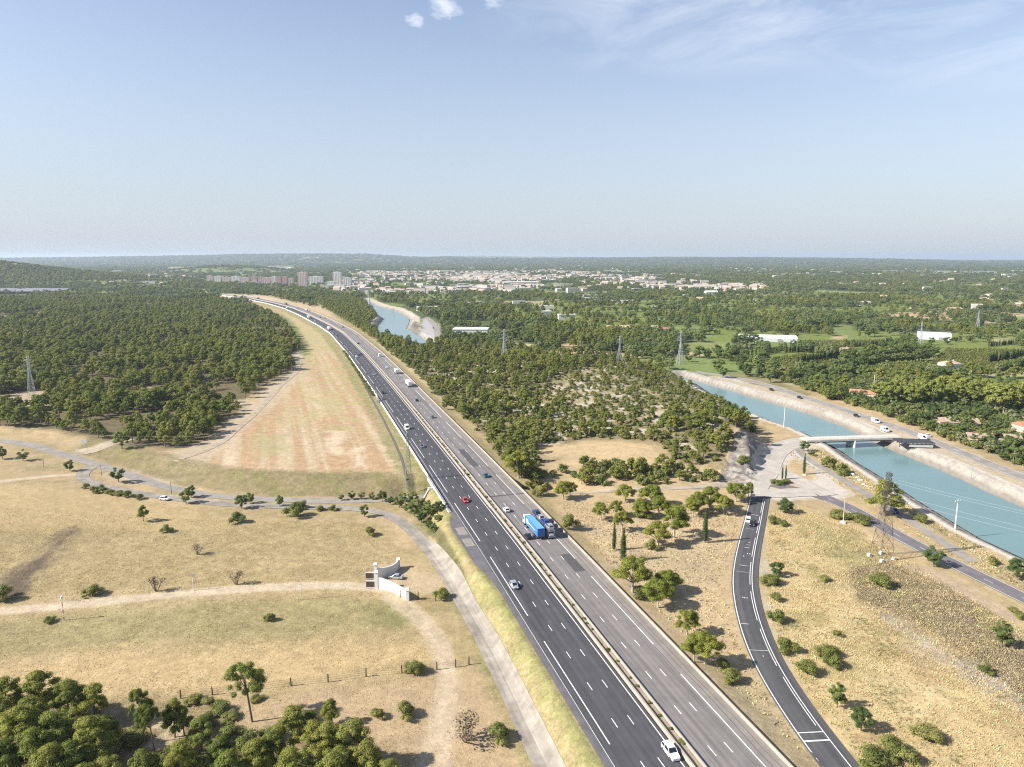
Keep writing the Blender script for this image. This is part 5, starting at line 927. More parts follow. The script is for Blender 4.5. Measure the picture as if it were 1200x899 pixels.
# ------------------------------------------------------------------ built things
class MB:
    """collects shapes into ONE mesh"""
    def __init__(s): s.V = []; s.F = []; s.M = []; s.mats = []
    def mi(s, m):
        if m not in s.mats: s.mats.append(m)
        return s.mats.index(m)
    def add(s, V, F, m):
        k = len(s.V); s.V += [tuple(map(float, v)) for v in V]; i = s.mi(m)
        for f in F: s.F.append([k + a for a in f]); s.M.append(i)
        return s
    def box(s, c, d, m, rz=0, taper=1.0):
        c = np.array(c, float); d = np.array(d, float)/2; V = []
        for z in (-1, 1):
            t = 1 if z < 0 else taper
            for x, y in ((-1, -1), (1, -1), (1, 1), (-1, 1)):
                px, py = x*d[0]*t, y*d[1]*t; V.append((c[0] + px*math.cos(rz) - py*math.sin(rz), c[1] + px*math.sin(rz) + py*math.cos(rz), c[2] + z*d[2]))
        return s.add(V, [(3, 2, 1, 0), (4, 5, 6, 7), (0, 1, 5, 4), (1, 2, 6, 5), (2, 3, 7, 6), (3, 0, 4, 7)], m)
    def tube(s, a, b, r0, m, r1=None, n=8):
        v, q = tubes([(a, b, r0, r0 if r1 is None else r1)], n); s.add(v, q.tolist(), m); s.add(v, [list(range(n))[::-1], list(range(n, 2*n))], m); return s
    def loft(s, rings, m, caps=True):
        n = len(rings[0]); V = [p for r_ in rings for p in r_]; F = []
        for i in range(len(rings) - 1):
            for j in range(n): F.append((i*n + j, i*n + (j + 1) % n, (i + 1)*n + (j + 1) % n, (i + 1)*n + j))
        if caps: F += [tuple(range(n))[::-1], tuple(range((len(rings) - 1)*n, len(rings)*n))]
        return s.add(V, F, m)
    def mesh(s, name, smooth_=False):
        me = bpy.data.meshes.new(name); me.from_pydata(s.V, [], s.F)
        for m in s.mats: me.materials.append(m)
        me.polygons.foreach_set('material_index', s.M); 
        b = bmesh.new(); b.from_mesh(me); bmesh.ops.recalc_face_normals(b, faces=b.faces[:]); b.to_mesh(me); b.free()
        if smooth_: me.polygons.foreach_set('use_smooth', [True]*len(me.polygons))
        return me
    def build(s, name, parent=None, loc=None, smooth_=False):
        o = bpy.data.objects.new(name, s.mesh(name, smooth_)); COL.objects.link(o)
        if parent: o.parent = parent
        if loc is not None: o.location = loc
        return o
def copy_tree(o, parent=None):
    c = o.copy(); COL.objects.link(c); c.parent = parent
    for ch in [q for q in COL.objects if q.parent == o]: copy_tree(ch, c)
    return c
steel = mat('galvanised_steel', (.42, .43, .44), .5, .12, 1, .6); dsteel = mat('dark_steel', (.07, .07, .075), .6, .2, 1, .4); lsteel = mat('pale_lattice_steel', (.58, .60, .62), .5, .1, 1, .3)
glass = paint('car_glass', (.02, .024, .03), .08, 0, .3); rubber = mat('tyre_rubber', (.02, .02, .02), .8, .1, 3); rimm = paint('alloy_rim', (.45, .45, .46), .3, .8); lampw = paint('headlamp_glass', (.75, .77, .8), .15); lampr = paint('tail_lamp_red', (.45, .02, .015), .2); underm = mat('underbody', (.03, .03, .032), .8, .1, 2)
wood = mat('weathered_post_wood', (.09, .065, .045), .9, .3, 2); wall_w = mat('white_render', (.72, .70, .67), .85, .07, .6); roof_t = mat('terracotta_tiles', (.42, .20, .12), .85, .25, .8); roof_p = mat('pale_tiles', (.48, .34, .25), .85, .25, .5)
# ---- barriers of the motorway
def sweep(name, s0, s1, u0, prof, m, label, cat, step=4, z=0.0):
    s = np.arange(s0, s1, step); u = np.array([u0(a) if callable(u0) else u0 for a in s]); mb = MB(); rings = []
    base = mw(s, 0); nx = np.interp(s, MWS, MWN[:, 0]); ny = np.interp(s, MWS, MWN[:, 1])
    for i in range(len(s)): rings.append([(base[i, 0] + nx[i]*(u[i] + a), base[i, 1] + ny[i]*(u[i] + a), z + b) for a, b in prof])
    mb.loft(rings, m); o = mb.build(name); return tag(o, label, cat)
conc_b = mat('barrier_concrete', (.34, .305, .255), .85, .15, .4)
JER = [(-.33, 0), (.33, 0), (.26, .18), (.12, .42), (.10, .82), (-.10, .82), (-.12, .42), (-.26, .18)]
sweep('concrete_barrier', 0, END, 1.28, [(-.30, 0), (.30, 0), (.27, .3), (.18, .78), (-.18, .78), (-.27, .3)], conc_b, 'wide pale concrete barrier along the dark carriageway side of the median', 'barrier')
sweep('concrete_barrier', 0, END, 3.35, [(-.15, 0), (.15, 0), (.13, .3), (.09, .75), (-.09, .75), (-.13, .3)], conc_b, 'narrow white concrete barrier along the worn carriageway side of the median', 'barrier')
sweep('concrete_barrier', 0, END, 18.25, [(-.16, -.3), (.18, -.3), (.15, .3), (.10, .8), (-.10, .8), (-.15, .3)], conc_b, 'long white concrete barrier at the outer edge of the worn carriageway', 'barrier')
sweep('concrete_barrier', LAYS[-1] - 2, END, lambda a: float(left_edge(a)) - .25, [(-.2, -.3), (.2, -.3), (.16, .3), (.12, .85), (-.12, .85), (-.16, .3)][::1], conc_w, 'white barrier curving round the lay by at the left edge of the dark carriageway', 'barrier', 2)
# ---- bridge of the motorway over the lane
br = empty('motorway_bridge', (-30, 287, 0), 0, 'pale concrete bridge carrying the motorway over the lane', 'bridge')
for y_ in (280.2, 293.8):
    MB().box((13, y_ - 287, -3.4), (34, .8, 6.4), conc).build('abutment', br)
s0_, s1_ = mw_at(600, -14), mw_at(558, -14); dk = MB(); ss = np.arange(s0_, s1_, 2.0)
for a, b, m_ in ((-14.15, 18.5, conc),):
    p = mw(ss, a); q = mw(ss, b); rings = [[(p[i, 0] + 30, p[i, 1] - 287, -.12), (q[i, 0] + 30, q[i, 1] - 287, -.12), (q[i, 0] + 30, q[i, 1] - 287, -1.0), (p[i, 0] + 30, p[i, 1] - 287, -1.0)] for i in range(len(ss))]; dk.loft(rings, m_)
dk.build('deck', br)
p = mw(ss, -14.62); MB().loft([[(p[i, 0] + 30, p[i, 1] - 287, -1.15), (p[i, 0] + 30.3, p[i, 1] - 287, -1.15), (p[i, 0] + 30.3, p[i, 1] - 287, .02), (p[i, 0] + 30, p[i, 1] - 287, .02)] for i in range(len(ss))], conc_w).build('edge_beam', br)
pr = MB(); n_ = len(ss)
for zz_ in (.95, 1.15): pr.loft([[(p[i, 0] + 29.9, p[i, 1] - 287, zz_ - .05), (p[i, 0] + 30.0, p[i, 1] - 287, zz_ - .05), (p[i, 0] + 30.0, p[i, 1] - 287, zz_ + .05), (p[i, 0] + 29.9, p[i, 1] - 287, zz_ + .05)] for i in range(n_)], steel)
for i in range(0, n_): pr.box((p[i, 0] + 29.95, p[i, 1] - 287, .55), (.1, .1, 1.2), steel)
pr.build('railing', br)
for y_, yy in ((294.4, 300), (279.6, 273)):
    MB().loft([[(-3.6 - 2.5*t, y_ - 287 + (yy - y_)*t, -6.4), (-3.2 - 2.5*t, y_ - 287 + (yy - y_)*t, -6.4), (-3.2 - 2.5*t, y_ - 287 + (yy - y_)*t, -.3 - 4.2*t), (-3.6 - 2.5*t, y_ - 287 + (yy - y_)*t, -.3 - 4.2*t)] for t in (0, .5, 1)], conc_w).build('wing_wall', br)
# ---- canal bridge
A_ = G(948, 517.5); B_ = G(1046, 514.5); A_[2] = B_[2] = 0
def canal_bridge():
    d = (B_ - A_)[:2]; Ln = float(np.hypot(*d)); rz = math.atan2(d[1], d[0]); e = empty('canal_bridge', (A_[0], A_[1], 0), rz, 'pale road bridge on a pier crossing the turquoise canal', 'bridge')
    MB().box((Ln/2, 0, -.55), (Ln + 6, 7.4, .9), conc).build('deck', e)
    MB().box((Ln/2, 0, .0), (Ln + 6, 6.0, .06), conc).build('roadway', e)
    for y in (-3.6, 3.6):
        m = MB()
        for k in range(int(Ln/2)): m.box((1 + 2*k, y, .35), (.07, .07, .7), conc)
        m.box((Ln/2, y, .72), (Ln + 4, .07, .08), conc); m.build('railing', e)
    for y in (-3.25, 3.25): MB().box((Ln/2, y, -1.25), (Ln + 2, .45, .55), conc_d).build('girder', e)
    for x in (Ln*.5,): MB().loft([[(x - .7, -3.3, z), (x, -3.9, z), (x + .7, -3.3, z), (x + .7, 3.3, z), (x, 3.9, z), (x - .7, 3.3, z)] for z in (-7, -1)], conc_w).build('pier', e)
    for x in (2.0, Ln - 2): MB().box((x, 0, -3), (1.2, 7.0, 4.2), conc).build('abutment', e)
    return e
canal_bridge()
g = G(1070, 522); e = empty('conveyor_shed', (g[0], g[1], g[2]), -.12, 'dark open steel grid frame with flat top at the east end of the canal bridge', 'steel frame')
m = MB(); m.box((0, 0, 2.3), (17, 8.5, .25), dsteel); m.build('top_grating', e)
for k in range(9):
    for y in (-4.1, 4.1): MB().box((-8 + 2*k, y, 1.1), (.22, .22, 2.3), dsteel).build('post', e)
m = MB()
for k in range(8):
    for y in (-4.2, 4.2): m.tube((-8 + 2*k, y, .2), (-6 + 2*k, y, 2.2), .07, dsteel, n=4)
m.build('bracing', e); MB().box((2, -4.35, .8), (11, .12, 1.1), lsteel).build('side_panel', e)
# ---- lattice pylons and poles
def lattice(h, base, topw, arms, m, th=.09, pads=False, narrow=.62):
    """returns parts: four legs, bracing, crossarms"""
    hz_ = h*narrow; neck = topw
    def wd(z): return base + (neck - base)*min(1, z/hz_) if z < hz_ else neck
    parts = []
    for sx, sy in ((1, 1), (1, -1), (-1, 1), (-1, -1)):
        q = MB()
        for a, b in ((0, hz_), (hz_, h*.97)): q.tube((sx*wd(a)/2, sy*wd(a)/2, a), (sx*wd(b)/2*(1 if b < h*.9 else .5), sy*wd(b)/2*(1 if b < h*.9 else .5), b), th, m, n=4)
        parts.append(('leg', q))
    br_ = MB(); z = 0
    while z < h*.93:
        st = max(wd(z)*.95, 1.0); z2 = min(z + st, h*.95); a, b = wd(z)/2, wd(z2)/2
        for c0, c1 in (((1, 1), (1, -1)), ((1, -1), (-1, -1)), ((-1, -1), (-1, 1)), ((-1, 1), (1, 1))):
            br_.tube((c0[0]*a, c0[1]*a, z), (c1[0]*b, c1[1]*b, z2), th*.6, m, n=3); br_.tube((c1[0]*a, c1[1]*a, z), (c0[0]*b, c0[1]*b, z2), th*.6, m, n=3); br_.tube((c0[0]*b, c0[1]*b, z2), (c1[0]*b, c1[1]*b, z2), th*.5, m, n=3)
        z = z2
    parts.append(('bracing', br_))
    for z, w_ in arms:
        q = MB(); c = wd(z)/2
        for s_ in (1, -1):
            for y in (-c, c): q.tube((s_*c, y, z), (s_*w_, 0, z + .15), th*.6, m, n=4); q.tube((s_*c, y, z + 1.1), (s_*w_, 0, z + .2), th*.5, m, n=3)
            q.tube((s_*w_, 0, z + .1), (s_*w_, 0, z - .9), .07, lsteel, n=5)
        parts.append(('crossarm', q))
    return parts
def pylon(px, py, h, base, topw, arms, m, label, rz=0, pads=False, th=.09, narrow=.62):
    g = G(px, py); e = empty('lattice_pylon', g, rz, label, 'pylon')
    for n_, q in lattice(h, base, topw, arms, m, th, narrow=narrow): q.build(n_, e)
    if pads:
        for sx, sy in ((1, 1), (1, -1), (-1, 1), (-1, -1)): MB().box((sx*base/2, sy*base/2, .35), (1.1, 1.1, 1.1), conc_w, taper=.8).build('footing', e)
    return e
PY_MAIN = pylon(1033, 654, 29, 4.9, 1.3, [(21.5, 2.6), (24, 2.2), (26.5, 1.6)], mat('rusty_lattice_steel', (.12, .10, .09), .8, .25, 1, .2), 'dark lattice pylon on four white footings beside the road along the canal', .35, True, .075, .74)
PY_LEFT = pylon(38, 469, 30, 4.6, 1.2, [(19, 4.2), (22.5, 3.4), (26, 2.6)], lsteel, 'silver lattice pylon standing in the clearing of the left forest', .9, False, .10)
PY_BR = pylon(479, 578, 27, 3.2, .9, [(23, 2.4)], mat('dull_lattice_steel', (.30, .31, .30), .7, .2, 1, .3), 'thin lattice mast beside the motorway bridge', .3, False, .06, .8)
PY_3 = pylon(591, 421, 27, 4.6, 1.2, [(18, 4), (21, 3.2), (24, 2.6)], lsteel, 'silver pylon rising behind the pines right of the upper canal', .5, False, .13)
PY_4 = pylon(797, 427, 30, 4.8, 1.2, [(21, 4.0), (24.5, 3.4), (27.5, 2.6)], lsteel, 'silver pylon at the near end of the lower canal water', .3, False, .14)
pylon(726, 424, 24, 4.2, 1.1, [(17, 3.6), (20, 3)], lsteel, 'faint grey pylon behind the rocky hill left of the canal end', .4, False, .10)
PY_6 = pylon(1078, 408, 28, 4.6, 1.2, [(19, 4.4), (23, 3.6)], lsteel, 'silver pylon beside the long white greenhouse on the right', .2, False, .15)
PY_7 = pylon(1145, 389, 28, 5, 1.2, [(19, 5), (23, 4)], lsteel, 'distant silver pylon right of the white greenhouse', .2, False, .16)
PY_8 = pylon(433, 361, 30, 4.2, 1.4, [(25, 2.5)], lsteel, 'pale narrow pylon at the far bend of the upper canal', .3, False, .2)
def pole(px, py, h, label, m=conc, arm=None, cat='pole', r0=.16, name='utility_pole', rz=0.3, tip=None):
    g = G(px, py); e = empty(name, g, rz, label, cat); MB().tube((0, 0, -.3), (0, 0, h), r0, m, r0*.6).build('shaft', e)
    if arm: 
        q = MB().box((0, 0, h - .5), (arm, .16, .2), m)
        q.build('crossarm', e)
        for x in (-arm*.45, 0, arm*.45): MB().tube((x, 0, h - .4), (x, 0, h + .05), .09, lsteel, n=6).build('insulator', e)
    if tip: MB().box((.5, 0, h), (1.4, .3, .16), m).build('lamp_head', e)
    return e
pole(1119, 621, 10.8, 'pale concrete pole with crossarm between road and canal', conc_w, 2.2, r0=.24)
e = pole(988, 613, 9.4, 'concrete lamp post on a block beside the road and shrubs', conc, None, 'lamp post', .17, 'lamp_post', 2.6, True); MB().box((0, 0, .25), (1.6, 1.6, .6), conc_w).build('footing', e)
pole(918.5, 500.5, 11.5, 'slim white pole at the canal edge left of the canal bridge', conc_w, None, r0=.22)
pole(1022.5, 469.5, 17, 'tall pale pole left of the plane trees beyond the canal road', conc_w, None, r0=.24)
pole(227, 692, 5.2, 'pale post with crossbar above the dirt track in the left field', conc_w, 1.2, r0=.13); pole(353.5, 703, 10, 'slim pale pole beside the dirt track left of the white gate', conc, None, r0=.10)
pole(119, 557, 4.6, 'wooden pole left of the round tree on the grass island', wood, None, r0=.12); pole(201, 579, 5.4, 'dark wooden pole between the lanes left of the white car', wood, None, r0=.12); pole(51.5, 548, 4.6, 'short wooden pole beside the left lane', wood, None, r0=.11)
pole(1138, 562, 7, 'thin grey pole beside the road at the right edge beyond the canal', steel, None, r0=.1); pole(1187, 545, 7, 'thin grey lamp post behind the road at the right edge', steel, None, r0=.1); pole(547, 468, 8, 'pale pole among the shrubs right of the motorway bank', conc, None, r0=.14)
pole(1140, 543, 7.5, 'grey pole on the far verge of the eastern canal road', steel, None, r0=.1)
pole(652, 581, 5, 'thin sign post at the motorway barrier by the dirt lane', steel, None, r0=.09)
g = G(75, 727); e = empty('marker_pole', g, 0, 'red and white banded marker pole beside the dirt track', 'marker pole'); redp = mat('red_band_paint', (.45, .06, .04), .6, .1, 2)
for k in range(6): MB().tube((0, 0, k*1.05 - (.2 if k == 0 else 0)), (0, 0, k*1.05 + 1.05), .11, (redp, wall_w)[k % 2]).build('band', e)
MB().tube((0, 0, 6.3), (0, 0, 7.0), .34, wall_w, .3).build('marker_head', e)
# motorway lamp and cabinet on the left verge
g = G(442, 469); e = empty('cctv_mast', g, 0, 'white curved mast arm with grey cabinet at the left motorway edge', 'mast')
q = MB()
arc = [(-3.4, 0, 6.2), (-1.8, 0, 6.4), (-.6, 0, 5.8), (0, 0, 4.6), (0, 0, -.3)]
for a, b in zip(arc[:-1], arc[1:]): q.tube(a, b, .16, wall_w)
q.build('arm', e); MB().box((2.6, -9, 1.0), (1.6, 2.6, 2.2), steel).build('cabinet', e); MB().box((1.0, -2.0, 2.4), (.2, 2.6, 3.2), steel).build('sign_panel', e); MB().tube((1.0, -2.0, -.3), (1.0, -2.0, 1), .1, steel).build('sign_post', e)
# wires
def wire(a, b, sag, label, group=None):
    a = np.array(a, float); b = np.array(b, float); n = 26; m = MB(); P = [a + (b - a)*t - np.array([0, 0, 4*sag*t*(1 - t)]) for t in np.linspace(0, 1, n)]
    V, Q = tubes([(P[i], P[i+1], .024, .024) for i in range(n - 1)], 3); o = from_arrays('power_line', V, Q, [lsteel]); return tag(o, label, 'power line', group)
def arm_tip(e, z, w_): c = math.cos(e.rotation_euler.z); s = math.sin(e.rotation_euler.z); return (e.location.x + c*w_, e.location.y + s*w_, e.location.z + z)
for w_, z_ in ((-2.4, 22.1), (2.4, 22.1), (-2.4, 23.4), (0, 26.5)): wire(arm_tip(PY_BR, z_, w_), (-420 + w_, 330, 24 + (z_ - 22)), 9, 'thin power line sagging from the lattice mast across the left forest edge', 'power lines over the left lanes')
for w_, z_ in ((-2.5, 20.6), (2.5, 20.6), (-1.5, 25.6), (1.5, 25.6)): wire(arm_tip(PY_MAIN, z_, w_), (330 + w_, 118, 12 + (z_ - 20)), 9, 'thin power line from the dark lattice pylon over the canal water', 'power lines over the canal')
for w_, z_ in ((-3.9, 20), (3.9, 20), (-3.3, 23.5), (3.3, 23.5)): wire(arm_tip(PY_4, z_, w_), arm_tip(PY_6, 18 if abs(w_) > 3.5 else 22, w_), 9, 'thin power line between the silver pylons beyond the canal', 'power lines over the valley')
# ---- white gateway, car park pad, fences
def gateway():
    a, b, c, d = G(440.5, 679.5), G(467, 665.5), G(441.5, 689.5), G(477.5, 703.5); e = empty('gateway', (c[0], c[1], c[2]), 0, 'white gateway with curved wing walls and brown gates in the dry field', 'gateway'); Lc = lambda p: np.array([p[0] - c[0], p[1] - c[1], 0])
    for p, h in ((a, 5.0), (c, 5.2), (b, 2.9), (d, 3.3)):
        q = Lc(p); pl_ = MB().box((q[0], q[1], h/2), (1.0, 1.0, h), wall_w).build('pillar', e); MB().box((q[0], q[1], h + .18), (1.35, 1.35, .35), wall_w, taper=.75).build('cap', pl_)
    for p0, p1, bend in ((a, b, 1.3), (c, d, -1.2)):
        q0, q1 = Lc(p0), Lc(p1); dv = q1 - q0; nv = np.array([-dv[1], dv[0], 0])/np.hypot(dv[0], dv[1]); rings = []
        for t in np.linspace(.02, .98, 13):
            ctr = q0 + dv*t + nv*bend*(4*t*(1 - t))*(-1); top = 2.5 + 1.3*(1 - t)**2.2*1.0 + .25*t
            rings.append([ctr - nv*.2 + [0, 0, -.3], ctr + nv*.2 + [0, 0, -.3], ctr + nv*.2 + [0, 0, top], ctr - nv*.2 + [0, 0, top]])
        MB().loft(rings, wall_w).build('wing_wall', e)
    q0, q1 = Lc(a), Lc(c); rust = mat('brown_gate_boards', (.085, .05, .035), .7, .2, 1.5)
    for t0, t1 in ((0, .5), (.5, 1)):
        # leaves stand opened outward to the left
        hinge = q0 if t0 == 0 else q1; ctr = hinge + np.array([-1.7, 0, 0]); MB().box((ctr[0], ctr[1], 1.3), (2.8, .12, 2.0), rust).build('gate_leaf', e); f = MB()
        for z in (.3, 2.3): f.box((ctr[0], ctr[1], z), (3.1, .2, .2), wall_w)
        for x in (-1.5, 1.5): f.box((ctr[0] + x, ctr[1], 1.3), (.2, .2, 2.3), wall_w)
        f.build('gate_frame', e)
gateway()
FP = [(212, 818.5), (249, 814.5), (341, 804), (384.5, 799.5), (429, 793), (471, 789), (512, 785), (534, 782), (549.5, 779)]
g0 = G(*FP[4]); e = empty('post_fence', g0, 0, 'fence of dark wooden posts and wires crossing the dry field', 'fence'); fp = [G(*p) - g0 for p in FP]
for p in fp: MB().tube((p[0], p[1], p[2] - .3), (p[0] + rnd.uniform(-.05, .05), p[1], p[2] + 2.1), .17, wood, .14).build('post', e)
q = MB()
for a, b in zip(fp[:-1], fp[1:]):
    for z in (.6, 1.1, 1.6): q.tube((a[0], a[1], a[2] + z), (b[0], b[1], b[2] + z), .02, wood, n=3)
q.build('wire', e)
for px, py, lab in ((469, 700, 'dark post leaning at the foot of the white wing wall'), (490, 703, 'brown post right of the end pillar of the white gateway'), (510.5, 704.5, 'dark post beside the ditch right of the white gateway')):
    g = G(px, py); o = MB().tube((0, 0, -.3), (.04, 0, 2.4), .16, wood, .13).build('wooden_post', loc=g); tag(o, lab, 'post')
g = G(98.5, 522.5); e = empty('notice_board', g, .1, 'small white notice board at the forest lay by', 'sign'); MB().box((0, 0, 2.3), (2.6, .12, 2.2), wall_w).build('board', e); MB().tube((-.9, 0, -.2), (-.9, 0, 1.3), .07, wood).tube((.9, 0, -.2), (.9, 0, 1.3), .07, wood).build('posts', e)
for px, py, lab in ((1099, 508, 'white round sign at the far verge of the canal road, left one'), (1102.5, 508.6, 'white square sign at the far verge of the canal road, right one')):
    g = G(px, py); e = empty('road_sign', g, .9, lab, 'sign'); MB().box((0, 0, 3), (1.7, .08, 1.9), wall_w).build('panel', e); MB().tube((0, 0, -.2), (0, 0, 2.2), .06, steel).build('post', e)
MB_b = []
for px, py, s_ in ((999, 556, .8), (1004, 560, .7), (1008, 563, .9), (1012, 568, .6), (1016, 570, .5), (943, 557, .7)):
    g = G(px, py); b_ = bmesh.new(); bmesh.ops.create_icosphere(b_, subdivisions=2, radius=1)
    for v in b_.verts: v.co *= rnd.uniform(.8, 1.15); v.co.z *= .6
    me = bpy.data.meshes.new('boulder'); b_.to_mesh(me); b_.free(); me.materials.append(conc_w if 'rock_m' not in globals() else rock_m); o = bpy.data.objects.new('boulder', me); COL.objects.link(o); o.location = (g[0], g[1], g[2] + .1*s_); o.scale = (s_*1.3, s_, s_)
    tag(o, 'pale limestone boulder on the grass between plaza road and canal', 'boulder', 'boulders by the canal')
# ------------------------------------------------------------------ vehicles (nose towards +x)
PAINT = {'white': paint('white_car_paint', (.78, .78, .77)), 'silver': paint('silver_car_paint', (.50, .52, .54), .3, .5), 'grey': paint('grey_car_paint', (.18, .19, .20), .3, .4), 'black': paint('black_car_paint', (.015, .016, .02), .2), 'red': paint('red_car_paint', (.42, .035, .02)), 'blue': paint('blue_car_paint', (.025, .06, .30)), 'navy': paint('navy_car_paint', (.015, .03, .12)), 'teal': paint('teal_car_paint', (.03, .13, .16), .3, .3), 'sky': paint('lorry_blue_paint', (.045, .19, .52), .45), 'cream': paint('cream_paint', (.70, .66, .58))}
def ring(x, hw, z0, z1, r, top=.9):
    return [(x, -hw + r*.4, z0), (x, hw - r*.4, z0), (x, hw, z0 + r), (x, hw, z1 - r), (x, hw*top, z1), (x, -hw*top, z1), (x, -hw, z1 - r), (x, -hw, z0 + r)]
CARS = {  # length, width, body stations (x, half width factor, z top), roof stations
 'hatch': (4.1, 1.76, [(-1, .86, .80), (-.93, .97, .92), (-.5, 1, .94), (.3, 1, .93), (.62, .98, .88), (.9, .9, .74), (1, .74, .60)], [(-.90, .94), (-.70, 1.42), (-.05, 1.50), (.18, 1.42), (.50, .90)]),
 'sedan': (4.6, 1.80, [(-1, .86, .86), (-.95, .95, .96), (-.6, 1, .95), (.3, 1, .93), (.62, .97, .87), (.92, .9, .72), (1, .74, .58)], [(-.72, .95), (-.42, 1.36), (.0, 1.43), (.16, 1.36), (.46, .90)]),
 'suv': (4.5, 1.86, [(-1, .88, .95), (-.95, .97, 1.05), (-.5, 1, 1.06), (.3, 1, 1.05), (.62, .98, 1.0), (.93, .92, .88), (1, .78, .66)], [(-.95, 1.05), (-.80, 1.56), (.0, 1.68), (.16, 1.60), (.46, 1.02)]),
 'van': (5.4, 2.0, [(-1, .95, 1.25), (-.97, 1, 1.3), (-.4, 1, 1.3), (.4, 1, 1.28), (.72, .98, 1.18), (.95, .92, .98), (1, .8, .7)], [(-.985, 1.28), (-.97, 2.3), (.30, 2.35), (.42, 2.2), (.74, 1.15)]),
 'camper': (6.2, 2.2, [(-1, .95, 1.5), (-.98, 1, 1.6), (0, 1, 1.6), (.45, 1, 1.5), (.78, .95, 1.2), (.96, .9, 1.0), (1, .8, .7)], [(-.985, 1.55), (-.97, 2.85), (.36, 2.9), (.52, 2.6), (.78, 1.15)])}
CM = {}
def car_parts(kind):
    Ln, W, body, roof = CARS[kind]; hl = Ln/2; hw = W/2; out = []
    b = MB().loft([ring(x*hl, hw*f, .22, z, .14) for x, f, z in body], PAINT['white']); out.append(('body', b, 'body', []))
    van = kind in ('van', 'camper'); tw = .80 if not van else .92
    (x0, zb0), (x1, zt1), (x2, zt2), (x3, zt3), (x4, zb4) = roof; x0, x1, x2, x3, x4 = [v*hl for v in (x0, x1, x2, x3, x4)]
    w0 = hw*.93; w1 = hw*tw
    q = lambda x, w_, z: [(x, -w_, z), (x, w_, z)]
    gm_ = glass; gh = MB()
    V = q(x0, w0, zb0 - .03) + q(x1, w1, zt1) + q(x2, w1, zt2) + q(x3, w1, zt3) + q(x4, w0, zb4 - .03)
    wallm = PAINT['white'] if van else glass
    gh.add(V, [(0, 1, 3, 2), (6, 7, 9, 8)], glass); gh.add(V, [(0, 2, 8), (2, 4, 6), (2, 6, 8), (1, 9, 3), (3, 7, 5), (3, 9, 7)], glass); out.append(('windows', gh, None, []))
    if van:
        sdp = MB()
        for s_ in (-1, 1): sdp.loft([[(x, s_*(w0 + .02), zb0 - .05), (x, s_*(w0 + .035), zb0 - .05), (x - (.0), s_*(w1 + .035), zt1), (x, s_*(w1 + .02), zt1)] for x in (x0 + .02, x3*.35)], PAINT['white'])
        sdp.loft([[(x0 - .03, -w0, zb0), (x0 - .03, w0, zb0), (x1 - .03, w1, zt1), (x1 - .03, -w1, zt1)], [(x0 - .01, -w0, zb0), (x0 - .01, w0, zb0), (x1 - .01, w1, zt1), (x1 - .01, -w1, zt1)]], PAINT['white']); out.append(('side_panel', sdp, 'body', []))
    rf = MB().loft([[(x, -w1 - .02, z - .02), (x, w1 + .02, z - .02), (x, w1*.9, z + .07), (x, -w1*.9, z + .07)] for x, z in ((x1 - .04, zt1), ((x1 + x2)/2, (zt1 + zt2)/2 + .02), (x2, zt2), (x3 + .02, zt3))], PAINT['white']); out.append(('roof', rf, 'body', []))
    pil = MB()
    for s_ in (-1, 1):
        for xa, za, xb, zb in ((x0, zb0, x1, zt1), ((x1 + x2)/2 - .05, zb0, (x1 + x2)/2, zt2), (x4, zb4, x3, zt3)): pil.tube((xa, s_*(w0 + .01), za - .03), (xb, s_*(w1 + .01), zb), .05, PAINT['white'], n=4)
    out.append(('pillars', pil, 'body', []))
    wr = .33 if not van else .36
    for sx in (-.60, .62):
        for s_ in (-1, 1):
            t = MB().tube((sx*hl, s_*(hw - .22), wr), (sx*hl, s_*(hw + .015), wr), wr, rubber, n=12); rm = MB().tube((sx*hl, s_*(hw + .01), wr), (sx*hl, s_*(hw + .03), wr), wr*.62, rimm, n=10); out.append(('wheel', t, None, [('rim', rm)]))
    for s_ in (-1, 1):
        out.append(('headlight', MB().box((hl*.935, s_*hw*.68, .66 if not van else .86), (.22, .34, .15), lampw), None, [])); out.append(('tail_light', MB().box((-hl*.985, s_*hw*.76, .8 if not van else 1.1), (.1, .26, .2), lampr), None, []))
    out.append(('underbody', MB().box((0, 0, .22), (Ln*.9, W*.86, .16), underm), None, []))
    return [(n, m.mesh(n, n == 'body' and False), c, [(sn, sm.mesh(sn)) for sn, sm in subs]) for n, m, c, subs in out]
CARN = {'hatch': ('car', 'car'), 'sedan': ('car', 'car'), 'suv': ('car', 'car'), 'van': ('van', 'van'), 'camper': ('camper_van', 'camper van')}
def car(kind, colour, pos, heading, label):
    if kind not in CM: CM[kind] = car_parts(kind)
    n, cat = CARN[kind]; e = empty(n, pos, heading, label, cat)
    for nm, me, c, subs in CM[kind]:
        o = bpy.data.objects.new(nm, me); COL.objects.link(o); o.parent = e
        if c == 'body' and colour != 'white': o.material_slots[0].link = 'OBJECT'; o.material_slots[0].material = PAINT[colour]
        for sn, sm in subs: so_ = bpy.data.objects.new(sn, sm); COL.objects.link(so_); so_.parent = o
    return e
def mwpos(py, u, away):
    s = mw_at(py, u); p = mw(s, u, .0)[0]; q = mw(s + 3, u)[0]; a = math.atan2(q[1] - p[1], q[0] - p[0]); return p, a if away else a + math.pi
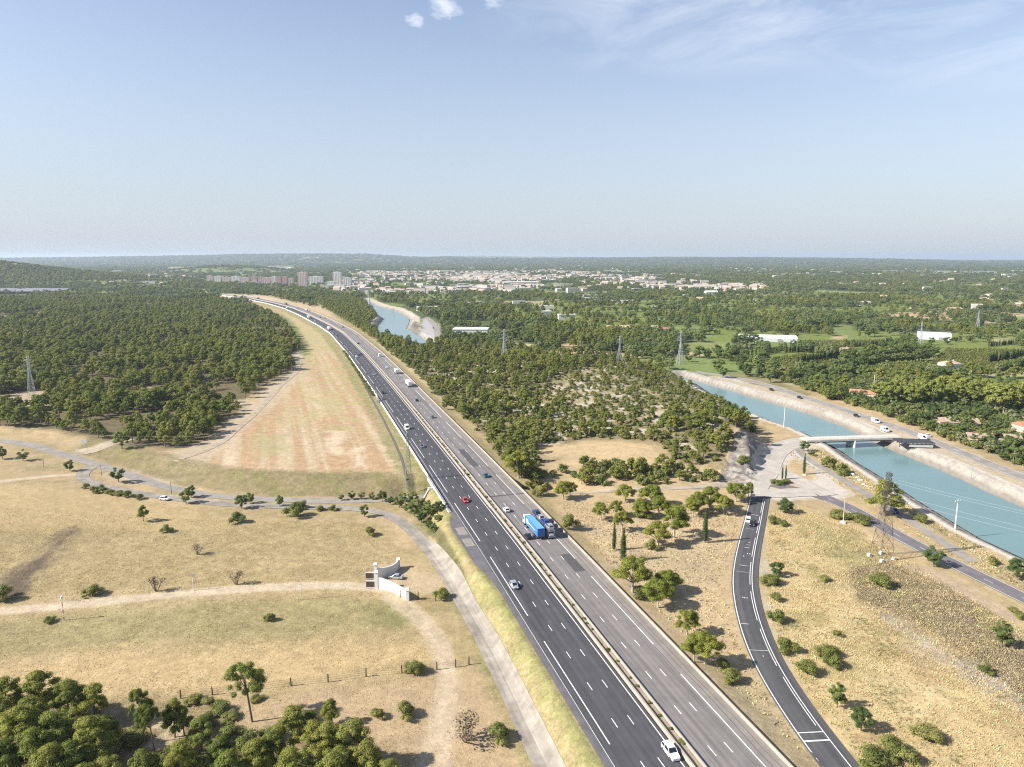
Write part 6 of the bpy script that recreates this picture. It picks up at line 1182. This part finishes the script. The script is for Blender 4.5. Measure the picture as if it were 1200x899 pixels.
for kind, colour, py, u, away, label in (
 ('suv', 'white', 884, -.75, 0, 'white car near the median at the bottom of the motorway'), ('hatch', 'silver', 688, -9.3, 0, 'silver hatchback alone in the slow lane of the dark carriageway'), ('hatch', 'red', 588, -6.3, 0, 'red car passing in the shadow of the motorway bridge sign'),
 ('sedan', 'grey', 524, -8.2, 0, 'dark grey car just below the white van on the dark carriageway'), ('van', 'white', 503, -9.4, 0, 'white van in the slow lane of the dark carriageway'), ('hatch', 'black', 461, -8.6, 0, 'black car in the slow lane opposite the white curved mast'), ('sedan', 'silver', 439.5, -5.6, 0, 'silver car in the middle lane of the dark carriageway beyond the black one'), ('suv', 'white', 419, -8.8, 0, 'white car in the slow lane beside two dark cars'), ('sedan', 'black', 416.5, -5.2, 0, 'dark car overtaking the white one, left of another dark car'), ('sedan', 'navy', 415.5, -2.2, 0, 'dark car in the fast lane beside the median, rightmost of three'),
 ('hatch', 'navy', 394, -8.4, 0, 'dark blue car below the white lorry on the far dark carriageway'), ('hatch', 'white', 376.5, -8, 0, 'white car between two lorries on the far dark carriageway'), ('hatch', 'black', 368.5, -4, 0, 'small black car far up the dark carriageway'), ('van', 'white', 361.3, -8, 0, 'white van where the far motorway leaves the forest'),
 ('hatch', 'white', 599, 5.6, 1, 'white car in the fast lane of the worn carriageway ahead of the blue lorry'), ('sedan', 'teal', 558.5, 9.2, 1, 'dark teal car in the middle lane of the worn carriageway'), ('sedan', 'grey', 489.5, 9.0, 1, 'dark grey car in the middle lane right of the white van'), ('hatch', 'black', 470, 8.6, 1, 'black car behind the big white lorry'), ('sedan', 'white', 431.5, 8.9, 1, 'white saloon ahead of the small white lorry'), ('camper', 'white', 418, 12.4, 1, 'white camper van in the slow lane of the worn carriageway'), ('hatch', 'black', 403, 5.4, 1, 'black car in the fast lane of the far worn carriageway'),
 ('sedan', 'grey', 372.6, 8.6, 1, 'grey car below the far lorry on the worn carriageway'), ('hatch', 'white', 373, 12.4, 1, 'white car below the far lorry on the worn carriageway'), ('hatch', 'blue', 383.8, 12.6, 1, 'blue car in the far slow lane of the worn carriageway'), ('hatch', 'silver', 362.4, 5.2, 1, 'silver car left of the far lorry'), ('sedan', 'grey', 361.5, 9, 1, 'grey car far up the worn carriageway'), ('sedan', 'black', 630, 5.5, 1, 'black car overtaking the blue lorry in the fast lane')):
    p, a = mwpos(py, u, away); car(kind, colour, p, a, label)
# lorries
def lorry(pos, heading, label, box, cabc, Ln=16, bh=2.7, emblem=False, flat=False, name='lorry'):
    e = empty(name, pos, heading, label, 'lorry'); cx = Ln/2; bl = Ln*.80
    cab = MB().loft([[(x, -1.2, .55), (x, 1.2, .55), (x, 1.22, z*.6), (x, 1.1, z), (x, -1.1, z), (x, -1.22, z*.6)] for x, z in ((cx - 2.1, 3.55), (cx - .6, 3.4), (cx - .12, 2.5), (cx, 1.5))], PAINT[cabc]).build('cab', e)
    MB().add([(cx - .50, -1.12, 3.25), (cx - .50, 1.12, 3.25), (cx - .02, 1.16, 1.95), (cx - .02, -1.16, 1.95)], [(0, 1, 2, 3)], glass).build('windscreen', cab)
    for s_ in (-1, 1): MB().box((cx - 1.1, s_*1.21, 2.3), (.9, .06, .8), glass).build('side_window', cab)
    MB().box((-.6, 0, .85), (Ln*.9, 1.0, .35), underm).build('chassis', e)
    if not flat: 
        t = MB().box((-Ln/2 + bl/2, 0, 1.1 + bh/2), (bl, 2.5, bh), PAINT[box] if box in PAINT else box).build('trailer_box', e)
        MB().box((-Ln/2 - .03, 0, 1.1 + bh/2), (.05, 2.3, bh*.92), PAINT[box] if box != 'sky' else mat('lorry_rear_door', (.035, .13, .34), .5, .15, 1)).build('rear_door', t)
        if emblem:
            pale_b = paint('lorry_emblem_white', (.74, .78, .82), .5)
            for s_ in (-1, 1):
                q = MB(); n = 20; c = (Ln/2 - 2.6 - 2.6, s_*1.262, 1.1 + bh*.55); V = [(c[0] + 1.5*math.cos(a) , c[1], c[2] + .78*math.sin(a) + .1*math.cos(a)) for a in np.linspace(0, 6.283, n, endpoint=False)]; q.add(V, [list(range(n))], pale_b)
                q.box((-2.2, s_*1.262, 1.1 + bh*.5), (6.6, .01, .34), pale_b); q.build('emblem', t)
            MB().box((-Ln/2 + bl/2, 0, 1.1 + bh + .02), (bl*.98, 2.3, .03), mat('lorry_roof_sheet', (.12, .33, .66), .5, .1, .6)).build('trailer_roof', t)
    else: MB().box((-Ln/2 + bl/2, 0, 1.25), (bl, 2.5, .35), underm).build('flatbed', e)
    for x in (cx - 1.4, cx - 4.4 if Ln > 10 else cx - 3, -Ln/2 + 4.2, -Ln/2 + 2.9, -Ln/2 + 1.6)[:5 if Ln > 10 else 3]:
        for s_ in (-1, 1): t = MB().tube((x, s_*.85, .5), (x, s_*1.24, .5), .5, rubber, n=12).build('wheel', e); MB().tube((x, s_*1.235, .5), (x, s_*1.26, .5), .26, rimm, n=8).build('rim', t)
    for s_ in (-1, 1): MB().box((-Ln/2 - .06, s_*1.0, .95), (.08, .4, .2), lampr).build('tail_light', e); MB().box((cx + .02, s_*.9, .9), (.08, .4, .25), lampw).build('headlight', e)
    return e
p, a = mwpos(622.5, 8.9, 1); lorry(p, a, 'bright blue articulated lorry with white oval emblem and white cab', 'sky', 'white', 16.2, 2.8, True)
p, a = mwpos(452, 12.4, 1); lorry(p, a, 'big white lorry climbing in the slow lane of the worn carriageway', 'white', 'white', 15, 2.7)
p, a = mwpos(437.5, 12.5, 1); lorry(p, a, 'small white box lorry ahead of the big white one', 'white', 'white', 8.5, 2.4)
p, a = mwpos(386.5, -8.8, 0); lorry(p, a, 'white lorry in the slow lane of the far dark carriageway, nearer one', 'white', 'white', 15, 2.7); p, a = mwpos(373, -8.8, 0); lorry(p, a, 'white lorry in the slow lane of the far dark carriageway, farther one', 'white', 'white', 15, 2.7)
p, a = mwpos(364.5, 12.4, 1); lorry(p, a, 'cream lorry far up the worn carriageway beside bare banks', 'cream', 'white', 15, 2.8); p, a = mwpos(357, 12, 1); lorry(p, a, 'dark lorry where the far motorway bends behind the forest', 'grey', 'grey', 14, 2.7); p, a = mwpos(350.6, 8, 1); lorry(p, a, 'farthest lorry, dark and tiny on the pale bend', 'grey', 'grey', 14, 2.7)
# car transporter with its load
p, a = mwpos(620.5, 12.4, 1); L_ = 18.5
e = empty('car_transporter', p, a, 'car transporter with two decks of cars beside the blue lorry', 'lorry'); cx = L_/2
cab = MB().loft([[(x, -1.2, .55), (x, 1.2, .55), (x, 1.2, z*.6), (x, 1.1, z), (x, -1.1, z), (x, -1.2, z*.6)] for x, z in ((cx - 1.9, 2.75), (cx - .5, 2.7), (cx - .1, 2.2), (cx, 1.4))], PAINT['navy']).build('cab', e); MB().add([(cx - .42, -1.1, 2.6), (cx - .42, 1.1, 2.6), (cx - .02, 1.14, 1.75), (cx - .02, -1.14, 1.75)], [(0, 1, 2, 3)], glass).build('windscreen', cab)
MB().box((-1.2, 0, .8), (L_ - 2.4, 2.3, .22), steel).build('lower_deck', e); MB().box((-.4, 0, 2.85), (L_ - .8, 2.2, .14), steel).build('upper_deck', e)
for x in (-8.6, -5.2, -1.8, 1.6, 5.0, 7.2):
    for s_ in (-1, 1): MB().box((x, s_*1.14, 2.0), (.16, .12, 2.5), steel).build('deck_post', e)
for x in (cx - 1.3, cx - 5.2, -4.6, -5.9):
    for s_ in (-1, 1): t = MB().tube((x, s_*.8, .46), (x, s_*1.22, .46), .46, rubber, n=12).build('wheel', e); MB().tube((x, s_*1.215, .46), (x, s_*1.24, .46), .24, rimm, n=8).build('rim', t)
ca, sa = math.cos(a), math.sin(a)
for kind, colour, x, z, lab in (('suv', 'navy', 6.9, 2.93, 'dark blue car on the upper deck over the cab of the transporter'), ('hatch', 'silver', 2.4, 2.93, 'silver car second from the front on the upper deck of the transporter'), ('suv', 'blue', -2.1, 2.93, 'royal blue car third on the upper deck of the transporter'), ('suv', 'silver', -6.7, 2.93, 'pale silver car at the rear of the upper deck of the transporter'), ('hatch', 'white', -7.0, .92, 'white car at the rear of the lower deck of the transporter'), ('hatch', 'black', -2.4, .92, 'black car in the middle of the lower deck of the transporter')):
    car(kind, colour, (p[0] + ca*x, p[1] + sa*x, p[2] + z), a, lab)
# other roads
def gcar(kind, colour, px, py, P, label, rev=False, dz=.12):
    g = G(px, py); _s, _u = poly_coords(P[:, :2], [g[0]], [g[1]]); ss_ = np.r_[0, np.cumsum(np.hypot(*np.diff(P[:, :2], axis=0).T))]; k = min(np.searchsorted(ss_, _s[0]), len(P) - 2); d = P[k+1] - P[k]; a = math.atan2(d[1], d[0]) + (math.pi if rev else 0)
    return car(kind, colour, (g[0], g[1], g[2] + dz), a, label)
gcar('suv', 'white', 877, 611, RAMP, 'white car stopped at the left line of the ramp below the plaza'); gcar('hatch', 'black', 881.5, 615.5, RAMP, 'black car on the ramp just below the white one', True)
gcar('hatch', 'black', 1003.5, 488.5, C4, 'black car on the eastern canal road left of the white van'); gcar('van', 'white', 1026, 495.5, C4, 'white van on the eastern canal road behind the black car'); gcar('van', 'white', 1081, 515, C4, 'white van at the junction east of the canal bridge'); gcar('hatch', 'white', 1086.5, 511.5, C4, 'white car passing the van east of the canal bridge', True); gcar('van', 'white', 1037, 505.5, C4, 'white box van parked on the sandy strip before the bridge'); gcar('hatch', 'black', 937, 467, C4, 'dark car under the bushes of the eastern canal road'); gcar('hatch', 'black', 904, 458, C4, 'dark car farthest left on the eastern canal road')
gcar('hatch', 'white', 193, 586, RL, 'white car on the lower lane beside the two crowned tree'); gcar('hatch', 'navy', 1048, 600.5, C3, 'dark car parked under the big pine beside the towpath'); gcar('hatch', 'black', 508, 385, C9, 'tiny dark car on the road beside the upper canal')
g = G(464, 678); car('sedan', 'silver', g + [0, 0, .05], math.pi - .18, 'silver car parked in front of the white gateway')
# ------------------------------------------------------------------ buildings
def house(px, py, w_, d_, h_, rz, label, wallm, roofm, hip=False, name='house', base=None, win=True):
    g = G(px, py) if base is None else base; e = empty(name, g, rz, label, 'house'); MB().box((0, 0, h_/2 - .3), (w_, d_, h_ + .6), wallm).build('wall', e)
    o_ = .4; rh = d_*.22; a, b = w_/2 + o_, d_/2 + o_; k = a - (b if hip else 0)
    MB().add([(-a, -b, h_), (a, -b, h_), (a, b, h_), (-a, b, h_), (-k, 0, h_ + rh), (k, 0, h_ + rh)], [(0, 1, 5, 4), (2, 3, 4, 5), (1, 2, 5), (3, 0, 4), (3, 2, 1, 0)], roofm).build('roof', e)
    if win:
        for x in np.arange(-w_/2 + 1.6, w_/2 - 1, 2.8): MB().box((x, -d_/2 - .02, h_*.55), (1, .08, 1.3), glass).build('window', e)
        MB().box((w_*.1, -d_/2 - .03, 1.05), (1.1, .08, 2.1), wood).build('door', e); MB().box((w_*.25, 0, h_ + rh*.9), (.7, .7, 1.5), wallm).build('chimney', e)
    return e
cream = mat('cream_render', (.60, .52, .40), .85, .1, .4); pink = mat('pink_render', (.58, .40, .33), .85, .1, .4)
house(1012, 468, 17, 9, 4.5, -.5, 'house with orange tiled roof among trees beyond the canal road', cream, roof_t); house(1112, 433, 14, 10, 5.5, .2, 'white farmhouse with pale roof behind the plane trees', wall_w, roof_p, True); house(1203, 512, 11, 9, 6.5, .1, 'pink house with tiled roof cut by the right edge', pink, roof_t); house(990, 413, 9, 7, 3.5, .3, 'small tan farm building between dark windbreaks', cream, roof_p); house(725, 389, 30, 11, 6, .1, 'long cream country house amid the valley trees', cream, roof_p); house(779, 391, 14, 9, 6, .4, 'house with orange roof half hidden right of the cream country house', cream, roof_t); house(767, 388, 12, 9, 5, -.2, 'pale house between cream country house and orange roof', wall_w, roof_p); house(1118, 366, 22, 12, 6, .1, 'pale villa far among the right hand woods', wall_w, roof_p); house(1012, 358, 24, 12, 6, .2, 'white villa group in the middle of the right woods', wall_w, roof_p); house(833, 346, 30, 16, 8, .1, 'white block in the woods right of the town', wall_w, wall_w); house(767, 410, 16, 9, 4, .1, 'low pale farm building below the cream country house', cream, roof_p)
def ruin(px, py, w_, d_, rz, label):
    g = G(px, py); e = empty('ruined_barn', g, rz, label, 'barn'); MB().box((0, 0, 1.5), (w_, d_, 3.2), mat('rubble_wall', (.38, .31, .24), .95, .3, .8)).build('wall', e); old = mat('old_tiles', (.36, .26, .19), .95, .35, .7); a, b = w_/2 + .3, d_/2 + .3; n = 7; V = []; F = []
    for i in range(n):
        x = -a + 2*a*i/(n - 1); s_ = rnd.uniform(-.5, .2)
        V += [(x, -b, 3.1), (x, 0, 3.1 + d_*.24 + s_), (x, b, 3.1), (x, 0, 2.9)]
    for i in range(n - 1):
        if i != 3: F.append((4*i, 4*i + 4, 4*i + 5, 4*i + 1))
        if i != 4: F.append((4*i + 1, 4*i + 5, 4*i + 6, 4*i + 2))
    MB().add(V, F, old).build('roof', e)
ruin(1162, 521, 24, 12, -.25, 'ruined barn with broken tile roof at the right beyond the canal'); ruin(1121, 500, 20, 9, -.2, 'low tiled barn roof among bushes left of the ruined barn')
def hall(px, py, w_, d_, h_, rz, label, m, roofm, vault=True, name='greenhouse', cat='greenhouse'):
    g = G(px, py); e = empty(name, g, rz, label, cat); MB().box((0, 0, h_/2 - .5), (w_, d_, h_ + 1), m).build('wall', e); q = MB(); n = 9
    if vault:
        for k in range(max(1, int(d_/9))):
            dd = d_/max(1, int(d_/9)); y0 = -d_/2 + dd*k; q.loft([[(x, y0 + dd*(.5 - .5*math.cos(t)), h_ + 2.0*math.sin(t)) for t in np.linspace(0, math.pi, n)] + [(x, y0 + dd*.5, h_ - .2)] for x in (-w_/2 - .2, w_/2 + .2)], roofm)
    else: q.box((0, 0, h_ + .3), (w_ + 1, d_ + 1, .6), roofm)
    q.build('roof', e); MB().box((w_*.2, -d_/2 - .05, 1.6), (4, .1, 3.2), steel).build('door', e); return e
film = mat('greenhouse_film', (.56, .57, .58), .5, .08, .15); shed_w = mat('white_sheet_roof', (.66, .65, .63), .6, .08, .1)
hall(899, 399, 62, 26, 4, -.28, 'long pale greenhouse among the fields right of the canal end', film, film); hall(1094, 397, 34, 30, 5, -.5, 'white greenhouse behind the silver pylon on the right', film, film); hall(552, 391, 42, 26, 6, -.05, 'white roofed shed right of the upper canal', shed_w, shed_w, False, 'warehouse', 'warehouse'); hall(585, 398, 20, 14, 4, -.05, 'small white roof right of the white shed', shed_w, shed_w, False, 'warehouse', 'warehouse'); hall(664, 374, 26, 14, 7, .1, 'white hall hidden in the trees above the hill, right one', shed_w, shed_w, False, 'warehouse', 'warehouse'); hall(640, 370, 16, 14, 7, .2, 'white hall hidden in the trees above the hill, left one', shed_w, shed_w, False, 'warehouse', 'warehouse'); hall(727, 355.5, 70, 20, 6, 0, 'long white roof in the valley below the town', shed_w, shed_w, False, 'warehouse', 'warehouse'); hall(696, 352, 40, 18, 6, 0, 'shorter white roof left of the long one below the town', shed_w, shed_w, False, 'warehouse', 'warehouse'); hall(553, 358, 60, 30, 6, 0, 'grey roofed hall in the woods right of the upper canal', mat('grey_hall', (.33, .30, .30), .7, .1, .1), mat('grey_hall_roof', (.34, .31, .32), .7, .1, .1), False, 'warehouse', 'warehouse')
g = G(25, 343.5); e = empty('solar_field', g, .05, 'rows of grey solar panels at the left edge behind the forest', 'solar panels'); solar = mat('solar_panel', (.17, .18, .20), .75, .2, .05)
for k in range(6):
    q = MB(); y = -40 + 16*k; q.add([(-95, y, 6), (95, y, 6), (95, y + 12, 11), (-95, y + 12, 11)], [(0, 1, 2, 3)], solar); q.add([(-95, y, 5.9), (95, y, 5.9), (95, y + 12, 10.9), (-95, y + 12, 10.9)], [(3, 2, 1, 0)], steel)
    for x in range(-90, 91, 30): q.tube((x, y + 6, -1), (x, y + 6, 8.4), .15, steel, n=5)
    q.build('panel_row', e)
# apartment blocks and the town
winm = mat('dark_window_bands', (.14, .13, .14), .4, .3, .3)
def block(px, py, w_, d_, fl, label, m, rz=0.0, name='apartment_block'):
    p = on_plane(px, py); z = float(H(p[0], p[1])[0]); h = fl*3.0; e = empty(name, (p[0], p[1], z), rz, label, 'apartment block'); MB().box((0, 0, h/2 - .5), (w_, d_, h + 1), m).build('wall', e); MB().box((0, 0, h + .6), (w_*.3, d_*.5, 1.4), m).build('roof_house', e)
    for k in range(fl):
        q = MB(); n = max(2, int(w_/5))
        for i in range(n): q.box((-w_/2 + (i + .5)*w_/n, -d_/2 - .06, 1.6 + 3*k), (w_/n*.5, .14, 1.4), winm)
        q.build('window_row', e)
apA = mat('apartment_pink', (.56, .44, .41), .8, .06, .05); apB = mat('apartment_white', (.64, .61, .58), .8, .06, .05); apC = mat('apartment_rose', (.48, .30, .26), .8, .06, .05)
for px, py, w_, fl, m, lab in ((247, 331, 22, 8, apA, 'pinkish apartment block at the left end of the long row'), (256, 331.5, 26, 8, apB, 'pale apartment block second in the long row'), (266, 331.5, 30, 7, apA, 'pink slab third in the long row'), (277, 331.5, 32, 8, apB, 'pale slab fourth in the long row'), (288, 332, 32, 7, apA, 'pale slab in the middle of the long row'), (299, 333.5, 18, 9, apC, 'rose block beside the pale slabs'), (306, 333.5, 14, 9, apC, 'darker rose block in the middle of the blocks'), (313, 334, 26, 8, apA, 'pink slab right of the rose blocks'), (322, 334, 16, 9, apB, 'pale block left of the pair of rose blocks'), (328, 334.5, 16, 9, apC, 'left one of the pair of rose blocks'), (334.5, 334.5, 16, 9, apC, 'right one of the pair of rose blocks'), (341, 334, 20, 7, apA, 'pink block left of the tall tower')):
    block(px, py, w_*.95, 14, fl, lab, m)
block(355.5, 336, 26, 20, 15, 'tallest pinkish apartment tower', apA); block(371, 334, 46, 14, 9, 'wide pale slab right of the tallest tower', apB); block(396, 335.5, 25, 20, 15, 'pale apartment tower, left one of the pair near the town', apB); block(408, 336, 22, 20, 10, 'lower pale tower, right one of the pair near the town', apB); block(388, 336, 22, 14, 6, 'low pale block under the pair of towers', apB)
hA = mat('town_wall_white', (.52, .485, .44), .85, .08, .2); hB = mat('town_wall_cream', (.56, .47, .38), .85, .08, .2); hC = mat('town_wall_pink', (.52, .38, .32), .85, .08, .2)
def town_mesh(w_, d_, h_, wm_, rm_, flat=False):
    q = MB().box((0, 0, h_/2 - 1), (w_, d_, h_ + 2), wm_); a, b = w_/2 + .3, d_/2 + .3
    if flat: q.box((0, 0, h_ + .25), (w_ + .6, d_ + .6, .5), rm_)
    else: q.add([(-a, -b, h_), (a, -b, h_), (a, b, h_), (-a, b, h_), (-a, 0, h_ + d_*.25), (a, 0, h_ + d_*.25)], [(0, 1, 5, 4), (2, 3, 4, 5), (1, 2, 5), (3, 0, 4), (3, 2, 1, 0)], rm_)
    return q.mesh('town_house')
roof_q = mat('town_roof_grey', (.44, .37, .31), .85, .2, .3); roof_r = mat('town_roof_clay', (.42, .29, .22), .85, .2, .3)
TM = [town_mesh(13, 10, 6, hA, roof_q), town_mesh(15, 10, 7, hB, roof_r), town_mesh(12, 9, 5, hA, hA, True), town_mesh(18, 11, 8, hC, roof_q), town_mesh(26, 14, 10, hA, hA, True), town_mesh(11, 9, 5, hB, roof_q), town_mesh(46, 24, 8, hA, hA, True)]
r = np.random.default_rng(55); pts = []
for P, st in ((TOWN, 30.),): 
    x, y = jit_grid(*box_of(P), st, r); sd = sdpoly(P, x, y, 60); dn = fbm(x/160, y/320, 61, 3); k = (sd > 0) & (r.uniform(size=len(x)) < np.clip(3.0*(dn - .41), .05, .8)); pts.append(np.stack([x[k], y[k]], 1))
x, y = jit_grid(-2600, 3200, 1300, 7500, 95, r); k = in_view(x, y) & (fbm(x/500, y/500, 63, 2) > .46) & (r.uniform(size=len(x)) < .26) & (sdpoly(TOWN, x, y, 60) < 0) & ~((x < -200) & (y < 2300)) & (sdpoly(PF, x, y, 30) < 0) & clear_of_roads(x, y, 6); pts.append(np.stack([x[k], y[k]], 1))
P = np.concatenate(pts); P = P[in_view(P[:, 0], P[:, 1], .99)]; P = P[np.argsort(P[:, 1])]; n = min(285, len(P)); zz = H(P[:, 0], P[:, 1]); kk = r.choice(7, len(P), p=[.26, .10, .22, .08, .14, .14, .06]); rz = r.uniform(-.5, .5, len(P)); sc_ = r.uniform(.8, 1.3, len(P))
for i in range(n):
    o = bpy.data.objects.new('town_house', TM[kk[i]]); COL.objects.link(o); o.location = (P[i, 0], P[i, 1], zz[i]); o.rotation_euler.z = rz[i]; o.scale = (sc_[i],)*3
    tag(o, 'small pale house in the distant town beyond the woods', 'house', 'houses of the town and valley')
print('houses', len(P))
VV, FF, MMi, mats_ = [], [], [], []; off = 0
for i in range(n, len(P)):
    me = TM[kk[i]]; v = np.array([q.co[:] for q in me.vertices])*sc_[i]; c, s = math.cos(rz[i]), math.sin(rz[i]); VV.append(np.stack([v[:, 0]*c - v[:, 1]*s + P[i, 0], v[:, 0]*s + v[:, 1]*c + P[i, 1], v[:, 2] + zz[i]], 1))
    for pgn in me.polygons:
        m_ = me.materials[pgn.material_index]
        if m_ not in mats_: mats_.append(m_)
        FF.append([off + a for a in pgn.vertices]); MMi.append(mats_.index(m_))
    off += len(v)
me = bpy.data.meshes.new('far_town'); me.from_pydata(np.concatenate(VV).tolist(), [], FF)
for m_ in mats_: me.materials.append(m_)
me.polygons.foreach_set('material_index', MMi); o = bpy.data.objects.new('far_town', me); COL.objects.link(o); tag(o, kind='stuff')
# big white roofs far out on the plain
for px, py, w_, lab in ((1040, 318.6, 90, 'white warehouse roof, leftmost of the far plain row'), (1060, 319, 110, 'second white warehouse roof of the far plain row'), (1085, 319.2, 130, 'third white warehouse roof of the far plain row'), (1112, 319.6, 150, 'long white warehouse roof in the middle of the far plain row'), (1130, 319.9, 110, 'white warehouse roof right of the middle in the far plain row'), (1152, 320.2, 130, 'bright white warehouse roof at the right of the far plain row'), (1195, 319, 90, 'white warehouse roof at the right edge of the far plain'), (980, 320, 60, 'small white roof left of the far plain row'), (742, 319.5, 60, 'white roof above the town on the right'), (718, 319, 110, 'long white roof above the town'), (600, 322, 120, 'long pale roof in the middle of the town'), (440, 319.5, 110, 'long white roof at the left of the town'), (480, 319.5, 60, 'shorter white roof at the left of the town'), (610, 333.5, 120, 'long white roof at the near edge of the town'), (428, 332, 60, 'low white hall right of the lower pale tower'), (310, 314.3, 120, 'white hall on the distant bare fields left'), (140, 319.5, 60, 'small white building on the distant left slope'), (175, 324.5, 80, 'white roofs behind the left forest'), (176, 333, 40, 'small white shed behind the left forest'), (280, 321, 50, 'white building behind the apartment row'), (1087, 340, 26, 'small white roof far right in the woods'), (1177, 341, 16, 'tiny pale house far right in the woods')):
    p = on_plane(px, py); z = float(H(p[0], p[1])[0]); e = empty('warehouse', (p[0], p[1], z), 0, lab, 'warehouse'); MB().box((0, 0, 5), (w_, w_*.4, 12), hA).build('wall', e); MB().box((0, 0, 11.3), (w_ + 1, w_*.4 + 1, .7), shed_w).build('roof', e)
